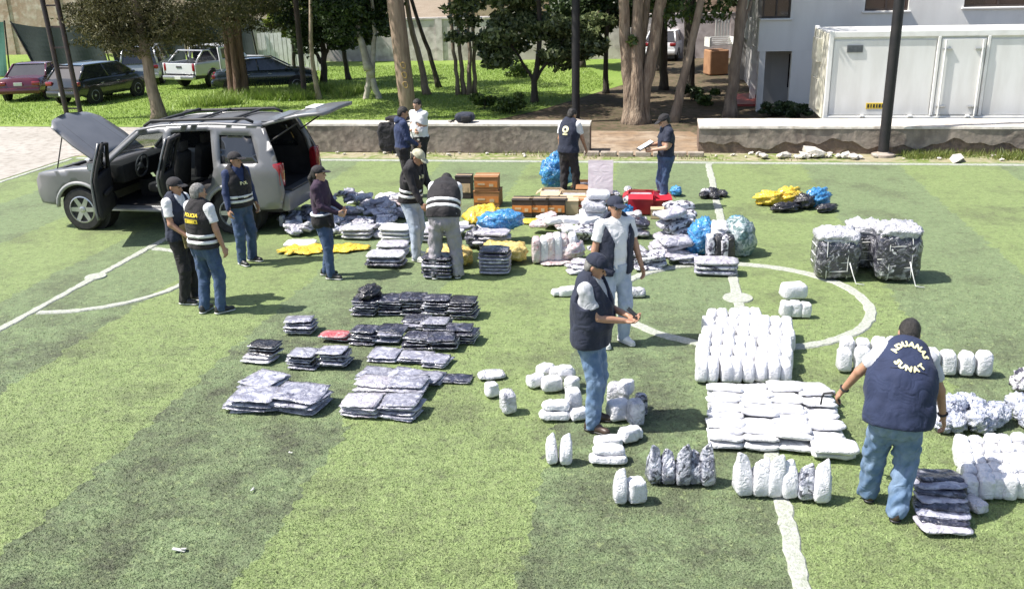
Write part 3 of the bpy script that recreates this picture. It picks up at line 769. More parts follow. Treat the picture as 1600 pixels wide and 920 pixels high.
tree('bushy_tree', 'dense dark round tree hanging low behind the dark post', AB(-14.2, 24.0),
     [([(0, 0, -.1), (.1, 0, 1.2), (0, 0, 4)], .16, .08), ([(0, 0, .9), (-.9, 0, 2.4)], .08, .04), ([(0, 0, .9), (.9, 0, 2.4)], .08, .04)], M['bark_dark'],
     blobset((0, 0, 2.75), (1.75, 1.4, 1.45), 30, .38, 8) + blobset((-.2, 0, 4.2), (1.9, 1.6, 1.2), 10, .4, 9), 30000, .15, M['leaf_dark'], aspect=.55)
tree('bushy_tree', 'sunlit clump of the dark tree, its light painted yellow-green, above the dark parked car', AB(-16.0, 25.5),
     [([(0, 0, -.1), (.1, 0, 1.2), (0, 0, 4)], .10, .05)], M['bark_dark'], blobset((.1, 0, 2.9), (.9, .8, 1.1), 12, .38, 10), 6000, .16, M['leaf_sunlit'], aspect=.55)  # lit part of the dark tree, set apart by its leaf colour
tree('bushy_tree', 'dark bushy tree on forked whitewashed trunk behind the low wall', AB(-11.1, 20.2),
     [([(.0, 0, 1.0), (-.3, 0, 2.2), (-.2, 0, 4)], .15, .07), ([(.02, 0, .75), (.25, .1, 2.2), (.2, .1, 4)], .11, .05), ([(.28, 0, -.1), (.12, 0, .5), (-.02, 0, 1.05)], .10, .12), ([(-.22, 0, -.1), (-.08, 0, .5), (0, 0, 1.05)], .09, .12)], M['limewash'],
     blobset((-.35, .2, 2.75), (1.25, 1.1, 1.25), 26, .38, 11) + blobset((-.1, .2, 4.1), (1.5, 1.3, 1.0), 8, .4, 12), 26000, .15, M['leaf_dark'], aspect=.55)
tree('slim_tree', 'slim dark trunk with crooked foot left of the twin trunks', AB(-13.9, 26.2), [([(0, 0, -.1), (-.1, 0, .6), (-.1, 0, 2), (0, 0, 4)], .12, .07)], M['bark_dark'], blobset((0, 0, 4.2), (1.6, 1.4, 1.0), 8, .4, 13), 4000, .16, M['leaf_dark'])
tree('slim_tree', 'slim trunk leaning left, right of the timber pole', AB(-9.36, 21.3), [([(0, 0, -.1), (-.22, 0, 1.2), (-.55, 0, 3), (-.8, 0, 6)], .13, .07)], M['bark_grey'], blobset((-1.0, -3.6, 6.2), (2.8, 3.0, 1.4), 16, .4, 14), 13000, .16, M['leaf_mid'])  # unseen overhead crown, offset from its trunk so its shade reaches the lawn
tree('slim_tree', 'crooked thin dark trunk leaning left behind the timber pole', AB(-9.42, 23.4), [([(0, 0, -.1), (-.25, 0, 1.1), (-.7, 0, 2.4), (-1.2, 0, 5)], .10, .06)], M['bark_dark'], blobset((-.8, 0, 5.2), (2, 2, 1.4), 10, .4, 15), 6000, .16, M['leaf_dark'])
tree('multi_stem_tree', 'clump of thin upright stems left of the glossy leaved tree', AB(-7.95, 21.2),
     [([(-.25, 0, -.1), (-.35, 0, 1.5), (-.5, 0, 5)], .08, .05), ([(-.05, .1, -.1), (-.15, .1, 1.5), (-.2, .1, 5)], .09, .05), ([(.12, 0, -.1), (.2, 0, 1.5), (.1, 0, 5)], .09, .05), ([(.34, .1, -.1), (.35, .1, 1.5), (.45, 0, 5)], .08, .05)], M['bark_grey'],
     blobset((-1.2, -2.5, 6.4), (1.8, 1.8, 1.0), 8, .4, 16), 2500, .16, M['leaf_mid'])  # crown above the view, added and thinned to shape the garden's shade
tree('broadleaf_tree', 'low glossy broadleaf tree with sunlit leaves beside the black post', AB(-5.2, 19.2),
     [([(0, 0, -.1), (0, 0, .8), (.2, 0, 2), (.1, 0, 4)], .12, .06), ([(0, 0, .7), (-1.0, .1, 2.2)], .06, .03), ([(0, 0, .7), (1.0, .1, 2.0)], .06, .03)], M['bark_dark'],
     blobset((-.2, .2, 2.5), (2.7, 1.5, 1.45), 40, .20, 17) + blobset((1.1, -.2, 1.75), (1.2, .9, .6), 8, .4, 18) + blobset((.9, -2.6, 5.9), (2.6, 2.2, 1.2), 16, .36, 19), 30000, .21, M['leaf_gloss'], aspect=.5, shell=.8)  # the topmost clumps are unseen, added to cast shade on the soil
tree('broadleaf_tree', 'darker broadleaf tree just right of the black post', AB(-3.0, 21.5),
     [([(0, 0, -.1), (0, 0, 1.2), (.1, 0, 4)], .11, .06)], M['bark_dark'], blobset((0, .2, 2.9), (1.6, 1.3, 1.1), 16, .34, 20), 11000, .18, M['leaf_dark'], aspect=.5, shell=.7)
tree('big_tree', 'large pale multi-stemmed tree trunk in the gap between the low walls', AB(-1.77, 14.9),
     [([(-.15, 0, -.15), (-.17, 0, .8), (-.34, 0, 2.0), (-.45, 0, 4.5)], .23, .13), ([(.0, -.10, -.15), (0, -.10, .9), (-.04, -.05, 2.0), (.0, 0, 4.5)], .26, .12), ([(.16, 0, -.15), (.19, 0, .8), (.44, 0, 1.9), (.80, 0, 4.5)], .25, .14), ([(.06, .14, -.1), (.08, .14, 1), (.3, .25, 4)], .22, .09)], M['bark_big'],
     blobset((.3, 0, 6.4), (3.4, 2.8, 2.0), 22, .36, 21) + [((-.15, -.2, 2.25), (.16, .14, .16)), ((.9, .3, 3.0), (.5, .4, .4))], 22000, .18, M['leaf_mid'])
tree('leaning_tree', 'leaning slim grey trunk beside the big multi-stemmed tree', AB(-.75, 15.1), [([(0, 0, -.1), (.25, 0, 1.0), (.55, 0, 2.4), (.9, 0, 5)], .15, .09)], M['bark_grey'], blobset((.8, 0, 5.6), (2.2, 2, 1.3), 10, .4, 22), 8000, .17, M['leaf_dark'])
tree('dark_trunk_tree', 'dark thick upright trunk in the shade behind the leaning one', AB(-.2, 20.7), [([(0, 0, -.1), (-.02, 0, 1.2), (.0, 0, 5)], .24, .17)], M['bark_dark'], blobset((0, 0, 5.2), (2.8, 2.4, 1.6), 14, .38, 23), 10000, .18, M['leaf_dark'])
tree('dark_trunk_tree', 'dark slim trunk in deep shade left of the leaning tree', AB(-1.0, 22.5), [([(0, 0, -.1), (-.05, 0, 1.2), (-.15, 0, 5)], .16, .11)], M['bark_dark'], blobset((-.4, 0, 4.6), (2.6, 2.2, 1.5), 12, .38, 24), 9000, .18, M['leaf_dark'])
tree('corner_tree', 'pale tree trunk standing right before the white building corner', AB(.9, 16.1), [([(0, 0, -.1), (.05, 0, 1.0), (.14, 0, 2.4), (.35, 0, 5)], .19, .13), ([(.1, 0, 2.0), (.45, .1, 3.2)], .07, .04)], M['bark_grey'],
     blobset((.2, 0, 5.4), (2.4, 2.0, 1.3), 12, .4, 25) + [((-.35, .1, 2.95), (.3, .25, .3)), ((-.9, .6, 2.9), (.45, .3, .35))], 9000, .17, M['leaf_mid'])
for i, (a, b, h, lab) in enumerate([(-4.6, 30.5, 3.6, 'dark tree against the whitewashed wall left of centre'), (3.2, 33.5, 4.2, 'dark tree far behind the leaning trunk'), (-1.2, 29.0, 3.8, 'dark tree in the shaded garden behind the big trunk'), (-19.0, 33.0, 4.4, 'dark tree far behind the parked dark car'), (-24.0, 34.5, 4.8, 'dark tree behind the white pickup and shade nets')]):
    tree('background_tree', lab, AB(a, b), [([(0, 0, -.1), (.1, 0, 1.5), (0, 0, h)], .16, .08)], M['bark_dark'], blobset((0, 0, h * .80), (2.0, 1.6, h * .30), 20, .38, 40 + i), 11000, .22, M['leaf_dark'], group='background trees at the far wall')
# small shrubs in the garden
def shrub(label, a, b, r, leaf, n=1400, size=.11):
    o = empty('garden_shrub', AB(a, b), 0, label, 'shrub', 'garden shrubs')
    link('foliage', crown_mesh(blobset((0, 0, r * .55), (r * .8, r * .8, r * .5), 8, .5, int(abs(a * 10))), n, size, leaf), o)
    m = MB()
    for k in range(4): limb(m, [(0, 0, -.05), (RNG.uniform(-.3, .3) * r, RNG.uniform(-.3, .3) * r, r * .6)], .015, .006, 5, .01)
    m.build('stems', M['bark_dark'], o)
shrub('small bright shrub at the lawn edge near the glossy tree', -6.6, 17.6, .5, M['leaf_mid'])
shrub('low green shrub under the glossy broadleaf tree', -5.7, 16.8, .55, M['leaf_mid'])
shrub('low bright shrub in front of the building porch', .3, 18.6, .45, M['leaf_mid'])
shrub('dark shrub in shade left of the building porch', -.1, 19.6, .5, M['leaf_dark'])
shrub('dark potted shrub at the foot of the white building, left', 2.4, 16.4, .38, M['leaf_dark'])
shrub('dark low shrub at the foot of the white building, middle', 2.0, 16.0, .33, M['leaf_dark'])
shrub('dark low shrub at the foot of the white building, nearest container', 2.75, 15.6, .40, M['leaf_dark'])
shrub('small shrub behind the left end of low wall', -7.0, 26.8, .6, M['leaf_mid'])

# white slatted bench frame and orange wall left of the building
M['orange'] = pm('orange_clay_render', (.40, .22, .12), (.30, .16, .085), 3, 4, .85)
gl = empty('garden_bench', AB(1.05, 27.5), YAW + .35, 'white slatted garden seat on an orange block beside building', 'bench')
for k in range(5):
    m = MB(); m.box((0, -.12 - .09 * k, 1.45 - .07 * k), (1.05, .07, .035)); m.build('slat', M['white_paint'], gl)
for k in range(5):
    m = MB(); m.box((-.05 + k * .13, .0, 1.78), (.06, .03, .62)); m.build('back_slat', M['white_paint'], gl)
for s in (-1, 1):
    m = MB(); m.box((s * .5, -.3, 1.28), (.07, .55, .35)); m.build('side_frame', M['white_paint'], gl)
m = MB(); m.rbox((-.1, -.25, .50), (.8, .7, .96), .05); m.build('block', M['orange'], gl)

# --- scraps of litter on the turf
M['scrap'] = pm('white_paper_scrap', (.66, .66, .62), (.5, .5, .46), 20, 3, .8)
for k, (x, y, w, lab) in enumerate(((280, 862, .10, 'pale twig-like scrap on the turf at near left'), (395, 768, .05, 'tiny white scrap on the dark strip at near left'), (455, 710, .04, 'tiny white scrap below the fanned garments'))):
    m = MB(); m.box((0, 0, .022), (w, w * .3, .006), M=Matrix.Rotation(.25, 3, 'Y')); m.box((w * .35, w * .1, .024), (w * .4, w * .35, .006), M=Matrix.Rotation(-.4, 3, 'X'))
    o = m.build('paper_scrap', M['scrap'], None, loc=G(x, y), rot=(0, 0, k * 1.3)); tag(o, lab, 'litter')
# ================================================================ PEOPLE
# Bodies and clothes are grown as smooth signed-distance solids and turned into one closed surface each.
def V3(*a): return np.array(a, dtype=np.float64)
def unit(v):
    v = np.asarray(v, float); return v / (np.linalg.norm(v) + 1e-12)
def rotm(yaw=0.0, pitch=0.0, roll=0.0):
    """yaw about Z, pitch > 0 bows forward (+Y), roll > 0 tips to the right (+X)"""
    cy, sy = math.cos(yaw), math.sin(yaw); cp, sp = math.cos(pitch), math.sin(pitch); cr, sr = math.cos(roll), math.sin(roll)
    Rz = np.array([[cy, -sy, 0], [sy, cy, 0], [0, 0, 1]]); Rx = np.array([[1, 0, 0], [0, cp, sp], [0, -sp, cp]]); Ry = np.array([[cr, 0, sr], [0, 1, 0], [-sr, 0, cr]])
    return Rz @ Ry @ Rx
class Cone:
    def __init__(s, a, b, ra, rb): s.a, s.b, s.ra, s.rb = np.asarray(a, float), np.asarray(b, float), ra, rb
    def bbox(s): r = max(s.ra, s.rb); return np.minimum(s.a, s.b) - r, np.maximum(s.a, s.b) + r
    def __call__(s, P):
        d = s.b - s.a; l2 = d @ d + 1e-12
        t = np.clip(((P - s.a) @ d) / l2, 0, 1)
        return np.linalg.norm(P - s.a - t[..., None] * d, axis=-1) - (s.ra + (s.rb - s.ra) * t)
class Ell:
    def __init__(s, c, r, R=None): s.c, s.r, s.R = np.asarray(c, float), np.asarray(r, float), (np.eye(3) if R is None else R)
    def bbox(s): m = s.r.max(); return s.c - m, s.c + m
    def __call__(s, P):
        q = (P - s.c) @ s.R
        k0 = np.linalg.norm(q / s.r, axis=-1); k1 = np.linalg.norm(q / (s.r ** 2), axis=-1) + 1e-9
        return k0 * (k0 - 1) / k1
class Torso:
    """a stack of elliptical sections (centre, half width, half depth, lateral axis, forward axis)"""
    def __init__(s, secs, o=0.0, od=None):
        s.secs = [(c, w + o, d + (o if od is None else od), L, Fw) for c, w, d, L, Fw in secs]
    def bbox(s):
        C_ = np.array([q[0] for q in s.secs]); m = max(q[1] for q in s.secs) + .03
        return C_.min(0) - m, C_.max(0) + m
    def __call__(s, P):
        out = None
        for (c0, w0, d0, L0, F0), (c1, w1, d1, L1, F1) in zip(s.secs[:-1], s.secs[1:]):
            ax = c1 - c0; l = np.linalg.norm(ax); ax = ax / l
            tt = ((P - c0) @ ax) / l; t = np.clip(tt, 0, 1)
            ctr = c0 + t[..., None] * (c1 - c0)
            L = unit(L0 + L1); Fw = unit(F0 + F1)
            w = w0 + (w1 - w0) * t; d = d0 + (d1 - d0) * t
            q = P - ctr
            over = (tt - t) * l
            m = np.minimum(w, d)
            k = np.sqrt(((q @ L) / w) ** 2 + ((q @ Fw) / d) ** 2 + (over / m) ** 2)
            dd = (k - 1) * m
            out = dd if out is None else smin(out, dd, .03)
        return out
def smin(a, b, k):
    if k <= 0: return np.minimum(a, b)
    h = np.clip(.5 + .5 * (b - a) / k, 0, 1)
    return b + (a - b) * h - k * h * (1 - h)
class Shape:
    def __init__(s): s.u = []; s.cuts = []; s.fold = None
    def add(s, prim, k=.02): s.u.append((prim, k)); return s
    def cut(s, fn): s.cuts.append(fn); return s          # fn(P) > 0 is taken away
    def at(s, P):
        D = np.full(P.shape[:-1], 9.0)
        for p, k in s.u: D = smin(D, p(P), k)
        if s.fold is not None: D = D + s.fold(P)
        for f in s.cuts: D = np.maximum(D, f(P))
        return D
    def mesh(s, h):
        lo = np.min([p.bbox()[0] for p, _ in s.u], 0) - 3 * h; hi = np.max([p.bbox()[1] for p, _ in s.u], 0) + 3 * h
        n = np.ceil((hi - lo) / h).astype(int) + 1
        ax = [lo[i] + h * np.arange(n[i]) for i in range(3)]
        D = np.full(n, 1.0, np.float64)
        for p, k in s.u:
            a, b = p.bbox(); m = .05
            i0 = np.maximum(0, np.floor((a - m - lo) / h).astype(int)); i1 = np.minimum(n, np.ceil((b + m - lo) / h).astype(int) + 1)
            sl = tuple(slice(i0[j], i1[j]) for j in range(3))
            X = np.stack(np.meshgrid(*[ax[j][sl[j]] for j in range(3)], indexing='ij'), -1)
            D[sl] = smin(D[sl], p(X), k)
        if s.fold is not None or s.cuts:
            near = np.abs(D) < .12
            X = np.stack(np.meshgrid(*ax, indexing='ij'), -1)
            if s.fold is not None:
                D[near] += s.fold(X[near])
            near = D < .06
            for f in s.cuts:
                D[near] = np.maximum(D[near], f(X[near]))
        return nets(D, lo, h)
def nets(D, lo, h):
    """surface nets: one vertex for each cell the surface passes through"""
    n = np.array(D.shape); S = D < 0
    c = np.zeros(n - 1, np.int8)
    for i in (0, 1):
        for j in (0, 1):
            for k in (0, 1):
                c += S[i:n[0] - 1 + i, j:n[1] - 1 + j, k:n[2] - 1 + k]
    act = (c > 0) & (c < 8)
    idx = np.full(n - 1, -1, np.int64); cells = np.argwhere(act); idx[act] = np.arange(len(cells))
    acc = np.zeros((len(cells), 3)); cnt = np.zeros(len(cells))
    i0, j0, k0 = cells.T
    corners = [(i, j, k) for i in (0, 1) for j in (0, 1) for k in (0, 1)]
    vals = {q: D[i0 + q[0], j0 + q[1], k0 + q[2]] for q in corners}
    for q in corners:
        for ax_ in range(3):
            if q[ax_] == 1: continue
            q2 = list(q); q2[ax_] = 1; q2 = tuple(q2)
            a, b = vals[q], vals[q2]; m = (a < 0) != (b < 0)
            t = np.where(m, a / np.where(m, a - b, 1), 0)
            pos = np.tile(np.array(q, float), (len(cells), 1)); pos[:, ax_] += t
            acc[m] += pos[m]; cnt[m] += 1
    V = lo + h * (cells + acc / cnt[:, None])
    Fs = []
    for ax_ in range(3):
        o1, o2 = [(1, 2), (2, 0), (0, 1)][ax_]
        sa = [slice(None)] * 3; sb = [slice(None)] * 3; sa[ax_] = slice(0, -1); sb[ax_] = slice(1, None)
        A_, B_ = S[tuple(sa)], S[tuple(sb)]
        ed = np.argwhere(A_ != B_)
        ok = (ed[:, o1] > 0) & (ed[:, o2] > 0) & (ed[:, o1] < n[o1] - 1) & (ed[:, o2] < n[o2] - 1)
        ed = ed[ok]
        flip = A_[tuple(ed.T)]
        def cell(d1, d2):
            e = ed.copy(); e[:, o1] -= d1; e[:, o2] -= d2; return idx[tuple(e.T)]
        q = np.stack([cell(1, 1), cell(0, 1), cell(0, 0), cell(1, 0)], 1)
        q[~flip] = q[~flip][:, ::-1]
        Fs.append(q)
    Fs = np.concatenate(Fs); Fs = Fs[(Fs >= 0).all(1)]
    return V, Fs
def folds(amp, freq, seed, stretch=(1, 1, .55)):
    q = np.random.default_rng(seed); W = q.normal(size=(7, 3)) * freq * np.array(stretch); ph = q.uniform(0, 6.28, 7); am = q.uniform(.4, 1, 7); am /= am.sum()
    W2 = q.normal(size=(4, 3)) * freq * .3
    def fn(P):
        Q = P + .02 * np.stack([np.sin(P @ W2[0] * 1.0), np.sin(P @ W2[1]), np.sin(P @ W2[2])], -1)
        o = 0
        for i in range(7): o = o + am[i] * (1 - 2 * np.abs(np.sin(Q @ W[i] + ph[i])))
        return amp * o
    return fn
def ik(a, t, l1, l2, pole):
    a, t = np.asarray(a, float), np.asarray(t, float); d = t - a; L = np.linalg.norm(d)
    mx = (l1 + l2) * .995
    if L > mx: t = a + d / L * mx; d = t - a; L = mx
    L = max(L, abs(l1 - l2) + .03)
    u = d / (np.linalg.norm(d) + 1e-9); x = (l1 * l1 - l2 * l2 + L * L) / (2 * L); y = math.sqrt(max(0, l1 * l1 - x * x))
    p = np.asarray(pole, float); p = p - u * (p @ u); p = unit(p)
    return a + u * x + p * y, a + u * L

def text_polys(ch):
    cu = bpy.data.curves.new('glyph', 'FONT'); cu.body = ch; cu.size = 1.0; cu.resolution_u = 3
    ob = bpy.data.objects.new('glyph', cu)
    me = bpy.data.meshes.new_from_object(ob)
    V = np.array([v.co[:] for v in me.vertices]); Fs = [list(p.vertices) for p in me.polygons]
    bpy.data.objects.remove(ob); bpy.data.curves.remove(cu); bpy.data.meshes.remove(me)
    return V, Fs
_gl = {}
def glyph(ch):
    if ch not in _gl: _gl[ch] = text_polys(ch)
    return _gl[ch]
def decal(shape, items, origin, right, up, off=.004):
    """items: flat pieces (2D vertices, faces) in a plane at origin; each vertex is dropped along -normal on to the cloth"""
    nrm = np.cross(right, up); V = []; Fs = []
    for v2, f in items:
        b = len(V); P = origin + v2[:, :1] * right + v2[:, 1:2] * up + nrm * .25
        t = np.zeros(len(P))
        for _ in range(60):
            d = shape.at(P - nrm * t[:, None]); t += np.clip(d - off, -.02, .05) * .8
            if np.abs(d - off).max() < 5e-4: break
        V += list(P - nrm * np.minimum(t, .6)[:, None]); Fs += [[i + b for i in q] for q in f]
    return np.array(V), Fs
def line_text(txt, size, x0=None, y=0.0, width=1.0, bold=0.0):
    out = []; x = 0; gl = []
    for ch in txt:
        V, f = glyph(ch); w = (V[:, 0].max() - V[:, 0].min()); gl.append((V, f, x - V[:, 0].min())); x += w + .12
    tot = x - .12
    for V, f, xo in gl:
        q = V[:, :2].copy(); q[:, 0] = (q[:, 0] + xo - tot / 2) * size * width; q[:, 1] = q[:, 1] * size + y
        out.append((q, f))
        if bold:
            for dx, dy in ((bold, 0), (-bold, 0), (0, bold * .8), (0, -bold * .8)):
                out.append((q + np.array([dx, dy]), f))
    return out
def arc_text(txt, size, radius, top=True, spread=1.0, bold=.0):
    """letters along the top of a circle, or along its bottom"""
    out = []; n = len(txt); gl = [glyph(c) for c in txt]; ws = [g[0][:, 0].max() - g[0][:, 0].min() + .16 for g in gl]; tot = sum(ws); x = 0
    for (V, f), w in zip(gl, ws):
        ang = ((x + w / 2) - tot / 2) * size / radius * spread; x += w
        q = V[:, :2].copy(); q[:, 0] -= (V[:, 0].max() + V[:, 0].min()) / 2; q *= size
        if top: c = np.array([math.sin(ang), math.cos(ang)]) * radius; R2 = np.array([[math.cos(ang), math.sin(ang)], [-math.sin(ang), math.cos(ang)]])
        else: c = np.array([math.sin(ang), -math.cos(ang)]) * radius; R2 = np.array([[math.cos(ang), -math.sin(ang)], [math.sin(ang), math.cos(ang)]])
        if not top: q[:, 1] -= size * .7
        qq = q @ R2.T + c
        out.append((qq, f))
        if bold:
            for dx, dy in ((bold, 0), (-bold, 0), (0, bold), (0, -bold)): out.append((qq + np.array([dx, dy]), f))
    return out
def rect2(x0, y0, x1, y1, n=4):
    xs = np.linspace(x0, x1, n + 1); V = np.array([(x, y) for y in (y0, y1) for x in xs]); return V, [[i, i + 1, n + 2 + i, n + 1 + i] for i in range(n)]
def ring2(r0, r1, c=(0, 0), n=16):
    V = []; 
    for k in range(n):
        a = 2 * math.pi * k / n; V += [(c[0] + r0 * math.cos(a), c[1] + r0 * math.sin(a)), (c[0] + r1 * math.cos(a), c[1] + r1 * math.sin(a))]
    return np.array(V), [[2 * k, 2 * k + 1, 2 * ((k + 1) % n) + 1, 2 * ((k + 1) % n)] for k in range(n)]

def cloth(name, c1, c2, rough=.85, scale=7, bump=.35, bscale=90):
    m = pm(name, c1, c2, scale, 4, rough, bump=bump, bscale=bscale, sheen=.04, bdist=.004)
    nt = m.node_tree; L = nt.links; b = nt.nodes['Principled BSDF']; fine = b.inputs['Normal'].links[0].from_node      # creases under the weave
    tc = [n for n in nt.nodes if n.type == 'VECT_MATH' and n.operation == 'ADD'][0]
    nz = _n(nt, 'ShaderNodeTexNoise'); nz.inputs['Scale'].default_value = 7; nz.inputs['Detail'].default_value = 2; nz.inputs['Distortion'].default_value = .8
    L.new(tc.outputs[0], nz.inputs['Vector'])
    ab = _n(nt, 'ShaderNodeMath', operation='SUBTRACT'); ab.inputs[1].default_value = .5; L.new(nz.outputs[0], ab.inputs[0])
    ab2 = _n(nt, 'ShaderNodeMath', operation='ABSOLUTE'); L.new(ab.outputs[0], ab2.inputs[0])
    bu = _n(nt, 'ShaderNodeBump'); bu.inputs['Strength'].default_value = .65; bu.inputs['Distance'].default_value = .04
    L.new(ab2.outputs[0], bu.inputs['Height']); L.new(bu.outputs[0], fine.inputs['Normal'])
    return m
M['skin'] = pm('tanned_skin', (.44, .25, .165), (.37, .20, .13), 14, 3, .5, sub=.06)
M['skin2'] = pm('light_brown_skin', (.52, .32, .22), (.44, .26, .175), 14, 3, .5, sub=.06)
M['hair_black'] = pm('black_hair', (.012, .010, .009), (.03, .025, .022), 40, 4, .5, bump=.7, bscale=120)
M['hair_grey'] = pm('grey_hair', (.30, .29, .28), (.13, .125, .12), 40, 4, .55, bump=.7, bscale=120)
M['eye'] = pm('dark_eye', (.02, .014, .01), None, rough=.15)
M['lip'] = pm('lip', (.27, .11, .085), None, rough=.5)
M['navy'] = cloth('navy_vest_cloth', (.012, .016, .034), (.020, .026, .050))
M['blue_vest'] = cloth('dark_blue_vest_cloth', (.013, .021, .058), (.020, .031, .078))
M['black_cloth'] = cloth('black_cloth', (.012, .011, .013), (.024, .021, .024))
M['plum'] = cloth('dark_plum_cloth', (.030, .014, .034), (.045, .022, .048))
M['white_shirt'] = cloth('white_shirt_cloth', (.74, .74, .75), (.66, .66, .68))
M['grey_shirt'] = cloth('pale_grey_shirt_cloth', (.50, .51, .54), (.42, .43, .47))
M['denim'] = cloth('blue_denim', (.085, .15, .26), (.17, .245, .36), scale=9)
M['denim_dark'] = cloth('dark_blue_denim', (.035, .062, .135), (.06, .10, .19), scale=9)
M['denim_light'] = cloth('pale_blue_denim', (.30, .36, .46), (.42, .47, .55), scale=9)
M['sweat'] = cloth('grey_sweatpants_cloth', (.33, .31, .345), (.27, .255, .285))
M['hoodie'] = cloth('navy_hoodie_cloth', (.018, .030, .085), (.028, .044, .11))
M['reflect'] = pm('white_reflective_tape', (.78, .78, .78), (.68, .68, .68), 20, 3, .4)
M['yellow_print'] = pm('yellow_print', (.80, .62, .05), (.72, .55, .05), 20, 3, .6)
M['pale_print'] = pm('pale_yellow_print', (.85, .82, .45), (.78, .74, .40), 20, 3, .6)
M['camo'] = pm('pale_camouflage_cloth', (.55, .52, .40), (.34, .33, .22), 22, 3, .85)
M['shoe_black'] = pm('black_shoe', (.014, .014, .016), (.03, .03, .03), 12, 3, .45)
M['shoe_white'] = pm('white_shoe', (.74, .74, .72), (.60, .60, .58), 12, 3, .5)
M['sole_white'] = pm('white_rubber_sole', (.62, .62, .60), (.5, .5, .48), 12, 3, .7)
M['shoe_brown'] = pm('brown_leather_shoe', (.075, .05, .038), (.05, .034, .026), 12, 3, .4)
M['lens'] = pm('dark_sunglass_lens', (.01, .01, .012), None, rough=.08, coat=1)

def person(label, spot, heading, height=1.70, h=.015, pel=(0, 0, .965), lean=0.0, side=0.0, twist=0.0, feet=((.10, 0, .12), (-.10, 0, -.12)),
           hands=(None, None), poles=(None, None), head=(0, 0, 0), fat=0.0, grip=(.5, .5), skin='skin', hair='hair_black', hairlen=0, cap=None, brim=True,
           shirt=('white_shirt', 'short', True), vest=None, trousers='denim', baggy=.0, shoes='shoe_black', glasses=False, seed=0, extras=None, tucked=True, palm=(None, None)):
    name = 'person'
    S_ = height / 1.735
    root = empty(name, (spot[0], spot[1], 0.006), heading - math.pi / 2, label, 'person', None)
    root.scale = (S_,) * 3
    pel = V3(*pel)
    def frame(k): R = rotm(twist * k, lean * k, side * k); return R[:, 0], R[:, 1], R[:, 2]
    L0, F0, U0 = frame(.25); L1, F1, U1 = frame(.55); L2, F2, U2 = frame(.9); L3, F3, U3 = frame(1.0)
    W_ = pel + U1 * .14; C_ = W_ + U2 * .21; N_ = C_ + U3 * .185
    fw = fat
    secs = [(pel - U0 * .09, .150, .105, L0, F0), (pel, .172 + fw * .5, .118 + fw * .4, L0, F0), (W_ + F1 * fw * .5, .150 + fw, .108 + fw, L1, F1),
            (W_ + U2 * .12 + F2 * fw * .3, .163 + fw * .7, .115 + fw * .7, L2, F2), (C_, .176 + fw * .3, .118 + fw * .3, L2, F2), (N_ - U3 * .065, .140, .088, L3, F3), (N_, .062, .062, L3, F3)]
    sh = {s: N_ + L3 * s * .172 - U3 * .062 for s in (1, -1)}
    # arms
    arm = {}
    for i, s in enumerate((1, -1)):
        t = hands[i]
        if t is None: t = sh[s] + L3 * s * .10 - V3(0, 0, .515) + F3 * .05
        pole = poles[i] if poles[i] is not None else (-F3 * .8 + L3 * s * .5 - V3(0, 0, .3))
        el, wr = ik(sh[s], t, .285, .255, pole); arm[s] = (el, wr)
    # legs
    leg = {}
    for i, s in enumerate((1, -1)):
        fx, fy, fyaw = feet[i][:3]; fz = feet[i][3] if len(feet[i]) > 3 else 0
        an = V3(fx, fy, .085 + fz); hp = pel + L0 * s * .088 - U0 * .045
        fd = V3(-math.sin(fyaw), math.cos(fyaw), 0)
        kn, an2 = ik(hp, an, .425, .42, fd + V3(0, 0, .0)); leg[s] = (hp, kn, an2, fd)
    # head
    hy, hp_, hr = head; RH = rotm(hy, hp_, hr); HX, HY, HZ = RH[:, 0], RH[:, 1], RH[:, 2]
    Hc = N_ + unit(U3 + HZ) * .075 + HZ * .045 + HY * .018
    body = Shape()
    body.add(Torso(secs), .02)
    for s in (1, -1):
        el, wr = arm[s]
        body.add(Cone(N_ - U3 * .01, sh[s], .045, .048), .03); body.add(Cone(sh[s], el, .050, .040), .03); body.add(Cone(el, wr, .041, .027), .015)
        hp, kn, an, fd = leg[s]
        body.add(Cone(hp, kn, .080, .055), .03); body.add(Cone(kn, an, .054, .036), .015); body.add(Cone(an, an + fd * .12 - V3(0, 0, .05), .036, .028), .01)
        # hand: palm, four fingers of different lengths, thumb from the side of the palm
        i = 0 if s == 1 else 1
        hd = unit(wr - el); pn = palm[i]
        if pn is None: pn = -L3 * s
        pn = unit(np.asarray(pn, float) - hd * (np.asarray(pn, float) @ hd)); lat = np.cross(hd, pn) * s            # lat points to the thumb side
        if palm[i] is None and lat @ F3 < 0: lat = -lat
        body.add(Ell(wr + hd * .052, (.042, .019, .056), np.stack([lat, pn, hd], 1)), .012)
        g = grip[i]
        for k, (off, ln) in enumerate(((.030, .074), (.010, .082), (-.010, .076), (-.029, .060))):
            b = wr + hd * .090 + lat * off
            d1 = unit(hd + pn * (.25 + g * .9)); m1 = b + d1 * ln * .55; d2 = unit(hd * (1 - g * 1.1) + pn * (.4 + g * 1.3)); e = m1 + d2 * ln * .5
            body.add(Cone(b, m1, .0098, .0090), .004); body.add(Cone(m1, e, .0090, .0078), .003)
        tb = wr + hd * .028 + lat * .034; t1 = tb + unit(lat * .7 + hd * .7 + pn * .3) * .042; t2 = t1 + unit(hd * .8 + pn * .5 * (0.5 + g)) * .034
        body.add(Cone(tb, t1, .014, .0115), .008); body.add(Cone(t1, t2, .0112, .009), .003)
    body.add(Cone(N_ - U3 * .02, Hc - HZ * .05 - HY * .02, .056, .052), .02)
    body.add(Ell(Hc + HZ * .030 - HY * .012, (.074, .094, .092), RH), .02); body.add(Ell(Hc - HZ * .045 + HY * .018, (.056, .066, .072), RH), .03)
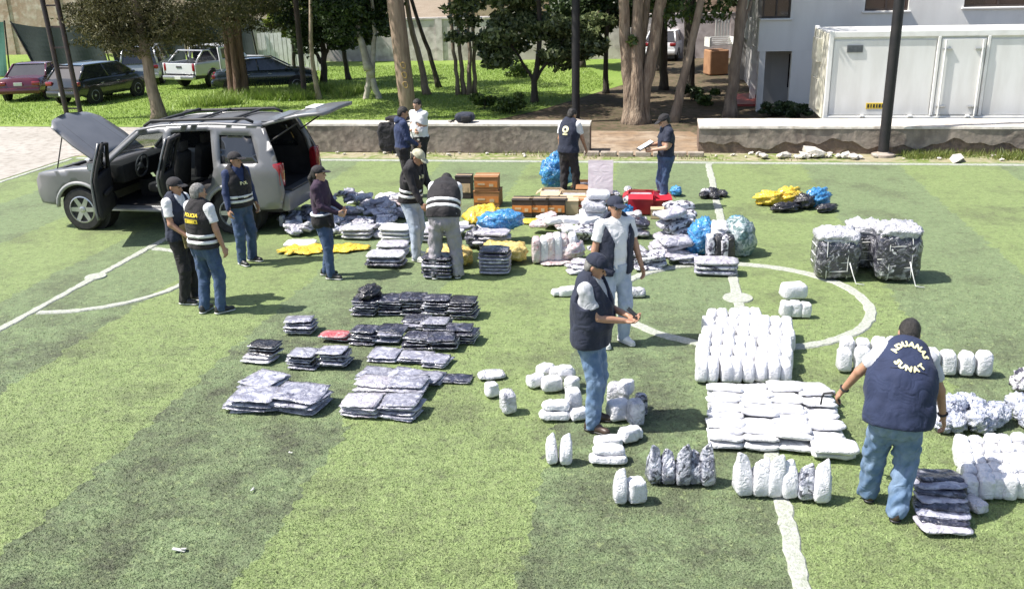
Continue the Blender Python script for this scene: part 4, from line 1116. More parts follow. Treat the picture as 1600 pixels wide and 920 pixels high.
    body.add(Ell(Hc - HZ * .092 + HY * .055, (.024, .022, .02), RH), .02)
    body.add(Cone(Hc + HY * .082 + HZ * .008, Hc + HY * .104 - HZ * .026, .009, .0135), .01)
    body.add(Ell(Hc + HY * .070 + HZ * .028, (.045, .016, .012), RH), .015)
    for s in (1, -1): body.add(Ell(Hc + HX * s * .076 - HY * .012 + HZ * .0, (.010, .020, .030), RH), .006)
    def put(nm, shp, mat, parent=root, hh=h):
        V, Fq = shp.mesh(hh)
        if len(V) == 0: return None
        return link(nm, mesh_np(nm, V, Fq, [mat]), parent)
    put('body', body, M[skin], hh=min(h, .0125))
    for s in (1, -1):
        m = MB(); m.ico(tuple(Hc + HY * .079 + HX * s * .029 + HZ * .008), (.012, .010, .008), 1); m.build('eye', M['eye'], root, True)
    m = MB(); m.ico(tuple(Hc + HY * .080 - HZ * .058), (.022, .008, .006), 1); m.build('mouth', M['lip'], root, True)
    above = lambda o, n_: (lambda P: (P - o) @ n_)
    # trousers
    tr = Shape(); f = .018 + baggy
    tr.add(Torso([(c, w + .016 + baggy * .4, d + .016 + baggy * .4, L, Fw) for c, w, d, L, Fw in secs[:3]]), .03)
    for s in (1, -1):
        hp, kn, an, fd = leg[s]
        tr.add(Cone(hp + U0 * .02, kn, .090 + f * .5, .060 + f), .045); tr.add(Cone(kn, an - V3(0, 0, .03), .058 + f, .046 + f), .02)
    tr.fold = folds(.018 + baggy * .25, 27, seed + 1, (1, 1, .5))
    tr.cut(above((pel + U0 * .03) if (vest or not tucked) else (W_ - U1 * .005), U0 if (vest or not tucked) else U1)); tr.cut(lambda P: .035 - P[..., 2])
    put('trousers', tr, M[trousers])
    # shirt
    smat, sleeve, collar = shirt
    st = Shape(); st.add(Torso(secs, .013), .02)
    for s in (1, -1):
        el, wr = arm[s]
        st.add(Cone(N_ - U3 * .02, sh[s], .050, .060), .03)
        if sleeve == 'short':
            e2 = sh[s] + (el - sh[s]) * .66; st.add(Cone(sh[s], e2, .066, .064), .03)
        elif sleeve == 'long':
            st.add(Cone(sh[s], el, .064, .052), .03); st.add(Cone(el, wr - unit(wr - el) * .01, .053, .036), .015)
    if collar:
        for k in range(12):
            a0, a1 = 2 * math.pi * k / 12, 2 * math.pi * (k + 1) / 12
            q = lambda a: N_ + U3 * .012 + L3 * math.cos(a) * .063 + F3 * math.sin(a) * .066 - U3 * (.03 * max(0, math.sin(a)))
            st.add(Cone(q(a0), q(a1), .014, .014), .004)
    st.fold = folds(.010, 22, seed + 2)
    if sleeve == 'short':
        for s in (1, -1):
            el, wr = arm[s]; d = unit(el - sh[s]); e2 = sh[s] + (el - sh[s]) * .66
            st.cut(lambda P, e2=e2, d=d: np.where(np.linalg.norm(P - e2, axis=-1) < .13, (P - e2) @ d, -1))
    hem = (pel - U0 * .02) if tucked else (pel - U0 * .10)
    st.cut(lambda P: np.where(np.linalg.norm((P - pel) - ((P - pel) @ U0)[..., None] * U0, axis=-1) < .28, (hem - P) @ U0, -1) if False else np.where(np.abs((P - pel) @ L0) < .235 + fw, (hem - P) @ U0, -1))
    st.cut(lambda P: .052 - np.linalg.norm(P - (N_ + U3 * .05 + F3 * .02), axis=-1))
    so = put('shirt', st, M[smat])
    vshape = None
    if vest:
        vs = Shape(); vs.add(Torso([(pel - U0 * .06, .178 + fw * .5, .125 + fw * .4, L0, F0)] + secs[1:-1] + [(N_ - U3 * .012, .10, .066, L3, F3)], .036 + fw * .12), .025)
        for s in (1, -1): vs.add(Cone(N_ - U3 * .02, sh[s] - L3 * s * .035, .052, .052), .04)
        vs.fold = folds(.013, 15, seed + 3)
        for s in (1, -1):
            el, wr = arm[s]; d = unit(unit(el - sh[s]) + L3 * s * .7)
            vs.cut(lambda P, s=s, d=d: .092 - np.linalg.norm(np.stack([(P - sh[s]) @ L3 - s * .075, (P - sh[s]) @ F3 * .95, np.clip(np.abs((P - sh[s] + U3 * .03) @ U3) - .045, 0, 9)], -1), axis=-1))
        vhem = pel - U0 * vest.get('hem', .05)
        vs.cut(lambda P: (vhem - P) @ U0)
        vs.cut(lambda P: .060 - np.linalg.norm(P - (N_ + U3 * .05), axis=-1))
        op = vest.get('open', 0.0)
        def vee(P):
            q = P - C_; x = np.abs(q @ L2); z = q @ U2; fr = q @ F2
            wv = np.clip((z + .06) * .42, 0, .1) + op * (.6 + .4 * np.clip(1 - (z + .2) * 1.2, 0, 1))
            return np.where(fr > .03, wv - x, -1)
        vs.cut(vee)
        vo = put('vest', vs, M[vest['mat']]); vshape = vs
        for (s0, s1) in vest.get('bands', ()):
            bd = Shape(); bd.u = vs.u; bd.fold = (lambda P: vs.fold(P) - .006); bd.cuts = list(vs.cuts)
            bd.cut(lambda P, s0=s0, s1=s1: np.maximum(s0 - (P - pel) @ U1, (P - pel) @ U1 - s1))
            put('reflective_band', bd, M['reflect'], vo, hh=min(h, .012))
        seams = [('back_seam', [rect2(-.135, -.118, .135, -.113, 10)], 'back', 'seam'), ('zip', [rect2(-.006, -.30, .006, -.02, 1)], 'front', 'seam')]
        if vest.get('open'): seams = seams[:1]
        for sx in (-1, 1):
            if not vest.get('open'): seams.append(('pocket', [rect2(sx * .085 - .045, -.27, sx * .085 + .045, -.17), rect2(sx * .085 - .050, -.175, sx * .085 + .050, -.150)], 'front', vest['mat']))
        for nm, items, where, mat in list(vest.get('prints', ())) + seams:
            sgn = -1 if where == 'back' else 1
            org = C_ + U2 * vest.get('pz', .02); rt = L2 * (1 if where == 'back' else -1)
            V, Fq = decal(vs, items, org + F2 * sgn * .0, rt, U2, .009 if nm == 'pocket' else .004 if nm in ('zip', 'back_seam') else .006)
            link(nm, mesh_np(nm, V, Fq, [M[mat]], smooth=False), vo)
    # hair and cap
    if hair:
        ha = Shape(); ha.add(Ell(Hc + HZ * .036 - HY * .016, (.083, .101, .099), RH), .02); ha.add(Ell(Hc - HZ * .02 - HY * .045, (.068, .060, .070), RH), .03)
        if hairlen:
            ha.add(Cone(Hc - HY * .10 + HZ * .03, Hc - HY * .15 - HZ * .06, .03, .035), .02); ha.add(Cone(Hc - HY * .15 - HZ * .06, Hc - HY * .135 - HZ * .24, .035, .015), .02)
        ha.fold = folds(.004, 60, seed + 4)
        ha.cut(lambda P: np.minimum((P - Hc) @ HY - .035 + .0 * ((P - Hc) @ HZ), .068 - (P - Hc) @ HZ)); ha.cut(lambda P: np.where((P - Hc) @ HY > -.10, -.075 - (P - Hc) @ HZ, -1))
        ha.cut(lambda P: np.minimum(np.minimum((P - Hc) @ HY + .035, .02 - (P - Hc) @ HZ), .2))
        put('hair', ha, M[hair], hh=.011)
    if cap:
        cp_ = Shape(); cp_.add(Ell(Hc + HZ * .045 - HY * .012, (.090, .110, .092), RH), .02)
        cp_.cut(lambda P: .030 - (P - Hc) @ HZ + .0)
        if brim:
            br = Ell(Hc + HY * .115 + HZ * .040, (.074, .078, .014), rotm(0, 0, 0) @ RH @ rotm(0, .18, 0)); cp_.add(br, .008)
        put('cap', cp_, M[cap], hh=.010)
    if glasses:
        m = MB()
        for s in (1, -1): m.ico(tuple(Hc + HY * .088 + HX * s * .032 + HZ * .006), (.026, .010, .018), 2)
        m.build('sunglasses', M['lens'], root, True)
    # shoes
    for s in (1, -1):
        hp, kn, an, fd = leg[s]; z0 = an[2] - .085
        sx = Shape(); heel = V3(an[0], an[1], z0 + .045) - fd * .045; toe = V3(an[0], an[1], z0 + .034) + fd * .155
        sx.add(Cone(heel, toe, .044, .036), .01); sx.add(Cone(heel + fd * .02 + V3(0, 0, .04), heel + fd * .10 + V3(0, 0, .01), .045, .040), .03)
        sx.cut(lambda P: z0 + .020 - P[..., 2])
        sh_o = put('shoe', sx, M[shoes], hh=.011)
        so_ = Shape(); so_.add(Cone(heel - V3(0, 0, .02), toe - V3(0, 0, .012), .048, .042), .01); so_.cut(lambda P: z0 - P[..., 2]); so_.cut(lambda P: P[..., 2] - (z0 + .024))
        put('sole', so_, M['sole_white'] if shoes != 'shoe_brown' else M['shoe_black'], sh_o, hh=.011)
    info = dict(N=N_, C=C_, W=W_, pel=pel, L=L2, F=F2, U=U2, arm=arm, Hc=Hc, HX=HX, HY=HY, HZ=HZ, sh=sh, body=body, put=put, leg=leg, secs=secs, L3=L3, F3=F3, U3=U3, U0=U0, L0=L0, F0=F0)
    if extras: extras(root, info)
    return root, info
DEG = math.pi / 180
def dirdeg(d): return d * DEG        # 0 = +X (right in the photo), 90 = away from the viewer, 270 = towards the viewer
BANDS = ((.03, .075), (.105, .150))
def lanyard(root, I): pass

# 1. man in a dark cap at the left, in profile
def ex1(root, I):
    m = MB(); m.rbox(tuple(I['pel'] + V3(.05, .17, .02)), (.24, .02, .32), .008, M=Matrix.Rotation(.15, 3, 'X')); m.build('folder', M['khaki'], root)
M['seam'] = pm('dark_seam_tape', (.006, .006, .009), None, rough=.7)
M['khaki'] = pm('khaki_card', (.30, .24, .10), (.24, .19, .08), 8, 3, .8)
person('leftmost man, in dark cap and white short sleeves, standing in profile', G(297, 472), dirdeg(-20), 1.70, .015, hands=(V3(.16, .24, 1.00), V3(-.05, .27, 1.02)), grip=(.7, .7),
       cap='black_cloth', shirt=('white_shirt', 'short', True), vest=dict(mat='navy', bands=()), trousers='black_cloth', head=(.05, .12, 0), seed=11, extras=ex1, shoes='shoe_black')
# 2. grey-haired man, back to the viewer
person('grey-haired man seen from behind in black vest with yellow lettering and white bands', G(333, 488), dirdeg(62), 1.70, .0135,
       feet=((.13, .02, -.45), (-.10, -.05, .2)), hands=(V3(.30, .06, .86), V3(-.20, .16, .93)), hair='hair_grey', head=(-.35, .08, 0), fat=.015,
       shirt=('white_shirt', 'short', True), trousers='denim_dark', seed=21,
       vest=dict(mat='black_cloth', bands=((.02, .065), (.10, .145)), pz=.0, prints=(
           ('lettering', line_text('POLICIA', .062, y=.035, width=.92, bold=.004), 'back', 'yellow_print'),
           ('lettering_box', [rect2(-.10, -.050, .10, -.040), rect2(-.10, -.008, .10, .002), rect2(-.105, -.050, -.088, .002, 1), rect2(.088, -.050, .105, .002, 1), rect2(-.07, -.036, .07, -.014)], 'back', 'yellow_print'))))
# 3. man in black cap beside the rear door
def emblem3(): return line_text('POL', .066, y=-.065, bold=.003)
person('man in black cap and navy long sleeves with banded vest beside silver car', G(385, 411), dirdeg(-38), 1.70, .0145,
       feet=((.10, .03, -.15), (-.12, .0, .3)), hands=(V3(.27, .10, .88), V3(-.27, .08, .86)), cap='black_cloth', head=(.35, .05, 0), fat=.02,
       shirt=('hoodie', 'long', False), trousers='denim_dark', seed=31,
       vest=dict(mat='black_cloth', bands=((.03, .075), (.10, .145)), pz=.02, prints=(
           ('badge', [ring2(.012, .030, (0, .07)), rect2(-.035, .02, .035, .034)], 'front', 'pale_print'), ('lettering', emblem3(), 'front', 'pale_print'))))
# 4. woman with ponytail and a jacket tied round her waist
def ex4(root, I):
    b = Shape(); b.add(Torso([(I['pel'] - I['U0'] * .06, .185, .135, I['L0'], I['F0']), (I['pel'] + I['U0'] * .06, .180, .130, I['L0'], I['F0'])], .026), .02)
    b.add(Cone(I['pel'] + V3(.10, .14, .04), I['pel'] + V3(.12, .20, -.10), .05, .04), .03)
    b.fold = folds(.014, 20, 44); b.cut(lambda P: P[..., 2] - (I['pel'][2] + .05)); b.cut(lambda P: (I['pel'][2] - .16) - P[..., 2])
    j = I['put']('tied_jacket', b, M['black_cloth'])
    w = Shape(); w.add(Torso([(I['pel'] + I['U0'] * .035, .186, .136, I['L0'], I['F0']), (I['pel'] + I['U0'] * .065, .184, .134, I['L0'], I['F0'])], .032), .01); w.cut(lambda P: P[..., 2] - (I['pel'][2] + .075)); w.cut(lambda P: I['pel'][2] + .045 - P[..., 2])
    I['put']('waist_trim', w, M['white_shirt'], j)
person('woman in black cap and ponytail with jacket tied round her waist', G(512, 433), dirdeg(-12), 1.62, .0145,
       feet=((.10, .10, -.1), (-.09, -.06, .15)), hands=(V3(.12, .30, 1.06), V3(-.08, .30, 1.08)), cap='black_cloth', hairlen=1, head=(0.05, -.02, 0), skin='skin2',
       shirt=('plum', 'long', False), trousers='denim_dark', seed=41, extras=ex4, grip=(.7, .7), baggy=-.006)
# 5. man in white polo behind
person('man in white polo shirt standing by the low wall, arms folded', G(660, 286), dirdeg(232), 1.72, .0155, hands=(V3(-.10, .22, 1.12), V3(.12, .20, 1.10)), grip=(.8, .8), hair='hair_black', head=(.1, .25, 0), fat=.03,
       shirt=('white_shirt', 'short', True), trousers='black_cloth', seed=51, tucked=False, skin='skin2')
# 6. man in navy hoodie
def ex6(root, I):
    hd = Shape(); hd.add(Ell(I['N'] - I['F3'] * .075 - I['U3'] * .01, (.10, .06, .075)), .02); hd.add(Cone(I['N'] - I['F3'] * .02 + I['L3'] * .09, I['N'] - I['F3'] * .02 - I['L3'] * .09, .035, .035), .04); hd.fold = folds(.008, 22, 66)
    I['put']('hood', hd, M['hoodie'])
person('man in navy hooded sweatshirt facing the man in white polo', G(634, 308), dirdeg(20), 1.74, .0155, hands=(V3(.14, .25, 1.02), V3(-.12, .26, 1.03)), grip=(.8, .8), hair='hair_black', head=(-.1, .35, 0), fat=.02,
       shirt=('hoodie', 'long', False), trousers='black_cloth', seed=61, extras=ex6, tucked=False)
# 7. man in camouflage cap looking down
person('man in pale camouflage cap and light jeans looking down beside sack', G(650, 404), dirdeg(-28), 1.72, .0145, pel=(0, -.03, .955), lean=.22,
       feet=((.13, .10, -.2), (-.12, -.08, .2)), hands=(V3(.20, .30, .92), V3(-.16, .32, .95)), cap='camo', head=(.0, .60, 0),
       shirt=('black_cloth', 'long', False), trousers='denim_light', shoes='shoe_white', seed=71, grip=(.6, .6),
       vest=dict(mat='black_cloth', bands=((.04, .085), (.115, .16)), pz=.02, prints=(('lettering', line_text('PNP', .07, y=-.02, bold=.003), 'front', 'pale_print'),)))
# 8. man bending over the sacks, back to the viewer
person('man in grey sweatpants bending over an open sack, back turned', G(698, 434), dirdeg(88), 1.74, .0135, pel=(0, -.06, .955), lean=1.05, side=0.05,
       feet=((.17, .0, -.15), (-.17, -.02, .15)), hands=(V3(.10, .60, .55), V3(-.18, .56, .50)), head=(0, 1.5, 0), fat=.03, hair='hair_black', baggy=.016,
       shirt=('white_shirt', 'short', False), trousers='sweat', seed=81, vest=dict(mat='black_cloth', bands=((.05, .10), (.14, .19)), prints=()))
# 9. man in vest with round emblem on the back
M['emblem_yellow'] = pm('faded_yellow_emblem', (.86, .83, .55), (.74, .70, .42), 20, 3, .6)
person('man in vest with round yellow back emblem and white sleeves among the boxes', G(889, 311), dirdeg(58), 1.70, .0155, lean=.16, pel=(0, -.02, .965),
       feet=((.12, .08, -.2), (-.10, -.06, .2)), hands=(V3(.22, .28, .95), V3(-.24, .10, .88)), head=(-.3, .45, 0), hair='hair_black',
       shirt=('white_shirt', 'short', False), trousers='black_cloth', seed=91, vest=dict(mat='navy', bands=(), pz=.03, prints=(
           ('emblem', [ring2(.028, .066), rect2(-.05, -.105, .05, -.075)], 'back', 'emblem_yellow'),)))
# 10. man writing on a folder
def ex10(root, I):
    c = (I['arm'][1][1] + I['arm'][-1][1]) / 2 + V3(0, .10, .045)
    m = MB(); m.rbox(tuple(c), (.23, .30, .018), .006, M=Matrix.Rotation(-.5, 3, 'X')); f = m.build('folder', M['black'], root)
    m = MB(); m.box(tuple(c + V3(.0, -.006, .014)), (.20, .27, .006), M=Matrix.Rotation(-.5, 3, 'X')); m.build('paper', M['white_shirt'], f)
person('man in dark polo and cap writing on a folder near far touchline', G(1038, 326), dirdeg(188), 1.70, .015, hands=(V3(.10, .30, 1.16), V3(-.12, .30, 1.12)), grip=(.7, .8), cap='black_cloth', head=(0, .45, 0), fat=.015,
       shirt=('navy', 'short', True), trousers='denim_dark', seed=101, extras=ex10, tucked=False, skin='skin2')
# 11. man in sunglasses, white shirt under open vest
person('man in sunglasses and cap with open dark vest over white shirt', G(958, 536), dirdeg(292), 1.74, .0135, hands=(V3(.30, .05, .90), V3(-.30, .10, .92)), cap='navy', head=(.0, -.02, 0), fat=.02, glasses=True,
       feet=((.11, .0, -.25), (-.12, .03, .2)), shirt=('white_shirt', 'short', False), trousers='denim_light', shoes='shoe_white', seed=111, tucked=False, vest=dict(mat='navy', bands=(), open=.085, hem=.10))
# 12. man reading his phone
def ex12(root, I):
    c = (I['arm'][1][1] + I['arm'][-1][1]) / 2 + V3(0, .07, .05)
    m = MB(); m.rbox(tuple(c), (.075, .15, .011), .004, M=Matrix.Rotation(-.7, 3, 'X')); ph = m.build('phone', M['black'], root)
    m = MB(); m.box(tuple(c + V3(0, -.004, .0075)), (.064, .13, .003), M=Matrix.Rotation(-.7, 3, 'X')); m.build('screen', M['lens'], ph)
    q = [I['N'] + I['L3'] * x + I['F3'] * y + I['U3'] * z for x, y, z in ((-.07, -.02, .02), (-.09, .10, -.05), (-.06, .175, -.18), (.0, .19, -.26), (.06, .175, -.18), (.09, .10, -.05), (.07, -.02, .02))]
    m = MB(); m.tube([tuple(p) for p in q], .006, 6); m.build('lanyard', M['white_shirt'], root)
person('man in navy cap, vest and jeans reading a phone among white packages', G(922, 664), dirdeg(-22), 1.72, .0115, hands=(V3(.06, .34, 1.14), V3(-.06, .34, 1.15)), grip=(.75, .75), cap='navy', head=(.0, .42, 0), fat=.045,
       feet=((.12, .06, -.25), (-.11, .0, .12)), shirt=('grey_shirt', 'short', True), trousers='denim', shoes='shoe_brown', seed=121, vest=dict(mat='navy', bands=(), hem=.10), extras=ex12, palm=(V3(0, 0, 1), V3(0, 0, 1)), hair='hair_grey')
# 13. customs officer bending down at the right
def ex13(root, I):
    for s, nm in ((1, 'wristwatch'), (-1, 'bracelet')):
        el, wr = I['arm'][s]; d = unit(wr - el); a = unit(np.cross(d, V3(0, 0, 1))); b = np.cross(d, a)
        m = MB(); m.tube([tuple(wr - d * .03 + a * math.cos(t) * .034 + b * math.sin(t) * .034) for t in np.linspace(0, 2 * math.pi, 15)[:-1]], .009, 6, closed=True); m.build(nm, M['black'], root)
    el, wr = I['arm'][-1]; d = unit(wr - el); c = wr + d * .13
    m = MB(); m.tube([tuple(c + V3(-.10, 0, .02) * 1.0), tuple(c + V3(-.085, .02, .045)), tuple(c + V3(-.02, .02, .055)), tuple(c + V3(.03, .0, .03)), tuple(c + V3(.045, -.02, -.04))], [.008, .011, .012, .011, .008], 7); m.build('sunglasses_frame', M['black'], root, True)
    m = MB(); m.tube([tuple(c + V3(-.10, 0, .02)), tuple(c + V3(-.105, 0, -.05))], .008, 6); m.build('sunglasses_arm', M['black'], root, True)
ADU = arc_text('ADUANAS', .064, .102, True, .84, .0046) + arc_text('SUNAT', .066, .085, False, .80, .0046)
person('heavy man in dark blue customs vest leaning over the white packages, back turned', G(1380, 793), dirdeg(78), 1.69, .0115, pel=(.0, -.12, .93), lean=.78, side=.14, twist=-.1,
       feet=((.07, -.16, -.35), (-.11, .12, .1)), hands=(V3(.50, .20, .50), V3(-.58, .46, .50)), poles=(V3(.7, -.5, .2), V3(-.5, -.6, .5)), head=(-.15, .75, .08), fat=.07, hair='hair_black',
       shirt=('grey_shirt', 'short', True), trousers='denim', shoes='shoe_brown', seed=131, baggy=.012, tucked=False, skin='skin',
       vest=dict(mat='blue_vest', bands=(), hem=.10, pz=.045, prints=(('lettering', ADU, 'back', 'pale_print'),)), extras=ex13, grip=(.35, .6))
# ================================================================ VEHICLES
M['silver'] = pm('grey_metallic_paint', (.185, .187, .195), (.155, .157, .165), 3, 3, .42, metal=.15, coat=.45)
M['silver_dark'] = pm('dark_grey_plastic', (.055, .056, .06), (.08, .08, .083), 8, 3, .6)
M['flare'] = pm('pale_grey_trim', (.33, .33, .34), (.27, .27, .28), 6, 3, .5)
M['interior'] = pm('black_cabin_trim', (.014, .013, .014), (.026, .024, .024), 8, 3, .8)
M['seat'] = pm('dark_seat_cloth', (.03, .028, .03), (.05, .045, .045), 9, 3, .85)
M['glass'] = pm('tinted_car_glass', (.02, .022, .026), (.03, .032, .036), 2, 2, .05, coat=.8)
def clear_glass():
    m, nt, b = _nodes('clear_car_glass'); L = nt.links
    tr = _n(nt, 'ShaderNodeBsdfTransparent'); tr.inputs[0].default_value = (.62, .66, .66, 1)
    gl = _n(nt, 'ShaderNodeBsdfGlossy'); gl.inputs['Roughness'].default_value = .03
    nz = _n(nt, 'ShaderNodeTexNoise'); nz.inputs['Scale'].default_value = 2.0
    mr = _n(nt, 'ShaderNodeMapRange'); mr.inputs['To Min'].default_value = .10; mr.inputs['To Max'].default_value = .22; L.new(nz.outputs[0], mr.inputs['Value'])
    ms = _n(nt, 'ShaderNodeMixShader'); L.new(mr.outputs[0], ms.inputs[0]); L.new(tr.outputs[0], ms.inputs[1]); L.new(gl.outputs[0], ms.inputs[2])
    L.new(ms.outputs[0], nt.nodes['Material Output'].inputs['Surface'])
    return m
M['clear_glass'] = clear_glass()
M['tyre'] = pm('black_tyre_rubber', (.018, .018, .019), (.035, .034, .033), 14, 3, .8)
M['rim'] = pm('alloy_rim', (.50, .51, .52), (.42, .43, .44), 9, 3, .3, metal=.7)
M['red_lamp'] = pm('red_tail_lamp', (.30, .012, .02), (.22, .01, .016), 9, 3, .15, coat=.8)
M['head_lamp'] = pm('clear_head_lamp', (.60, .62, .64), (.45, .47, .5), 12, 3, .1, coat=.8)
M['plate'] = pm('white_number_plate', (.74, .74, .72), (.66, .66, .64), 12, 3, .5)
def pip(x, y, poly):
    ins = False; n = len(poly)
    for i in range(n):
        x1, y1 = poly[i]; x2, y2 = poly[i - 1]
        if (y1 > y) != (y2 > y) and x < (x2 - x1) * (y - y1) / (y2 - y1 + 1e-12) + x1: ins = not ins
    return ins
def dens(poly, step):
    out = []
    for i in range(len(poly)):
        a, b = poly[i], poly[(i + 1) % len(poly)]; n = max(1, int(math.hypot(b[0] - a[0], b[1] - a[1]) / step))
        out += [(a[0] + (b[0] - a[0]) * k / n, a[1] + (b[1] - a[1]) * k / n) for k in range(n)]
    return out
def panel(outline, holes, fn, step=.09):
    """a sheet cut to an outline with holes, mapped to 3D by fn(u, v)"""
    O = dens(outline, step); Hs = [dens(h, step) for h in holes]
    pts = []; ed = []
    for loop in [O] + Hs:
        b = len(pts); pts += loop; n = len(loop); ed += [(b + i, b + (i + 1) % n) for i in range(n)]
    xs = [p[0] for p in O]; ys = [p[1] for p in O]
    x = min(xs) + step / 2
    while x < max(xs):
        y = min(ys) + step / 2
        while y < max(ys):
            if pip(x, y, O) and not any(pip(x, y, h) for h in Hs) and min(math.hypot(x - p[0], y - p[1]) for p in pts) > step * .55:
                pts.append((x, y))
            y += step
        x += step
    vs, es, fs, *_ = delaunay_2d_cdt([Vector(p) for p in pts], ed, [], 0, 1e-5)
    keep = []
    for f in fs:
        cx = sum(vs[i][0] for i in f) / len(f); cy = sum(vs[i][1] for i in f) / len(f)
        if pip(cx, cy, O) and not any(pip(cx, cy, h) for h in Hs): keep.append(tuple(f))
    return [fn(v[0], v[1]) for v in vs], keep
def panel_obj(name, mat, parent, outline, holes, fn, thick=.03, step=.09, smooth=True, offset=0):
    V, Fs = panel(outline, holes, fn, step)
    me = bpy.data.meshes.new(name); me.from_pydata([tuple(v) for v in V], [], Fs); me.materials.append(mat); me.update()
    if smooth:
        me.polygons.foreach_set('use_smooth', np.ones(len(me.polygons), bool))
    o = link(name, me, parent)
    if thick:
        md = o.modifiers.new('thick', 'SOLIDIFY'); md.thickness = thick; md.offset = offset
    return o
def arc_pts(cx, cz, r, a0, a1, n=12): return [(cx + r * math.cos(a0 + (a1 - a0) * i / n), cz + r * math.sin(a0 + (a1 - a0) * i / n)) for i in range(n + 1)]
def wheel(parent, c, r=.37, w=.25, side=-1, spokes=6, tyre='tyre', rim='rim'):
    """axle along local Y; side: which way the outer face looks"""
    e = link('wheel', None, parent, c)
    R = Matrix.Rotation(-math.pi / 2 * side, 3, 'X')
    m = MB(); m.lathe((0, 0, 0), [(r * .60, -w / 2), (r * .93, -w / 2), (r, -w / 2 + .03), (r, w / 2 - .03), (r * .93, w / 2), (r * .66, w / 2), (r * .64, w / 2 - .03)], 28, M=R); m.build('tyre', M[tyre], e, 'auto')
    m = MB(); m.lathe((0, 0, 0), [(r * .63, -w / 2 + .02), (r * .66, w / 2 - .005), (r * .60, w / 2 + .004), (r * .58, w / 2 - .05), (.02, w / 2 - .07)], 28, M=R)
    for k in range(spokes):
        an = 2 * math.pi * k / spokes; d = Vector((math.cos(an), math.sin(an), 0)); q = Vector((-d.y, d.x, 0))
        V = []
        for rr, hw_, z in ((r * .10, .045, w / 2 - .02), (r * .62, .034, w / 2 - .01)):
            for s in (-1, 1):
                for zz in (z - .05, z): V.append(R @ (d * rr + q * hw_ * s + Vector((0, 0, zz))))
        m.add(V, [(0, 1, 3, 2), (4, 6, 7, 5), (0, 4, 5, 1), (2, 3, 7, 6), (1, 5, 7, 3), (0, 2, 6, 4)])
    m.lathe((0, 0, 0), [(.055, w / 2 - .06), (.055, w / 2 - .005), (.03, w / 2 + .005)], 12, M=R)
    m.build('rim', M[rim], e)
    m = MB(); m.lathe((0, 0, 0), [(r * .57, w / 2 - .10), (r * .57, w / 2 - .085)], 20, M=R); m.build('brake_disc', M['interior'], e)
    return e

# --- the silver off-road car with every door open
SUV = empty('silver_suv', (-8.20, 17.03, 0.004), math.radians(-11), 'silver grey off-road car with bonnet, doors and tailgate all open', 'car')
HW = .90
def hw(x, z):
    w = HW
    if z > 1.08: w -= (z - 1.08) ** 1.15 * .34
    if z < .6: w -= (.6 - z) * .10
    if x < .55: w -= (.55 - x) ** 2 * .42
    if x > 4.25: w -= (x - 4.25) ** 2 * .28
    return w
BODY = [(.10, .46), (.05, .62), (.06, .86), (.16, 1.00), (.60, 1.06), (1.36, 1.14), (2.06, 1.72), (2.5, 1.79), (3.4, 1.83), (4.30, 1.80), (4.42, 1.70), (4.58, 1.30), (4.66, 1.10), (4.70, .75), (4.62, .46)]
RARCH = arc_pts(3.75, .37, .45, math.radians(12), math.radians(168)); FARCH = arc_pts(.92, .37, .45, math.radians(12), math.radians(168))
OUT = BODY + [(4.25, .44)] + RARCH + [(3.25, .36), (1.45, .36)] + FARCH + [(.45, .44)]
D_F = [(1.50, .46), (1.46, 1.10), (2.10, 1.64), (2.55, 1.69), (2.60, 1.10), (2.60, .46)]
D_R = [(2.72, .46), (2.72, 1.10), (2.70, 1.70), (3.42, 1.73), (3.50, 1.12), (3.42, .86), (3.20, .66), (3.12, .46)]
Q_W = [(3.62, 1.20), (3.58, 1.66), (4.16, 1.65), (4.30, 1.22)]
W_F = [(1.62, 1.14), (2.12, 1.62), (2.52, 1.65), (2.56, 1.14)]
W_R = [(2.76, 1.14), (2.74, 1.66), (3.36, 1.68), (3.42, 1.16)]
for s in (-1, 1):
    holes = [D_F, D_R, Q_W] if s < 0 else [W_F, W_R, Q_W]
    panel_obj('body_side', M['silver'], SUV, OUT, holes, lambda x, z, s=s: (x, s * hw(x, z), z), .035)
    panel_obj('quarter_window', M['glass'], SUV, Q_W, [], lambda x, z, s=s: (x, s * (hw(x, z) - .012), z), .01)
    if s > 0:
        for W0 in (W_F, W_R): panel_obj('side_window', M['glass'], SUV, W0, [], lambda x, z: (x, hw(x, z) - .012, z), .008)
    for nm, cx in (('front_arch_trim', .92), ('rear_arch_trim', 3.75)):
        a = arc_pts(cx, .37, .47, math.radians(5), math.radians(175), 18); m = MB()
        m.tube([(x, s * (hw(x, z) + .012), z) for x, z in a], .035, 8); m.build(nm, M['flare'], SUV, True)
    m = MB(); m.tube([(1.35, s * (HW + .03), .40), (3.32, s * (HW + .03), .40)], .055, 8, flat=.6); m.build('side_step', M['flare'], SUV, True)
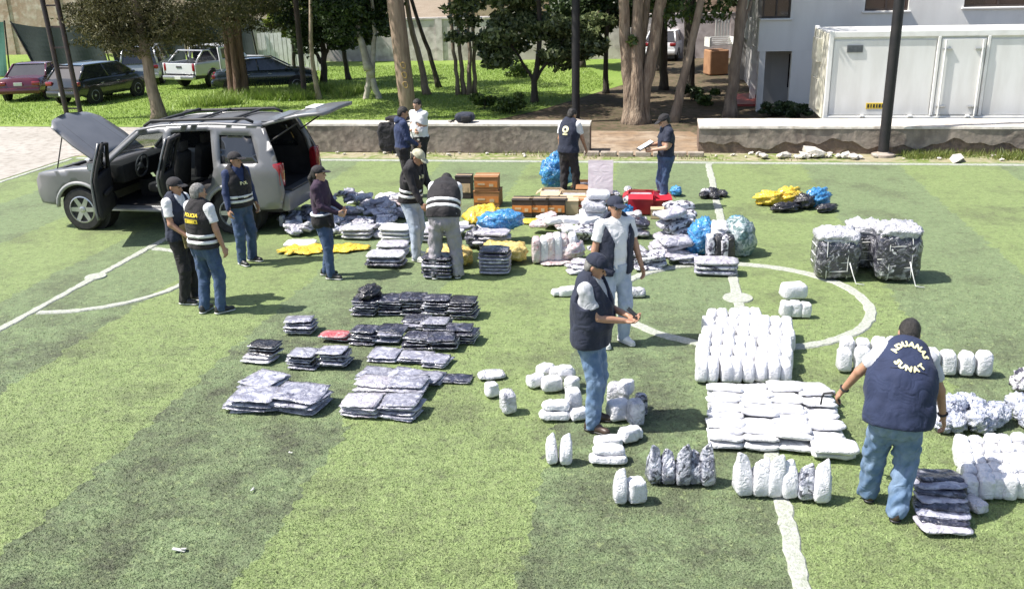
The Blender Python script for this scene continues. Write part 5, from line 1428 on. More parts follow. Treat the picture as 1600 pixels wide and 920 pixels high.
# roof, windscreen, scuttle
def roofz(x): return float(np.interp(x, [2.04, 2.5, 3.4, 4.32], [1.715, 1.79, 1.83, 1.80]))
def patch_grid(name, mat, parent, x0, x1, nx, fy, fz, ny=10, smooth=True, th=.03):
    V = []; Fs = []
    for i in range(nx + 1):
        x = x0 + (x1 - x0) * i / nx; w = fy(x)
        for j in range(ny + 1):
            t = -1 + 2 * j / ny; V.append((x, w * t, fz(x, t)))
    for i in range(nx):
        for j in range(ny):
            a = i * (ny + 1) + j; Fs.append((a, a + ny + 1, a + ny + 2, a + 1))
    me = bpy.data.meshes.new(name); me.from_pydata(V, [], Fs); me.materials.append(mat); me.polygons.foreach_set('use_smooth', np.ones(len(Fs), bool)); me.update()
    o = link(name, me, parent); md = o.modifiers.new('thick', 'SOLIDIFY'); md.thickness = th; md.offset = 0
    return o
patch_grid('roof', M['silver'], SUV, 2.04, 4.32, 14, lambda x: hw(x, roofz(x)) + .004, lambda x, t: roofz(x) + .045 * (1 - t * t) - .004)
patch_grid('windscreen', M['clear_glass'], SUV, 1.40, 2.06, 6, lambda x: hw(x, 1.14 + (x - 1.36) * .83) - .03, lambda x, t: 1.15 + (x - 1.36) * .83 + .05 * (1 - t * t), th=.006)
patch_grid('scuttle', M['silver_dark'], SUV, 1.16, 1.42, 3, lambda x: HW - .10, lambda x, t: 1.10 + .04 * (1 - t * t))
# wings along the open engine bay, nose, grille
for s in (-1, 1):
    m = MB(); V = []
    for x in np.linspace(.14, 1.36, 10):
        z = float(np.interp(x, [.06, .16, .60, 1.36], [.90, 1.0, 1.06, 1.14])); V += [(x, s * (hw(x, z) + .01), z - .01), (x, s * (hw(x, z) - .05), z + .015), (x, s * (hw(x, z) - .19), z + .005)]
    m.add(V, [(i * 3 + j, (i + 1) * 3 + j, (i + 1) * 3 + j + 1, i * 3 + j + 1) for i in range(9) for j in range(2)]); m.build('wing_top', M['silver'], SUV, True)
m = MB(); m.rbox((.13, 0, .60), (.20, 1.56, .30), .05); m.build('front_bumper', M['silver'], SUV, 'auto')
m = MB(); m.rbox((.12, 0, .86), (.10, 1.0, .20), .02); gr = m.build('grille', M['silver_dark'], SUV)
for k in range(3):
    m = MB(); m.box((.06, (-.25 + .25 * k), .86), (.03, .05, .19)); m.build('grille_bar', M['chrome'], gr)
for s in (-1, 1):
    m = MB(); m.rbox((.17, s * .64, .88), (.18, .26, .18), .04); m.build('headlight', M['head_lamp'], SUV, 'auto')
m = MB(); m.rbox((.75, 0, .74), (1.15, 1.44, .30), .04); m.build('engine_bay', M['interior'], SUV)
m = MB(); m.rbox((.80, .0, .95), (.55, .60, .14), .04); m.rbox((.60, -.45, .95), (.25, .22, .16), .02); m.rbox((1.05, .45, .96), (.22, .26, .16), .02); m.tube([(.55, .1, 1.0), (.4, .3, .98), (.35, .5, .92)], .05, 8); m.build('engine', M['silver_dark'], SUV, 'auto')
# bonnet standing open
HA = math.radians(37)
def hood_map(u, v):          # u: distance from the hinge, v: across
    zc = .07 * (1 - (v / .8) ** 2) - .05 * (u / 1.2) ** 3
    return (1.24 - u * math.cos(HA) - zc * math.sin(HA), v, 1.16 + u * math.sin(HA) + zc * math.cos(HA))
HO = [(0, -.74), (.5, -.77), (1.0, -.70), (1.14, -.50), (1.20, 0), (1.14, .50), (1.0, .70), (.5, .77), (0, .74)]
bon = panel_obj('bonnet', M['silver'], SUV, HO, [], hood_map, .03, .11)
for v in (-.5, .5):
    rb = MB(); rb.tube([hood_map(u, v * (1 - .15 * u)) for u in np.linspace(.08, 1.0, 8)], .028, 6)
    rb.v = [(x + .025 * math.sin(HA), y, z - .03 * math.cos(HA)) for x, y, z in rb.v]; rb.build('bonnet_rib', M['silver_dark'], bon, True)
m = MB(); m.tube([(.35, -.62, 1.0), hood_map(.85, -.55)], .012, 6); m.build('bonnet_stay', M['black'], bon)
# cabin
m = MB(); m.box((2.95, 0, .42), (3.35, 1.64, .06)); m.build('floor_pan', M['interior'], SUV)
m = MB(); m.rbox((1.55, 0, .98), (.40, 1.56, .34), .07); m.build('dashboard', M['interior'], SUV, 'auto')
m = MB(); m.box((2.2, 0, .60), (1.2, .26, .3)); m.build('centre_console', M['interior'], SUV)
stw = MB(); c = Vector((1.86, -.38, 1.06)); stw.tube([c + Vector((.06 * math.cos(t) * .6, .19 * math.sin(t), .19 * math.cos(t))) for t in np.linspace(0, 2 * math.pi, 21)[:-1]], .017, 7, closed=True)
for t in (0.0, 2.1, 4.2): stw.tube([c + Vector((-.03, 0, 0)), c + Vector((.04 * math.cos(t), .18 * math.sin(t), .18 * math.cos(t)))], .016, 6)
stw.ico(tuple(c + Vector((-.02, 0, 0))), (.04, .06, .06), 2); stw.tube([c, c + Vector((-.28, 0, -.06))], .025, 8); stw.build('steering_wheel', M['silver_dark'], SUV, True)
for yy in (-.40, .40):
    sv = MB(); sv.rbox((2.32, yy, .72), (.52, .50, .17), .06); sv.rbox((2.62, yy, 1.02), (.16, .48, .62), .06, M=Matrix.Rotation(.16, 3, 'Y')); sv.rbox((2.70, yy, 1.42), (.10, .26, .18), .04); sv.build('front_seat', M['seat'], SUV, 'auto')
sv = MB(); sv.rbox((3.20, 0, .72), (.50, 1.40, .17), .06); sv.rbox((3.50, 0, 1.02), (.16, 1.40, .60), .06, M=Matrix.Rotation(.18, 3, 'Y')); sv.build('rear_seat', M['seat'], SUV, 'auto')
m = MB(); m.box((4.2, 0, .68), (.95, 1.50, .05)); m.build('boot_floor', M['interior'], SUV)
for s in (-1, 1):
    panel_obj('cabin_lining', M['interior'], SUV, [(3.4, .5), (3.55, 1.1), (3.5, 1.70), (4.28, 1.70), (4.56, 1.15), (4.60, .55)], [Q_W], lambda x, z, s=s: (x, s * (hw(x, z) - .05), z), .02)
patch_grid('headlining', M['interior'], SUV, 2.06, 4.30, 8, lambda x: hw(x, roofz(x)) - .03, lambda x, t: roofz(x) + .045 * (1 - t * t) - .05)
# doors: hinge, swing, outline in (along the door, height)
def suv_door(nm, hx, poly, win, ang):
    e = link(nm, None, SUV, (hx, -HW + .0, 0), (0, 0, -ang))
    off = lambda x, z: -(hw(hx + x, z) - HW)
    panel_obj('door_skin', M['silver'], e, poly, [win], lambda x, z: (x, off(x, z) - .02, z), .03)
    panel_obj('door_lining', M['interior'], e, poly, [win], lambda x, z: (x, off(x, z) + .04, z), .05)
    panel_obj('window', M['glass'], e, win, [], lambda x, z: (x, off(x, z) + .0, z), .008)
    w = max(p[0] for p in poly)
    m = MB(); m.rbox((w * .82, -.05, .98), (.16, .03, .035), .012); m.build('handle', M['silver'], e)
    m = MB(); m.rbox((w * .5, .10, .82), (w * .5, .06, .07), .025); m.build('armrest', M['interior'], e)
    return e
rel = lambda P, hx: [(x - hx, z) for x, z in P]
fd = suv_door('front_door', 1.50, rel(D_F, 1.50), rel(W_F, 1.50), math.radians(68))
m = MB(); m.rbox((.16, -.14, 1.18), (.12, .24, .17), .05); mi = m.build('mirror', M['black'], fd, 'auto')
m = MB(); m.box((.225, -.14, 1.18), (.006, .19, .12)); m.build('mirror_glass', M['head_lamp'], fd)
suv_door('rear_door', 2.70, rel(D_R, 2.70), rel(W_R, 2.70), math.radians(74))
# rear end
m = MB(); m.rbox((4.66, 0, .56), (.22, 1.66, .34), .07); m.build('rear_bumper', M['silver'], SUV, 'auto')
m = MB(); m.rbox((4.685, 0, .745), (.16, 1.36, .03), .01); m.build('bumper_tread', M['silver_dark'], SUV)
for s in (-1, 1):
    m = MB(); m.rbox((4.60, s * .79, 1.02), (.16, .17, .40), .035); m.build('tail_light', M['red_lamp'], SUV, 'auto')
    m = MB(); m.tube([(4.34, s * .66, 1.76), (4.50, s * .75, 1.38), (4.62, s * .76, .85)], .045, 8); m.build('rear_pillar', M['silver'], SUV, True)
    m = MB(); m.tube([(4.44, s * .64, 1.55), (4.95, s * .60, 1.86)], .014, 6); m.build('gas_strut', M['black'], SUV)
TA = math.radians(14)
def gate_map(u, v):
    zc = -.02 * (v / .7) ** 2 - .10 * max(0, u - .55) ** 1.6 * 2
    return (4.34 + u * math.cos(TA) - zc * math.sin(TA), v, 1.84 + u * math.sin(TA) + zc)
GO = [(0, -.66), (.55, -.72), (1.10, -.70), (1.16, -.5), (1.16, .5), (1.10, .70), (.55, .72), (0, .66)]
GW = [(.10, -.56), (.46, -.60), (.46, .60), (.10, .56)]
tg = panel_obj('tailgate', M['silver'], SUV, GO, [GW], gate_map, .05, .11)
panel_obj('rear_window', M['glass'], tg, GW, [], gate_map, .01, .12)
m = MB(); p = gate_map(.70, 0); m.rbox((p[0], 0, p[2] + .04), (.20, .40, .03), .01); m.build('number_plate', M['plate'], tg)
m = MB(); m.rbox((4.40, 0, 1.875), (.22, 1.20, .03), .012); m.build('roof_spoiler', M['silver'], tg)
for s in (-1, 1):
    m = MB(); m.tube([(1.40, s * (hw(1.4, 1.16) - .01), 1.17)] + [(x, s * (hw(x, roofz(x)) - .006), roofz(x) + .004) for x in np.linspace(2.06, 4.34, 12)], .030, 8); m.build('roof_gutter', M['silver'], SUV, True)
# roof rails and cross bars
for s in (-1, 1):
    m = MB(); m.tube([(2.15, s * .60, 1.78), (2.30, s * .60, 1.87), (4.0, s * .60, 1.92), (4.15, s * .60, 1.86)], .026, 8); m.build('roof_rail', M['black'], SUV, True)
for x in (2.55, 3.15, 3.75):
    m = MB(); m.rbox((x, 0, 1.905), (.07, 1.22, .03), .012); m.build('roof_bar', M['black'], SUV)
m = MB(); m.rbox((2.20, .1, 1.80), (.16, .9, .05), .02); m.build('roof_visor', M['black'], SUV)
for x in (.92, 3.75):
    for s in (-1, 1):
        wheel(SUV, (x, s * (HW - .10), .37), .37, .25, s)
        m = MB(); m.lathe((x, s * (HW - .26), .37), [(.46, -.14), (.46, .14)], 20, M=Matrix.Rotation(math.pi / 2, 3, 'X')); m.build('wheel_well', M['interior'], SUV)

# --- parked cars beyond the lawn
def lerp_prof(prof, x): return float(np.interp(x, [p[0] for p in prof], [p[1] for p in prof]))
def parked(name, label, loc, heading, paint, L=4.5, W=1.76, top=None, cabin=None, roof_z=1.45, belt=.95, wheels=(.75, 3.55), rw=.31, kind='sedan', lamp='red_lamp'):
    """local X runs from the tail (0) to the nose (L)"""
    o = empty(name, loc, heading, label, 'car', 'cars parked on the grass')
    o.scale = (.87,) * 3
    n = 26; V = []; Fs = []
    prof = [(-1.0, .0), (-1.0, .45), (-.985, .75), (-.93, 1.0)]
    for i in range(n + 1):
        x = L * i / n; z1 = lerp_prof(top, x); z0 = .30 if .25 < x < L - .25 else .38
        w = W / 2 * (1 - .10 * max(0, (x - (L - .7)) / .7) ** 2 - .07 * max(0, (.5 - x) / .5) ** 2)
        for y, t in ((-.94, 0), (-1, .25), (-1, .55), (-.97, .8), (-.88, .97), (-.45, 1.02), (0, 1.03), (.45, 1.02), (.88, .97), (.97, .8), (1, .55), (1, .25), (.94, 0)):
            V.append((x, y * w, z0 + (z1 - z0) * t))
    k = 13
    for i in range(n):
        for j in range(k - 1): a = i * k + j; Fs.append((a, a + 1, a + k + 1, a + k))
    Fs.append(tuple(range(k - 1, -1, -1))); Fs.append(tuple(n * k + j for j in range(k)))
    m = MB(); m.add(V, Fs); m.build('body', M[paint], o, 'auto')
    x0, x1, x2, x3 = cabin                       # tail glass foot, roof start, roof end, windscreen foot
    w0, w1 = W / 2 * .93, W / 2 * .76
    V = [(x0, -w0, belt), (x3, -w0, belt), (x3, w0, belt), (x0, w0, belt), (x1, -w1, roof_z), (x2, -w1, roof_z), (x2, w1, roof_z), (x1, w1, roof_z)]
    m = MB(); m.add(V, [(0, 1, 5, 4), (1, 2, 6, 5), (2, 3, 7, 6), (3, 0, 4, 7), (4, 5, 6, 7)]); m.build('windows', M['glass'], o)
    rv = []; 
    for i in range(9):
        x = x1 - .04 + (x2 - x1 + .08) * i / 8
        for j in range(9):
            t = -1 + j / 4; rv.append((x, t * (w1 + .015), roof_z + .012 + .05 * (1 - t * t) * (1 - (2 * i / 8 - 1) ** 4) + .0))
    m = MB(); m.add(rv, [(i * 9 + j, (i + 1) * 9 + j, (i + 1) * 9 + j + 1, i * 9 + j + 1) for i in range(8) for j in range(8)]); ro = m.build('roof', M[paint], o, True)
    for s in (-1, 1):
        for a, b, r in (((x0, s * w0, belt), (x1, s * w1, roof_z), .045), ((x3, s * w0, belt), (x2, s * w1, roof_z), .035), (((x0 + x3) / 2, s * w0, belt), ((x1 + x2) / 2, s * w1, roof_z), .028), ((x1 - .05, s * w1, roof_z), (x2 + .05, s * w1, roof_z), .03)):
            m = MB(); m.tube([a, b], r, 8); m.build('pillar', M[paint], o, True)
        m = MB(); zt = lerp_prof(top, .12); m.rbox((.07, s * W * .385, zt - .17), (.16, W * .18, .16), .03); m.build('tail_light', M[lamp], o, 'auto')
        m = MB(); zt = lerp_prof(top, L - .15); m.rbox((L - .14, s * W * .37, zt - .12), (.2, W * .18, .12), .03); m.build('headlight', M['head_lamp'], o, 'auto')
        m = MB(); m.rbox((x3 - .25, s * (W / 2 + .07), belt + .06), (.12, .16, .11), .03); m.build('mirror', M[paint], o, 'auto')
        for x in wheels:
            m = MB(); m.lathe((x, s * (W / 2 - .055), rw), [(rw + .07, -.062), (rw + .07, .062)], 22, M=Matrix.Rotation(math.pi / 2, 3, 'X')); m.build('wheel_arch', M['interior'], o)
            wheel(o, (x, s * (W / 2 - .08), rw), rw, .19, s, 5)
            for hx in ((x0 + x3) / 2 - .35, (x0 + x3) / 2 + .55): pass
        for hx in ((x0 + x3) / 2 - .45, (x0 + x3) / 2 + .45):
            m = MB(); m.rbox((hx, s * (W / 2 + .008), .80), (.16, .03, .03), .01); m.build('door_handle', M['chrome'], o)
    m = MB(); m.rbox((.0, 0, .46), (.14, W * .94, .24), .05); m.build('rear_bumper', M[paint], o, 'auto')
    m = MB(); m.rbox((-.065, 0, .46 if kind != 'sedan' else .74), (.03, .34, .13), .006); m.build('number_plate', M['plate'], o)
    m = MB(); m.rbox((L - .02, 0, .46), (.12, W * .9, .22), .05); m.build('front_bumper', M['silver_dark'], o, 'auto')
    return o
M['maroon'] = pm('maroon_car_paint', (.10, .008, .020), (.08, .007, .016), 3, 3, .25, coat=.9)
M['dark_paint'] = pm('blackish_car_paint', (.018, .021, .026), (.024, .027, .032), 3, 3, .22, coat=.9)
M['blue_black'] = pm('dark_teal_car_paint', (.016, .026, .030), (.022, .032, .036), 3, 3, .22, coat=.9)
M['white_car'] = pm('white_car_paint', (.74, .75, .77), (.68, .69, .71), 2, 3, .3, coat=.6)
M['silver_car'] = pm('silver_car_paint', (.52, .53, .55), (.46, .47, .49), 2, 3, .3, metal=.3, coat=.6)
SED = [(0, .70), (.06, .88), (.18, .96), (.85, 1.0), (3.55, .98), (4.2, .86), (4.42, .74), (4.5, .6)]
CRO = [(0, .75), (.06, 1.0), (.2, 1.06), (.8, 1.07), (3.4, 1.05), (4.1, .96), (4.35, .84), (4.45, .62)]
parked('parked_sedan', 'maroon sedan parked at the far left edge', G(34, 160) , math.radians(96), 'maroon', 4.5, 1.76, SED, (.90, 1.60, 2.6, 3.45), 1.42, .95, (.80, 3.60), .31)
parked('parked_crossover', 'black crossover parked behind the ladder-like mast', G(102, 166), math.radians(70), 'dark_paint', 4.1, 1.76, CRO, (.15, .62, 2.5, 3.3), 1.54, 1.03, (.80, 3.30), .34, 'cross')
parked('parked_wagon', 'silver wagon parked behind the leaning cypress', G(222, 135), math.radians(100), 'silver_car', 4.5, 1.78, CRO, (.05, .35, 2.7, 3.45), 1.74, 1.03, (.80, 3.55), .34, 'cross')
parked('parked_sedan', 'dark sedan parked behind the thick cypress trunk', G(336, 146), math.radians(14), 'blue_black', 4.4, 1.74, SED, (.55, 1.25, 2.5, 3.35), 1.42, .95, (.78, 3.5), .31, 'cross')
parked('parked_hatchback', 'white car half hidden in shade far behind the leaning tree', AB(-1.2, 33.0), math.radians(70), 'white_car', 4.2, 1.74, CRO, (.1, .5, 2.4, 3.2), 1.50, 1.0, (.75, 3.3), .31, 'cross')
# white pickup
PK = empty('white_pickup', G(284, 140), math.radians(66), 'white double-cab pickup with roll bar parked on the grass', 'car', 'cars parked on the grass')
PK.scale = (.88,) * 3
m = MB(); m.rbox((2.65, 0, .56), (5.2, 1.70, .26), .05); m.build('chassis', M['silver_dark'], PK)
for s in (-1, 1):
    ob = [(.02, .62), (.02, 1.14), (1.62, 1.14), (1.62, .55)] + arc_pts(.98 + .15, .40, .46, math.radians(20), math.radians(160), 10)
    panel_obj('bed_side', M['white_car'], PK, ob, [], lambda x, z, s=s: (x, s * (.90 - .03 * max(0, z - .9)), z), .06)
    ob = [(1.66, .5), (1.66, 1.14), (1.72, 1.72), (3.0, 1.76), (3.62, 1.14), (4.7, 1.04), (5.0, .95), (5.05, .55), (4.72, .50)] + arc_pts(4.25, .40, .46, math.radians(15), math.radians(165), 10) + [(3.75, .46)]
    panel_obj('cab_side', M['white_car'], PK, ob, [[(1.84, 1.18), (1.88, 1.62), (2.45, 1.64), (2.45, 1.18)], [(2.55, 1.18), (2.55, 1.64), (2.95, 1.66), (3.40, 1.18)]], lambda x, z, s=s: (x, s * (.91 - .20 * max(0, z - 1.12) ** 1.1), z), .05)
    m = MB(); m.rbox((.06, s * .80, .96), (.12, .16, .34), .03); m.build('tail_light', M['red_lamp'], PK, 'auto')
    m = MB(); m.tube([(.25, s * .78, 1.16), (.85, s * .70, 1.62), (1.25, s * .70, 1.62), (1.55, s * .78, 1.16)], .038, 8); m.build('roll_bar', M['chrome'], PK, True)
    for x in (1.13, 4.25): wheel(PK, (x, s * .82, .40), .40, .25, s, 6)
m = MB(); m.box((2.6, 0, 1.36), (1.5, 1.52, .50)); m.build('cab_glass', M['glass'], PK)
m = MB(); V = []
for i in range(9):
    x = 1.70 + 1.32 * i / 8
    for j in range(9): t = -1 + j / 4; V.append((x, t * .79, 1.745 + .05 * (1 - t * t)))
m.add(V, [(i * 9 + j, (i + 1) * 9 + j, (i + 1) * 9 + j + 1, i * 9 + j + 1) for i in range(8) for j in range(8)]); m.build('roof', M['white_car'], PK, True)
m = MB(); m.rbox((.04, 0, .90), (.07, 1.60, .46), .02); tg2 = m.build('tailgate', M['white_car'], PK)
m = MB(); m.rbox((-.005, 0, .98), (.03, .30, .08), .01); m.build('tailgate_handle', M['silver_dark'], tg2)
m = MB(); m.rbox((-.06, 0, .52), (.18, 1.76, .18), .04); m.build('rear_bumper', M['chrome'], PK, 'auto')
m = MB(); m.rbox((-.155, 0, .52), (.02, .34, .13), .005); m.build('number_plate', M['plate'], PK)
m = MB(); m.rbox((4.35, 0, 1.02), (1.35, 1.66, .10), .04); m.build('bonnet', M['white_car'], PK)
m = MB(); m.box((.82, 0, .72), (1.55, 1.66, .05)); m.build('bed_floor', M['silver_dark'], PK)
m = MB(); m.tube([(.85, -.70, 1.62), (.85, .70, 1.62)], .035, 8); m.build('roll_bar_hoop', M['chrome'], PK)
# ================================================================ THE SEIZED GOODS
def plastic(name, c1, c2, c3=None, s=9.0, rough=.35, coat=.3, bump=.9, lo=.42, hi=.58, rand=.08, bs=None, c3lo=.55, c3hi=.70, stretch=(1, 1, 1)):
    """film-wrapped goods: creased, glossy, with pale mottling for milky film and its painted reflections, and whatever shows through"""
    m, nt, b = _nodes(name); L = nt.links
    tc = _n(nt, 'ShaderNodeTexCoord'); oi = _n(nt, 'ShaderNodeObjectInfo')
    vm = _n(nt, 'ShaderNodeVectorMath', operation='SCALE'); vm.inputs[0].default_value = (13, 29, 7); L.new(oi.outputs['Random'], vm.inputs['Scale'])
    mp = _n(nt, 'ShaderNodeMapping'); mp.inputs['Scale'].default_value = stretch; L.new(tc.outputs['Object'], mp.inputs[0])
    va = _n(nt, 'ShaderNodeVectorMath', operation='ADD'); L.new(mp.outputs[0], va.inputs[0]); L.new(vm.outputs[0], va.inputs[1])
    def mixn(a, bcol, scale, l, h, dist=1.5):
        nz = _n(nt, 'ShaderNodeTexNoise'); nz.inputs['Scale'].default_value = scale; nz.inputs['Detail'].default_value = 5; nz.inputs['Distortion'].default_value = dist
        L.new(va.outputs[0], nz.inputs['Vector'])
        mr = _n(nt, 'ShaderNodeMapRange'); mr.inputs['From Min'].default_value = l; mr.inputs['From Max'].default_value = h; L.new(nz.outputs[0], mr.inputs['Value'])
        mx = _n(nt, 'ShaderNodeMix', data_type='RGBA')
        for sck, c in (('A', a), ('B', bcol)):
            if isinstance(c, tuple): mx.inputs[sck].default_value = c4(c)
            else: L.new(c, mx.inputs[sck])
        L.new(mr.outputs[0], mx.inputs['Factor']); return mx.outputs['Result']
    col = mixn(c1, c2, s, lo, hi)
    if c3: col = mixn(col, c3, s * 1.7, c3lo, c3hi)
    if rand:
        mr2 = _n(nt, 'ShaderNodeMapRange'); mr2.inputs['To Min'].default_value = 1 - rand; mr2.inputs['To Max'].default_value = 1 + rand; L.new(oi.outputs['Random'], mr2.inputs['Value'])
        hs = _n(nt, 'ShaderNodeHueSaturation'); L.new(col, hs.inputs['Color']); L.new(mr2.outputs[0], hs.inputs['Value']); col = hs.outputs[0]
    L.new(col, b.inputs['Base Color']); b.inputs['Roughness'].default_value = rough; b.inputs['Coat Weight'].default_value = coat; b.inputs['Coat Roughness'].default_value = .12
    nb = _n(nt, 'ShaderNodeTexNoise'); nb.inputs['Scale'].default_value = bs or s * 1.3; nb.inputs['Detail'].default_value = 4; nb.inputs['Distortion'].default_value = 2.5
    L.new(va.outputs[0], nb.inputs['Vector'])
    bu = _n(nt, 'ShaderNodeBump'); bu.inputs['Strength'].default_value = bump; bu.inputs['Distance'].default_value = .04
    L.new(nb.outputs[0], bu.inputs['Height']); L.new(bu.outputs[0], b.inputs['Normal'])
    return m
M['wp'] = plastic('white_plastic_wrap', (.74, .74, .76), (.64, .64, .67), None, 12, .4, .2, .55, rand=.06)
M['wp_grey'] = plastic('greyish_plastic_wrap', (.46, .46, .50), (.62, .62, .65), (.28, .28, .33), 9, .35, .4, .9)
M['clear_blue'] = plastic('clear_bluish_wrap', (.40, .43, .54), (.64, .66, .72), (.09, .10, .17), 11, .25, .6, 1.0, c3lo=.58, c3hi=.66)
M['clear_shoe'] = plastic('clear_wrap_on_dark_shoes', (.16, .17, .22), (.55, .56, .62), (.04, .042, .06), 9, .22, .7, .9, c3lo=.54, c3hi=.64)
M['g_navy'] = plastic('clear_film_on_navy_garment', (.045, .045, .072), (.42, .42, .47), (.012, .012, .02), 7, .28, .6, .8, .52, .74, .2, c3lo=.50, c3hi=.6)  # pale patches paint reflections of the film over the dark cloth
M['g_black'] = plastic('clear_film_on_black_garment', (.018, .017, .022), (.16, .155, .17), None, 7, .35, .5, .8, .55, .80, .2)
M['g_grey'] = plastic('clear_film_on_grey_garment', (.24, .24, .30), (.58, .58, .65), (.10, .10, .15), 6, .28, .6, .8, .42, .68, .15, c3lo=.58, c3hi=.70)
M['g_pale'] = plastic('clear_film_on_pale_garment', (.42, .40, .45), (.62, .61, .65), (.24, .21, .27), 6, .3, .5, .8, .42, .65, .1)
M['g_pink'] = plastic('clear_film_on_pink_garment', (.54, .43, .43), (.64, .59, .59), (.42, .13, .14), 7, .3, .5, .8, .42, .6, .1, c3lo=.60, c3hi=.68)
M['g_red'] = plastic('clear_film_on_red_garment', (.46, .09, .10), (.62, .36, .36), None, 7, .3, .5, .8, .45, .7)
M['g_stripe'] = plastic('film_on_black_and_white_goods', (.70, .69, .73), (.05, .045, .07), (.40, .38, .48), 8, .28, .6, .9, .50, .56, .1, c3lo=.56, c3hi=.7)
M['g_edge'] = plastic('pale_film_edge', (.66, .66, .70), (.40, .40, .46), None, 14, .3, .5, .7)
M['yellow_p'] = plastic('yellow_plastic_sack', (.80, .52, .03), (.86, .62, .08), (.58, .34, .02), 8, .4, .4, 1.0, rand=.05, c3lo=.58, c3hi=.75)
M['tan_p'] = plastic('tan_sack_fabric', (.60, .43, .12), (.70, .55, .22), (.40, .28, .08), 8, .6, .1, 1.0, rand=.05)
M['blue_p'] = plastic('blue_plastic_sack', (.02, .17, .45), (.07, .32, .62), (.50, .66, .80), 9, .3, .5, 1.0, rand=.05, c3lo=.60, c3hi=.70)
M['lilac_p'] = plastic('frosted_pinkish_sheet', (.70, .62, .66), (.76, .69, .72), None, 3, .35, .3, .3)
M['green_p'] = plastic('dark_green_wrap', (.08, .16, .16), (.50, .56, .58), (.04, .09, .10), 8, .3, .6, .9, .42, .62)
M['carton'] = pm('brown_cardboard', (.34, .165, .07), (.27, .125, .05), 4, 4, .8)
M['carton_dark'] = pm('dark_printed_cardboard', (.035, .028, .026), (.06, .045, .04), 5, 4, .7)
M['carton_print'] = pm('orange_box_print', (.62, .24, .06), (.50, .18, .05), 9, 4, .7)
M['carton_pale'] = pm('pale_cardboard', (.60, .46, .30), (.50, .37, .23), 4, 4, .8)
M['red_box'] = pm('red_plastic', (.50, .02, .035), (.40, .015, .03), 5, 3, .4, coat=.3)
M['strap'] = pm('white_strap', (.78, .78, .76), (.64, .64, .62), 12, 3, .5)

def sphere_grid(nu, nv):
    V = []; Fs = []
    for j in range(nv + 1):
        ph = -math.pi / 2 + math.pi * j / nv
        for i in range(nu):
            th = 2 * math.pi * i / nu; V.append((math.cos(ph) * math.cos(th), math.cos(ph) * math.sin(th), math.sin(ph)))
    for j in range(nv):
        for i in range(nu):
            i2 = (i + 1) % nu; Fs.append((j * nu + i, j * nu + i2, (j + 1) * nu + i2, (j + 1) * nu + i))
    return np.array(V), np.array(Fs)
def spow(x, e): return np.sign(x) * np.abs(x) ** e
def soft(w, d, h, seed, e1=.35, e2=.45, amp=.012, freq=22, nu=22, nv=12, peak=0.0, waist=0.0, crease=0.0):
    """a soft rounded block standing on z = 0: e1, e2 set how square it is in plan and in section"""
    V, Fs = sphere_grid(nu, nv)
    ph = np.arcsin(np.clip(V[:, 2], -1, 1)); th = np.arctan2(V[:, 1], V[:, 0])
    c = spow(np.cos(ph), e2); z = spow(np.sin(ph), e2)
    X = np.stack([c * spow(np.cos(th), e1) * w / 2, c * spow(np.sin(th), e1) * d / 2, z * h / 2], 1)
    if waist: k = 1 - waist * np.clip((X[:, 2] / h + .1), 0, 1); X[:, 0] *= k; X[:, 1] *= k
    if peak:
        t = np.clip((X[:, 2] / h - .12) / .38, 0, 1); X[:, 0] *= 1 - .18 * t; X[:, 1] *= 1 - .85 * t; X[:, 2] += peak * t ** 1.3 * (1 + .6 * np.sign(math.sin(seed)) * X[:, 0] / w * 2)
        q = np.random.default_rng(seed); X[:, 0] += t * q.uniform(-.08, .08) * w; X[:, 1] += t * q.uniform(-.15, .25) * d
    f = folds(amp, freq, seed, (1, 1, 1))(X); f2 = folds(amp * .7, freq * 2.3, seed + 50, (1, 1, 1))(X) + folds(amp * .4, freq * 5, seed + 80, (1, 1, 1))(X)
    nrm = X / np.array([w, d, h]) ** 2; nrm /= np.linalg.norm(nrm, axis=1)[:, None] + 1e-9
    X = X + nrm * (f + f2)[:, None]
    X[:, 2] = np.maximum(X[:, 2], -h / 2 + .004) + h / 2
    return X, Fs
def soft_mesh(nm, mat, *a, smooth=True, **k):
    X, Fs = soft(*a, **k); return mesh_np(nm, X, Fs, [mat], smooth)
VAR = {}
def variant(key, make, n=5):
    if key not in VAR: VAR[key] = [make(i) for i in range(n)]
    return RNG.choice(VAR[key])
def thing(nm, me, p, yaw, label, cat, group=None, sc=1.0, tilt=(0, 0)):
    o = link(nm, me, None, p, (tilt[0], tilt[1], yaw), sc)
    return tag(o, label, cat, group)
GZ = .012          # the goods rest on the tips of the turf
def upright(p, label, group=None, mat='wp', w=.17, d=.17, h=.28, yaw=None, peak=.0, nm='wrapped_parcel', z=0.0, sc=None):
    me = variant(('up', mat, w, d, h, peak), lambda i: soft_mesh(nm, M[mat], w, d, h, 100 + i * 7, e1=.5, e2=.42, amp=.0115, freq=22, nu=30, nv=20, peak=peak, waist=.15))
    return thing(nm, me, (p[0], p[1], GZ + z), RNG.uniform(-.25, .25) if yaw is None else yaw, label, 'parcel', group, sc or RNG.uniform(.93, 1.06), (RNG.uniform(-.06, .06), RNG.uniform(-.06, .06)))
def pack(p, label, group=None, mat='wp', w=.36, d=.26, h=.08, yaw=0.0, z=0.0, tilt=(0, 0), nm='flat_pack', amp=.010, cat='pack', e=(.35, .6)):
    me = variant(('pk', mat, w, d, h, amp), lambda i: soft_mesh(nm, M[mat], w, d, h, 300 + i * 5, e1=e[0], e2=e[1], amp=amp * 1.2, freq=17, nu=36, nv=14), 7)
    return thing(nm, me, (p[0], p[1], GZ + z), yaw, label, cat, group, RNG.uniform(.95, 1.05), tilt)
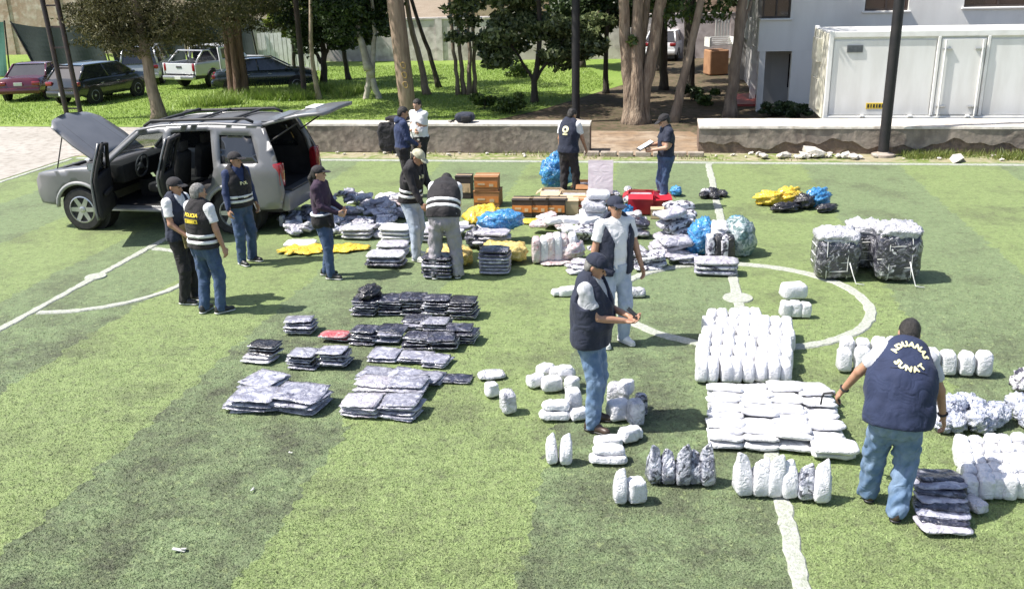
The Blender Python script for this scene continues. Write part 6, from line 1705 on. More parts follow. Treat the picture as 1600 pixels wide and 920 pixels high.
def crumple(p, label, group=None, mat='clear_blue', r=(.14, .12, .12), yaw=None, z=0.0, nm='crumpled_bag', cat='bag', amp=.22, seeds=5):
    def make(i):
        V, Fs = sphere_grid(36, 22); q = np.random.default_rng(500 + i)
        n = folds(1.0, 3.0, 600 + i, (1, 1, 1))(V) * amp * 1.25 + folds(1.0, 7.0, 650 + i, (1, 1, 1))(V) * amp * .8 + folds(1.0, 15.0, 670 + i, (1, 1, 1))(V) * amp * .4
        X = V * (1 + n)[:, None] * np.array(r); X[:, 2] = np.maximum(X[:, 2], -r[2] * .72) + r[2] * .72
        return mesh_np(nm, X, Fs, [M[mat]], False)
    me = variant(('cr', mat, r, amp), make, seeds)
    return thing(nm, me, (p[0], p[1], GZ + z), RNG.uniform(0, 6) if yaw is None else yaw, label, cat, group, RNG.uniform(.88, 1.12))
def garment_mesh(mat, w, d, h, seed):
    """a folded garment in a clear sleeve: two or three soft layers with a rounded fold at the front"""
    nx, ny = 12, 9; q = np.random.default_rng(seed); V = []; Fs = []
    fn = folds(.013, 15, seed, (1, 1, 1)); skew = q.normal(0, .02, 4)
    k = nx * ny
    ring = []
    for top in (0, 1):
        for j in range(ny):
            for i in range(nx):
                u, v = -1 + 2 * i / (nx - 1), -1 + 2 * j / (ny - 1)
                ex = 1 - .03 * abs(v) ** 3; x = u * w / 2 * ex; y = v * d / 2 * (1 - .04 * abs(u) ** 3)
                edge = max(abs(u), abs(v)); puff = (1 - edge ** 4)
                z = h * (.5 + (.5 * (.35 + .65 * puff)) * (1 if top else -1))
                V.append((x * (1 + skew[0] * v) + q.normal(0, .004), y * (1 + skew[1] * u) + q.normal(0, .004) + skew[2] * .5 * math.sin(u * 3), z))
    V = np.array(V); V[:, 2] += fn(V) * (V[:, 2] > h * .5)
    for j in range(ny - 1):
        for i in range(nx - 1):
            a = j * nx + i; Fs.append((a, a + nx, a + nx + 1, a + 1)); b = k + a; Fs.append((b, b + 1, b + nx + 1, b + nx))
    bd = [j for j in range(nx)] + [nx * j + nx - 1 for j in range(1, ny)] + [nx * (ny - 1) + i for i in range(nx - 2, -1, -1)] + [nx * j for j in range(ny - 2, 0, -1)]
    nf = len(Fs)
    for i in range(len(bd)):
        a, b = bd[i], bd[(i + 1) % len(bd)]; Fs.append((a, b, k + b, k + a))
    me = mesh_np('folded_garment', V, np.array(Fs), [M[mat], M['g_edge']], True, [0] * nf + [1] * (len(Fs) - nf))
    return me
def stack(p, n, label, group, mat='g_navy', w=.31, d=.26, th=.032, yaw=0.0, z0=0.0, top=None, jit=.030, lean=0.0, toplabel=None):
    z = z0
    for k in range(n):
        mm = mat if not isinstance(mat, (list, tuple)) else mat[k % len(mat)]
        last = (k == n - 1) and top
        if last: mm = top
        t = th * RNG.uniform(.85, 1.2)
        me = variant(('gm', mm, w, d, th), lambda i: garment_mesh(mm, w, d, th, 800 + i * 3), 4)
        o = thing('folded_garment', me, (p[0] + RNG.uniform(-jit, jit) + lean * k * math.cos(yaw + math.pi / 2), p[1] + RNG.uniform(-jit, jit) + lean * k * math.sin(yaw + math.pi / 2), GZ + z), yaw + RNG.uniform(-.15, .15),
                  (toplabel if last and toplabel else label), 'garment', group, (RNG.uniform(.92, 1.06), RNG.uniform(.9, 1.05), t / th), (RNG.uniform(-.05, .05), RNG.uniform(-.04, .04)))
        z += t * .96
    return z
def lerp2(c, u, v):
    """corners: front-left, front-right, back-right, back-left"""
    a = c[0].lerp(c[1], u); b = c[3].lerp(c[2], u); return a.lerp(b, v)

# --- the big block of white parcels on the halfway line
cA = [G(1083, 600), G(1234, 600), G(1238, 508), G(1106, 506)]
for j in range(6):
    for i in range(8):
        u, v = (i + .5) / 8 + RNG.uniform(-.012, .012), (j + .35) / 6
        if j == 5 and i > 4: continue
        upright(lerp2(cA, u, v), 'white wrapped parcel in the dense block standing on the halfway line', 'dense block of white parcels on the halfway line', 'wp', .155, .31, .25, YAW + RNG.uniform(-.12, .12))
# --- shingled white packs in front of it
cB = [G(1108, 700), G(1320, 708), G(1290, 612), G(1108, 615)]
for j in range(11):
    for i in range(4):
        p = lerp2(cB, (i + .5) / 4 + RNG.uniform(-.016, .016), (j + .5) / 11 + RNG.uniform(-.012, .012))
        pack(p, 'flat white pack in the shingled rows in front of the parcel block', 'shingled rows of flat white packs', 'wp', .345, .24, .070, YAW + RNG.uniform(-.12, .12), z=.055 + RNG.uniform(-.02, .025), tilt=(-.30 + RNG.uniform(-.08, .08), RNG.uniform(-.08, .08)), nm='white_pack', amp=.012)
        if j % 2 == 0:
            pack(p, 'flat white pack underneath the shingled rows of white packs', 'white packs underneath the shingled rows', 'wp', .335, .26, .075, YAW + RNG.uniform(-.1, .1), z=0, nm='white_pack', amp=.012)
for k, (x, y) in enumerate(((1300, 712), (1303, 716))):
    pack(G(x, y), 'white pack at the near right corner of shingled rows, %s' % ('lower' if k == 0 else 'upper'), 'shingled rows of flat white packs', 'wp', .40, .24, .075, YAW, z=.07 * k, nm='white_pack')
# --- white parcels at the right edge
cC = [G(1508, 782), G(1625, 784), G(1625, 700), G(1484, 705)]
for j in range(5):
    for i in range(6):
        upright(lerp2(cC, (i + .4) / 6 + RNG.uniform(-.02, .02), (j + .3) / 5 + RNG.uniform(-.02, .02)), 'white wrapped parcel in the block at the right edge beside the bending man', 'block of white parcels at the right edge', 'wp', .135, .17, .20, YAW + RNG.uniform(-.12, .12))
upright(G(1521, 797), 'greyish wrapped parcel lying before the right edge block', None, 'wp_grey', .15, .22, .10, .3)
# --- row behind the bending man
for i in range(9):
    t = i / 8; upright(G(1318 + 215 * t, 580 + 7 * t), 'white parcel in the long row behind the bending man', 'row of white parcels behind the bending man', 'wp', .17, .20, .27, YAW)
for i in range(4):
    upright(G(1322 + 24 * i, 560 + 1 * i), 'white parcel in the short second row behind the long row', 'second row of white parcels behind the bending man', 'wp', .17, .20, .25, YAW)
# --- crumpled clear bags
for i in range(26):
    x = RNG.uniform(1470, 1612); y = RNG.uniform(640, 676)
    crumple(G(x, y), 'crumpled clear bluish bag in the heap at the right edge', 'heap of crumpled clear bags at the right edge', 'clear_blue', (.13, .12, .11), z=RNG.choice((0, 0, .06)))
crumple(G(1474, 664), 'pinkish crumpled bag at the left end of clear bag heap', None, 'g_pink', (.10, .09, .08))
# --- navy packs by the bending man's feet
for k in range(8):
    p = G(1462 + k * 1.5, 768 + k * 8.4)
    pack(p, 'navy garment pack in the shingled pile at the bending man\'s feet', 'shingled navy packs at the right', ('g_navy', 'g_grey', 'g_navy', 'g_pale')[k % 4], .40, .26, .05, YAW + RNG.uniform(-.14, .14), z=.004 + .016 * (7 - k), tilt=(-.10 + RNG.uniform(-.05, .05), RNG.uniform(-.06, .06)), nm='garment_pack')
# --- black and white shoes at the right edge
crumple(G(1600, 612), 'black and white bundle cut off by the right edge', None, 'g_stripe', (.16, .14, .14), nm='shoe_bundle', cat='bundle')

# --- rows of shoe bags in front
for i, (x, y, mt) in enumerate(((1160, 771, 'wp'), (1185, 772, 'wp'), (1206, 773, 'wp'), (1231, 776, 'wp'), (1255, 779, 'clear_shoe'), (1279, 783, 'wp'))):
    upright(G(x, y), ('grey see-through shoe bag, second from the right in front row of six' if mt != 'wp' else 'white shoe bag, %s from the left in front row of six' % ('first', 'second', 'third', 'fourth', '', 'last')[i]), 'front row of six shoe bags', mt, .158, .20, .27, .05, peak=.09 if i in (0, 2, 5) else .05, nm='shoe_bag')
for i, (x, y) in enumerate(((1020, 752), (1041, 753), (1064, 755), (1083, 754), (1103, 756))):
    upright(G(x, y), 'clear bag with grey shoes, %s from the left in row of five' % ('first', 'second', 'third', 'fourth', 'fifth')[i], 'row of five grey shoe bags', 'clear_shoe', .14, .20, .25, .1, peak=.10 if i % 2 == 0 else .05, nm='shoe_bag')
for nm_, x, y in (('left', 863, 723), ('right', 883, 724)): upright(G(x, y), 'white shoe bag, %s one of the near pair left of centre' % nm_, 'near pairs of white shoe bags', 'wp', .125, .18, .23, 0, peak=.06, nm='shoe_bag')
upright(G(968, 785), 'tall white shoe bag, left of the nearest pair', 'near pairs of white shoe bags', 'wp', .13, .18, .26, 0, peak=.06, nm='shoe_bag')
upright(G(994, 784), 'bulging white shoe bag, right of the nearest pair', 'near pairs of white shoe bags', 'wp', .18, .17, .23, .3, peak=.0, nm='shoe_bag')
# --- loose white parcels round the man with the phone
for (x, y, w, d, h, yw, z, mt, lab) in (
    (866, 655, .30, .17, .09, .05, 0, 'wp', 'lower of two white packs stacked left of the man with phone'), (868, 653, .29, .16, .09, .1, .085, 'wp', 'upper of two white packs stacked left of the man with phone'),
    (838, 604, .22, .16, .14, .5, 0, 'wp', 'leftmost white parcel in the loose cluster behind man with phone'), (862, 611, .24, .18, .16, .2, 0, 'wp', 'front white parcel in the loose cluster behind man with phone'), (878, 592, .30, .18, .13, -.2, 0, 'wp', 'rear white parcel in the loose cluster behind man with phone'),
    (893, 612, .17, .15, .17, .8, 0, 'wp', 'right white parcel in the loose cluster behind man with phone'), (897, 640, .18, .18, .24, .2, 0, 'wp', 'tall white parcel half hidden behind the legs of man with phone'),
    (950, 723, .34, .17, .08, -.05, 0, 'wp', 'lower folded white pack in front of man with phone'), (951, 720, .31, .16, .07, .02, .075, 'wp', 'upper folded white pack in front of man with phone'),
    (950, 697, .28, .15, .09, .1, 0, 'wp', 'narrow white pack at the feet of man with phone'), (982, 690, .22, .17, .14, .6, 0, 'wp', 'white parcel right of the shoes of man with phone'),
    (968, 655, .24, .20, .19, .3, 0, 'wp', 'white parcel with pale edge right of man with phone'), (966, 632, .24, .19, .24, -.2, 0, 'wp_grey', 'round greyish parcel right of the jeans of man with phone'), (992, 664, .17, .18, .27, .2, 0, 'wp_grey', 'upright clear parcel at right of the cluster by man with phone'), (1001, 650, .12, .14, .24, .2, 0, 'clear_shoe', 'dark clear parcel peeping out behind the upright clear one'),
    (852, 585, .22, .16, .11, .9, 0, 'wp', 'small white parcel at the back left of the loose cluster'), (884, 604, .18, .15, .12, .1, .12, 'wp', 'white parcel lying on top of the loose cluster'), (905, 655, .20, .15, .10, .4, 0, 'wp', 'flat white parcel just behind the heel of man with phone'),
    (978, 640, .18, .16, .15, 1.0, .17, 'wp', 'white parcel resting on the pale edged one right of phone man'), (990, 684, .16, .14, .10, .2, 0, 'wp', 'small white parcel at the right end of phone man cluster'), (872, 462, .2, .16, .09, .3, 0, 'wp', 'small white parcel at the far left of sunglasses man'),
    (768, 590, .31, .22, .06, .2, 0, 'wp_grey', 'flat pale pack lying alone right of navy garment'), (769, 620, .15, .15, .15, .4, 0, 'wp', 'small white parcel lying alone below flat pale pack'), (795, 645, .16, .17, .23, .3, 0, 'wp_grey', 'clear bag with grey shoes standing alone at centre left'),
    (890, 462, .32, .17, .12, .05, 0, 'wp', 'white parcel left of the man with sunglasses'), (990, 464, .33, .17, .12, -.05, 0, 'wp_grey', 'white parcel with dark print right of the man with sunglasses'),
    (1238, 472, .34, .24, .20, .1, .05, 'wp', 'crumpled white parcel behind three small ones near the circle'),):
    upright(G(x, y), lab, 'loose parcels round the man with phone' if 830 < x < 1010 and y > 580 else None, mt, w, d, h, yw, z=z)
for i, x in enumerate((1226, 1242, 1257)): upright(G(x, 496), 'small white parcel, %s of three beside the dense block' % ('left', 'middle', 'right')[i], 'three small parcels beside the dense block', 'wp', .15, .16, .20, 0)

# --- stacks of folded garments in film
g1 = 'rear row of dark garment stacks'
for i, (x, y, n, mt) in enumerate(((573, 497, 6, 'g_navy'), (612, 496, 6, 'g_navy'), (649, 496, 7, ('g_navy', 'g_black')), (686, 499, 7, 'g_navy'), (724, 502, 7, ('g_black', 'g_navy')))):
    z = stack(G(x, y - 8), n, 'dark folded garment in the %s stack of the rear row' % ('leftmost', 'second', 'middle', 'fourth', 'rightmost')[i], g1, mt, .34, .30, .034, YAW)
    if i == 0:
        crumple(G(580, 488), 'rumpled black garment on top of the rear row of stacks', None, 'g_black', (.22, .16, .10), z=z - .01, nm='rumpled_garment', cat='garment')
g2 = 'second row of dark garment stacks'
for i, (x, y, n, mt) in enumerate(((573, 542, 5, 'g_navy'), (610, 541, 5, ('g_navy', 'g_grey')), (647, 522, 4, ('g_grey', 'g_navy')), (685, 524, 4, ('g_navy', 'g_grey')), (655, 549, 4, 'g_navy'), (692, 551, 5, ('g_navy', 'g_black')), (722, 541, 5, 'g_navy'))):
    stack(G(x, y - 8), n, 'dark folded garment in the %s stack of the second row' % ('leftmost', 'second', 'third', 'fourth', 'fifth front', 'sixth front', 'rightmost')[i], g2, mt, .33, .28, .034, YAW, jit=.035)
g3 = 'pale grey garments laid out in the middle'
for i, (x, y, n, w) in enumerate(((605, 566, 3, .36), (648, 570, 3, .36), (682, 575, 3, .30), (590, 595, 3, .38), (640, 600, 3, .38), (676, 602, 3, .26))):
    stack(G(x, y - 6), n, 'grey folded garment in the %s pile of middle layout' % ('rear left', 'rear middle', 'rear right', 'front left', 'front middle', 'front right')[i], g3, 'g_grey', w, .30, .024, YAW - .12, jit=.03)
g4 = 'near layout of pale grey garments'
for i, (x, y, n, mt) in enumerate(((570, 650, 6, 'g_pale'), (625, 652, 6, 'g_grey'), (590, 618, 5, 'g_pale'), (638, 620, 5, 'g_grey'))):
    stack(G(x, y - 6), n, 'pale folded garment in the %s pile of near layout' % ('front left', 'front right', 'rear left', 'rear right')[i], g4, mt, .40, .33, .026, YAW - .1, jit=.03)
g5 = 'fanned grey garments at the near left'
for i, (x, y, n, w) in enumerate(((398, 634, 6, .50), (468, 634, 7, .54), (410, 604, 4, .42))):
    stack(G(x, y), n, 'grey folded garment in the %s fan at near left' % ('left', 'right', 'rear')[i], g5, 'g_grey', w, .40, .024, YAW + (.1, -.15, -.3)[i], jit=.05)
stack(G(716, 594), 1, 'single navy garment lying flat right of the grey layout', None, 'g_navy', .33, .24, .03, YAW)
stack(G(469, 519), 5, 'folded grey garment in the small stack left of red one', 'small garment stacks at the left', ('g_grey', 'g_navy'), .36, .28, .036, YAW + .1)
stack(G(528, 531), 2, 'lower red folded garment between the dark stacks', None, 'g_red', .34, .24, .045, YAW, top='g_red', toplabel='upper red folded garment between the dark stacks')
stack(G(410, 563), 2, 'pale folded garment under the black pile at left', 'small garment stacks at the left', 'g_pale', .38, .28, .035, YAW)
stack(G(414, 560), 3, 'black folded garment on pale ones at left', 'small garment stacks at the left', 'g_black', .36, .26, .04, YAW - .1, z0=.07)
stack(G(475, 571), 5, 'folded dark garment, left of two low stacks behind the fans', 'small garment stacks at the left', ('g_grey', 'g_navy'), .32, .27, .034, YAW)
stack(G(523, 570), 6, 'folded dark garment, right of two low stacks behind the fans', 'small garment stacks at the left', ('g_navy', 'g_grey'), .32, .27, .034, YAW)

# --- heap of film packs behind the woman
hp = 'heap of clothing packs beside the silver car'
for i in range(120):
    x = RNG.uniform(445, 655); y = RNG.uniform(318, 372)
    if x > 610 and y > 345: continue
    if x < 500 and y < 335: continue
    lev = RNG.choice((0, .08, .16, .24)) if 500 < x < 610 and y < 352 else RNG.choice((0, .06, .10))
    mt = RNG.choice(('g_grey', 'g_pale', 'g_grey', 'g_pale', 'wp_grey', 'g_stripe', 'wp', 'clear_blue'))
    pack(G(x, y), 'grey and navy film pack in the heap beside silver car', hp, mt, .30, .22, .10, RNG.uniform(0, 6), z=lev, tilt=(RNG.uniform(-.5, .5), RNG.uniform(-.4, .4)), nm='clothing_pack', amp=.020)
for i in range(10):
    pack(G(RNG.uniform(575, 655), RNG.uniform(308, 322)), 'pinkish white film pack at the far end of the heap', 'pale packs at the far end of heap', RNG.choice(('g_pink', 'g_pale', 'wp')), .36, .26, .09, RNG.uniform(0, 6), tilt=(RNG.uniform(-.15, .15), 0), nm='clothing_pack', amp=.016)
for i, (x, y) in enumerate(((442, 355), (452, 365), (468, 358))):
    upright(G(x, y), 'small white roll beside the car wheel, %s of three' % ('left', 'front', 'right')[i], 'small white rolls by the car', 'wp', .12, .12, .22, nm='white_roll')
for i, (x, y, n, mt) in enumerate(((560, 372, 3, 'wp_grey'), (620, 378, 4, 'wp'), (668, 376, 3, 'g_pale'), (615, 398, 3, 'g_pale'), (470, 384, 1, 'wp'))):
    for k in range(n): pack(G(x, y), 'white flat pack in the %s low pile behind the woman' % ('far left', 'large pale', 'right', 'near', 'yellow sheet')[i], 'low piles of white packs', mt, .52, .36, .075, YAW + RNG.uniform(-.15, .15), z=.065 * k, nm='white_pack')
for k in range(3): pack(G(604, 415), 'grey film bundle, %s layer, lying before the low white piles' % ('bottom', 'middle', 'top')[k], 'grey film bundle left of camouflage cap man', ('g_navy', 'g_grey', 'wp_grey')[k], .60, .36, .08, YAW, z=.065 * k, nm='garment_pack', amp=.016)

# --- plastic sheets and sacks
def crumpled_sheet(px, py, sx, sy, mat, label, seed, hgt=.10, yaw=0.0, nm='plastic_sheet', dome=0.0):
    n = 26; q = folds(1.0, 7, seed, (1, 1, 0)); q2 = folds(1.0, 19, seed + 9, (1, 1, 0)); V = []; rr = np.random.default_rng(seed)
    an = rr.uniform(.75, 1.1, 24)
    for j in range(n):
        for i in range(n):
            u, v = -1 + 2 * i / (n - 1), -1 + 2 * j / (n - 1)
            m_ = max(abs(u), abs(v)); l = math.hypot(u, v) + 1e-6; t = math.atan2(v, u); k = an[int((t + math.pi) / (2 * math.pi) * 23.99)]
            f = m_ / l * k; x, y = u * f * sx / 2, v * f * sy / 2
            P = np.array([[x, y, 0.0]]); e = 1 - m_ ** 4
            z = .012 + max(0, (float(q(P)[0]) * .5 + .5) * hgt * (.25 + .75 * e) + float(q2(P)[0]) * hgt * .25) + dome * (1 - m_ ** 2)
            V.append((x, y, z))
    Fs = np.array([(j * n + i, j * n + i + 1, (j + 1) * n + i + 1, (j + 1) * n + i) for j in range(n - 1) for i in range(n - 1)])
    me = mesh_np(nm, V, Fs, [M[mat]], False); g = G(px, py)
    o = link(nm, me, None, (g.x, g.y, GZ), (0, 0, yaw)); md = o.modifiers.new('thick', 'SOLIDIFY'); md.thickness = .006; md.offset = 1
    return tag(o, label, 'sheet')
crumpled_sheet(478, 392, .85, .60, 'yellow_p', 'yellow plastic sack lying flat left of the woman', 1, .12, .1)
crumpled_sheet(545, 391, .75, .42, 'yellow_p', 'yellow plastic sack lying flat right of the woman', 2, .12, .2)
crumpled_sheet(757, 345, .85, .80, 'yellow_p', 'yellow plastic sack heaped behind bending man', 3, .20, .1, dome=.18)
crumpled_sheet(822, 348, .85, .32, 'yellow_p', 'yellow plastic sheet spread before the carton row', 4, .05, -.05)
crumpled_sheet(870, 412, .5, .35, 'g_pink', 'pinkish film scrap in front of pink bundle', 5, .05, .3)
# heap of yellow, black and blue at the right
for k, (x, y, mt, r, lab) in enumerate(((1200, 320, 'yellow_p', (.32, .20, .16), 'yellow crumpled sack at left end of the far heap'), (1232, 318, 'yellow_p', (.30, .22, .19), 'yellow crumpled sack in the middle of the far heap'), (1228, 330, 'g_black', (.36, .18, .10), 'black bag under the yellow sacks in far heap'), (1255, 326, 'g_black', (.22, .2, .17), 'black bag between yellow and blue in far heap'), (1277, 322, 'blue_p', (.30, .20, .19), 'blue crumpled sack at right end of the far heap'), (1290, 331, 'g_black', (.24, .14, .08), 'black bag under the blue sack in far heap'))):
    crumple(G(x, y), lab, 'far heap of yellow, black and blue sacks', mt, r, yaw=.1 * k, nm='plastic_sack', cat='sack', amp=.26)
for k in range(7): crumple(G(RNG.uniform(1092, 1132), RNG.uniform(303, 312)), 'black and white shoe in the small heap on the halfway line', 'small heap of shoes on the halfway line', RNG.choice(('g_black', 'g_black', 'g_stripe')), (.14, .10, .07), nm='loose_shoe', cat='shoe')
# sacks with garments spilling out by the bending man
for (x, y, lab, n) in ((778, 430, 'right', 7), (690, 436, 'left', 6)):
    p = G(x + 4, y - 14)
    me = soft_mesh('open_sack', M['tan_p'], .72, .58, .30, 71 + n, e1=.6, e2=.6, amp=.055, freq=9, nu=44, nv=24, smooth=False)
    thing('open_sack', me, (p.x + .06, p.y + .22, GZ), .2, 'open yellowish sack on the %s with garments spilling out' % lab, 'sack', 'open sacks at the bending man')
    z = 0
    for k in range(n):
        q = G(x - 4, y - 4); pack(q, 'navy garment pack spilling from the %s open sack' % lab, 'garments spilling from the open sacks', RNG.choice(('g_navy', 'g_grey', 'g_navy')), .46, .36, .065, YAW + RNG.uniform(-.08, .08), z=z, nm='garment_pack'); z += .052
for k in range(4): pack(G(775 + RNG.uniform(-12, 12), 388), 'lilac garment pack under the blue sack', 'lilac packs under the blue sack', 'g_pale', .56, .36, .09, YAW + RNG.uniform(-.2, .2), z=.07 * k, nm='garment_pack', amp=.016)
crumple(G(783, 378), 'blue plastic sack draped over lilac packs', None, 'blue_p', (.42, .28, .17), yaw=.2, z=.22, nm='plastic_sack', cat='sack', amp=.2)
crumple(G(744, 386), 'dark grey garment bundle left of the lilac packs', None, 'g_navy', (.2, .2, .18), nm='garment_bundle', cat='bundle')

# --- cartons
def carton(px, py, w, d, h, mat, label, group='cartons at the far side', yaw=0.0, openf=False, band=None, z=0.0):
    g = G(px, py); o = empty('carton', (g.x, g.y + d / 2, GZ + z), YAW + yaw, label, 'carton', group)
    m = MB()
    t = .012
    for c, dd in (((0, -d / 2 + t / 2, h / 2), (w, t, h)), ((0, d / 2 - t / 2, h / 2), (w, t, h)), ((-w / 2 + t / 2, 0, h / 2), (t, d - 2 * t, h)), ((w / 2 - t / 2, 0, h / 2), (t, d - 2 * t, h)), ((0, 0, t / 2), (w - 2 * t, d - 2 * t, t))): m.box(c, dd)
    m.build('walls', M[mat], o)
    if openf:
        for s in (-1, 1):
            m = MB(); m.box((0, s * (d / 2 + .06), h - .01), (w * .98, .14, .008), M=Matrix.Rotation(s * -.5, 3, 'X')); m.build('flap', M[mat], o)
            m = MB(); m.box((s * (w / 2 + .05), 0, h - .015), (.12, d * .96, .008), M=Matrix.Rotation(s * .6, 3, 'Y')); m.build('flap', M[mat], o)
        m = MB(); m.rbox((0, 0, h * .75), (w * .9, d * .9, h * .4), .03); m.build('contents', M['g_edge'], o)
    else:
        m = MB(); m.box((0, 0, h + .004), (w + .012, d + .012, .012)); m.build('lid', M[mat], o)
        m = MB(); m.box((0, 0, h + .0125), (w + .016, .05, .005)); m.build('tape', M['carton_pale'], o)
    if band:
        m = MB(); m.box((0, -d / 2 - .002, h * .48), (w * .96, .006, h * .42)); b_ = m.build('printed_band', M[band], o)
        m = MB(); m.box((-w * .2, -d / 2 - .0075, h * .5), (w * .3, .004, h * .12)); m.build('printed_mark', M['carton_pale'], b_)
        m = MB(); m.box((w * .22, -d / 2 - .0075, h * .42), (w * .18, .004, h * .2)); m.build('printed_mark', M['carton_pale'], b_)
    return o
carton(726, 311, .30, .30, .42, 'carton_dark', 'dark tall carton half hidden behind the bending man', band='carton_pale')
carton(763, 324, .48, .40, .28, 'carton', 'lower brown carton of the stack of two', openf=False, band='carton_print')
carton(762, 324, .44, .38, .25, 'carton', 'upper brown carton of the stack of two', z=.30, yaw=.06, band='carton_print')
for i, (x, w) in enumerate(((818, .36), (844, .34), (870, .34))):
    carton(x, 340, w, .30, .30, 'carton_dark', 'dark carton with orange print, %s of three in a row' % ('left', 'middle', 'right')[i], band='carton_print')
carton(893, 338, .26, .28, .26, 'carton_pale', 'small pale carton at right of dark carton row', yaw=.1)
carton(917, 336, .48, .34, .24, 'carton', 'long brown carton with red print right of pale one', band='red_box')
carton(925, 312, .55, .40, .26, 'carton', 'open brown carton behind the long one', openf=True, band=None)
carton(898, 324, .5, .34, .2, 'carton_pale', 'low open pale carton at the feet of emblem vest man', openf=True)
carton(862, 318, .36, .3, .2, 'carton_pale', 'low pale carton below the blue bag', openf=True)
carton(947, 330, .3, .26, .22, 'carton_dark', 'dark small carton behind the cap of the sunglasses man', openf=True)
carton(1003, 336, .44, .36, .34, 'red_box', 'red box with white stripe by the writing man', group='red boxes by the writing man', openf=True, band=None)
carton(1030, 334, .36, .34, .30, 'red_box', 'smaller red box close to the legs of writing man', group='red boxes by the writing man', yaw=.3, openf=True)
carton(1028, 343, .22, .2, .16, 'carton_pale', 'small pale box in front of the red boxes', group='red boxes by the writing man')
for k in range(5): crumple(G(RNG.uniform(940, 1000), RNG.uniform(300, 318)), 'dark shoe lying loose behind the red boxes', 'loose shoes behind the red boxes', RNG.choice(('g_black', 'g_stripe')), (.12, .09, .08), nm='loose_shoe', cat='shoe')
crumple(G(868, 296), 'large blue bag held by the emblem vest man', None, 'blue_p', (.34, .24, .40), yaw=.4, nm='plastic_sack', cat='sack', amp=.2)
crumple(G(1056, 306), 'small blue bag behind the writing man', None, 'blue_p', (.16, .12, .11), nm='plastic_sack', cat='sack')
crumple(G(975, 343), 'blue crumpled sack in front of the red boxes', None, 'blue_p', (.26, .18, .18), nm='plastic_sack', cat='sack', amp=.26)
# frosted plastic sheet standing behind the cartons
g = G(938, 318); me_ = MB()
me_.box((0, 0, .40), (.46, .02, .80), M=Matrix.Rotation(-.08, 3, 'X')); o = me_.build('plastic_board', M['lilac_p'], None, loc=(g.x, g.y, GZ), rot=(0, 0, YAW)); tag(o, 'frosted pinkish board standing upright among the cartons', 'board')

# --- bundles in the middle
def bundle(px, py, n, mats, w, d, h, label, group, spread=(20, 6), lev=3, nm='film_bundle', yaw=None):
    for k in range(n):
        l = k * lev // n
        pack(G(px + RNG.uniform(-spread[0], spread[0]), py - RNG.uniform(0, spread[1])), label, group, RNG.choice(mats), w, d, h, (RNG.uniform(-.4, .4) if yaw is None else yaw + RNG.uniform(-.1, .1)), z=l * h * .8, tilt=(RNG.uniform(-.2, .2), RNG.uniform(-.2, .2)), nm=nm, amp=.018)
for i in range(6): upright(G(838 + i * 11, 410 - i * 1), 'pinkish white shoe bag in the row on left of centre bundles', 'row of pinkish shoe bags', ('g_pink', 'wp')[i % 2], .16, .30, .40, 0, nm='shoe_bag')
crumple(G(893, 406), 'red and white bag at the right end of pinkish row', None, 'g_pink', (.22, .2, .19), nm='shoe_bundle', cat='bundle')
bundle(895, 385, 10, ('wp', 'g_pale', 'g_stripe'), .36, .28, .13, 'white film bundle piled behind the pinkish row', 'white bundles behind the pinkish row', (28, 20), 3)
bundle(922, 372, 9, ('wp', 'wp_grey'), .40, .30, .16, 'large white clear bundle left of the sunglasses man', 'white bundles behind the pinkish row', (14, 14), 5)
bundle(912, 428, 5, ('g_stripe', 'g_pale'), .40, .24, .08, 'grey and white pack at the left of sunglasses man', 'packs left of the sunglasses man', (16, 12), 2)
bundle(990, 374, 4, ('tan_p', 'g_pale', 'g_navy'), .42, .32, .12, 'beige and dark pack behind the sunglasses man', 'packs behind the sunglasses man', (10, 6), 3)
bundle(1008, 422, 6, ('g_pale', 'wp_grey', 'g_stripe'), .46, .30, .09, 'pale film pack right of the sunglasses man', 'packs right of the sunglasses man', (22, 14), 3)
bundle(1050, 402, 8, ('g_stripe', 'g_pale', 'g_grey'), .50, .34, .11, 'grey and white film pack under the striped bundle', 'packs under the striped bundle', (22, 10), 3, yaw=.1)
bundle(1058, 380, 13, ('g_stripe', 'g_stripe', 'g_pale'), .50, .30, .13, 'black and white striped bundle leaning on packs', 'striped bundles', (18, 14), 5, yaw=.4)
for k, (x, y, r, lab) in enumerate(((1096, 396, (.22, .2, .30), 'tall blue plastic sack right of the striped bundle'), (1080, 398, (.12, .12, .16), 'small blue plastic sack beside the tall blue one'))):
    crumple(G(x, y), lab, None, 'blue_p', r, nm='plastic_sack', cat='sack')
for i in range(4): upright(G(1110 + i * 10, 408), 'black and white standing roll in the bundle beside teal wrap', 'black and white standing rolls', ('g_stripe', 'g_black')[i % 2], .14, .22, .40, 0, nm='film_roll')
crumple(G(1122, 398), 'white film heap on top of black and white rolls', None, 'wp', (.26, .2, .14), z=.30, nm='film_heap', cat='bag')
crumple(G(1152, 398), 'bulging teal film bundle at the right of centre', None, 'green_p', (.26, .24, .32), nm='film_bundle', cat='bundle', amp=.12)
crumple(G(1150, 392), 'blue plastic on top of the teal film bundle', None, 'blue_p', (.18, .15, .10), z=.40, nm='plastic_sack', cat='sack')
for k in range(3): pack(G(1118, 428), 'white and grey flat pack on the circle line, %s' % ('bottom', 'middle', 'top')[k], 'flat packs on the circle line', ('g_grey', 'g_stripe', 'g_pale')[k], .62, .34, .085, YAW, z=.07 * k, nm='flat_pack', amp=.014)
bundle(700, 372, 10, ('g_pale', 'wp_grey', 'g_grey', 'wp'), .40, .28, .09, 'pale film pack in the scatter behind the bending man', 'scattered packs behind the bending man', (70, 16), 2)
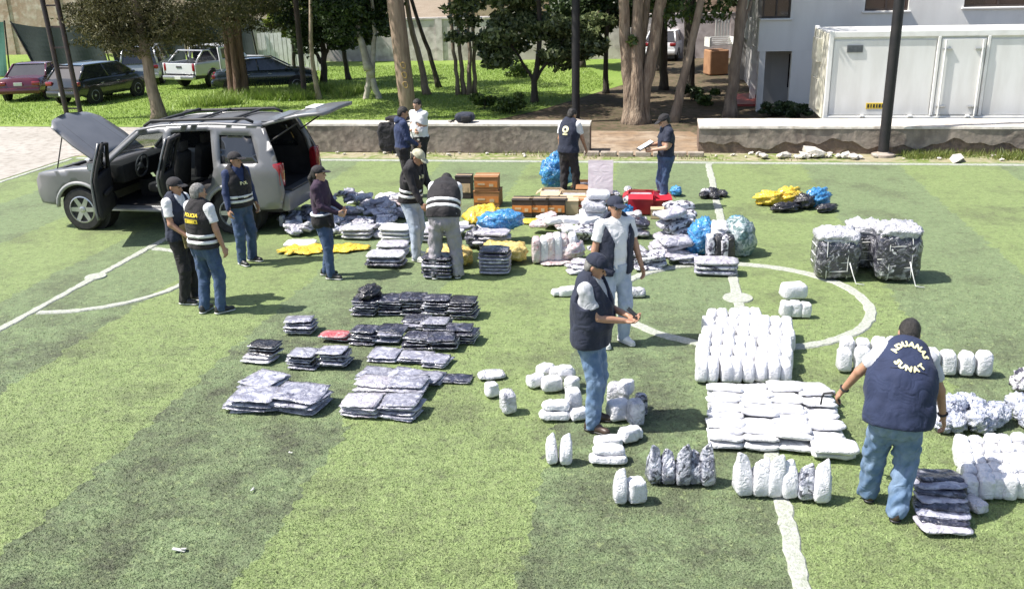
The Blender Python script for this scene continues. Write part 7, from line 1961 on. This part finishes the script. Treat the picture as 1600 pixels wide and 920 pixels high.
bundle(860, 366, 7, ('g_pale', 'wp', 'g_pink'), .34, .26, .10, 'white film pack scattered behind the pinkish row', 'scattered packs behind the pinkish row', (30, 16), 2)
bundle(1000, 360, 6, ('g_pale', 'g_navy', 'wp_grey'), .34, .26, .10, 'pale film pack in the scatter right of blue sack', 'scattered packs right of the blue sack', (24, 14), 2)
bundle(955, 402, 8, ('g_pale', 'g_stripe', 'wp_grey'), .40, .28, .10, 'grey film pack half hidden behind the sunglasses man', 'packs hidden behind the sunglasses man', (40, 16), 2)
bundle(1075, 415, 4, ('g_pale', 'g_grey'), .46, .30, .07, 'pale flat pack before the striped bundles', 'flat packs before the striped bundles', (16, 6), 2)
bundle(545, 352, 16, ('g_grey', 'wp_grey', 'g_pale', 'wp'), .32, .24, .09, 'grey film pack spilling from the heap towards the woman', 'packs spilling from the heap', (70, 18), 3)
# --- three strapped bales
def bale(px, py, w, d, h, label, seed):
    g = G(px, py); o = empty('strapped_bale', (g.x, g.y + d / 2 - .05, GZ), YAW + .1 * (seed % 3 - 1), label, 'bale', 'three strapped bales')
    link('bale_body', soft_mesh('bale_body', M['g_bale'], w * 1.03, d * 1.03, h, seed, e1=.42, e2=.42, amp=.028, freq=10, nu=36, nv=22), o)
    X, Fs = soft(w * 1.03, d * 1.03, .24, seed + 3, e1=.5, e2=.7, amp=.06, freq=14, nu=40, nv=18); X[:, 2] += h - .15
    link('film_top', mesh_np('film_top', X, Fs, [M['wp_grey']], False), o)
    def loop(fn, r=.0055):
        m = MB(); m.tube([fn(t) for t in np.linspace(0, 2 * math.pi, 33)[:-1]], r, 6, closed=True); m.build('strap', M['strap'], o, True)
    q = random.Random(seed)
    for zf in (.28, .48, .70):
        loop(lambda t: (spow(np.cos(t), .45) * (w / 2 - .012), spow(np.sin(t), .45) * (d / 2 - .012), h * zf + .03 * math.sin(t * 2 + seed)))
    for xf in (-.25, .22):
        loop(lambda t: (w * xf + .03 * math.sin(t + seed), spow(np.cos(t), .45) * (d / 2 - .008), h / 2 + spow(np.sin(t), .45) * (h / 2 - .005)))
    m = MB(); m.tube([(w * .2, -d / 2 - .03, h * .45), (w * .28, -d / 2 - .06, h * .2), (w * .33, -d / 2 - .12, .015), (w * .5, -d / 2 - .16, .012)], .007, 6); m.build('loose_strap', M['strap'], o, True)
M['g_bale'] = plastic('clear_film_on_dark_bale', (.035, .035, .050), (.30, .30, .34), (.60, .60, .63), 6, .25, .7, 1.0, .50, .68, .05, c3lo=.60, c3hi=.68)
bale(1310, 440, .60, .55, .62, 'strapped film bale on the left of three', 71)
bale(1354, 424, .58, .52, .62, 'darker strapped film bale behind, middle of three', 72)
bale(1405, 443, .62, .58, .72, 'strapped film bale with puffed top, right of three', 73)
# --- things on the left low wall
M['matt_black'] = cloth('black_jacket_cloth', (.016, .015, .019), (.03, .028, .034))
M['matt_navy'] = cloth('dark_blue_bag_cloth', (.018, .022, .04), (.035, .04, .065))
b_ = AB(-7.62, 10.12); me = soft_mesh('jacket', M['matt_black'], .46, .17, .74, 41, e1=.5, e2=.5, amp=.035, freq=9, nu=40, nv=26, waist=-.1)
thing('jacket', me, (b_.x, b_.y, .02), YAW, 'black jacket hanging over the low wall beside the white polo man', 'jacket')
b_ = AB(-7.45, 10.50); me = soft_mesh('jacket', M['matt_black'], .62, .36, .17, 42, e1=.6, e2=.6, amp=.035, freq=10, nu=40, nv=20)
thing('jacket', me, (b_.x, b_.y, .70), YAW - .1, 'crumpled black jacket lying on top of the low wall', 'jacket')
b_ = AB(-5.75, 10.45); bp = empty('backpack', (b_.x, b_.y, .70), YAW, 'dark blue backpack lying on top of the low wall', 'backpack')
link('bag_body', soft_mesh('bag_body', M['matt_navy'], .50, .34, .26, 43, e1=.6, e2=.75, amp=.018, freq=12, nu=36, nv=20), bp)
m = MB(); m.tube([(-.24, -.10, .03), (-.38, -.16, .05), (-.34, -.02, .02), (-.2, .05, .08)], .022, 6, flat=.4); m.build('shoulder_strap', M['matt_black'], bp, True)
m = MB(); m.rbox((.06, -.17, .10), (.24, .05, .14), .03); m.build('front_pocket', M['matt_black'], bp, 'auto')
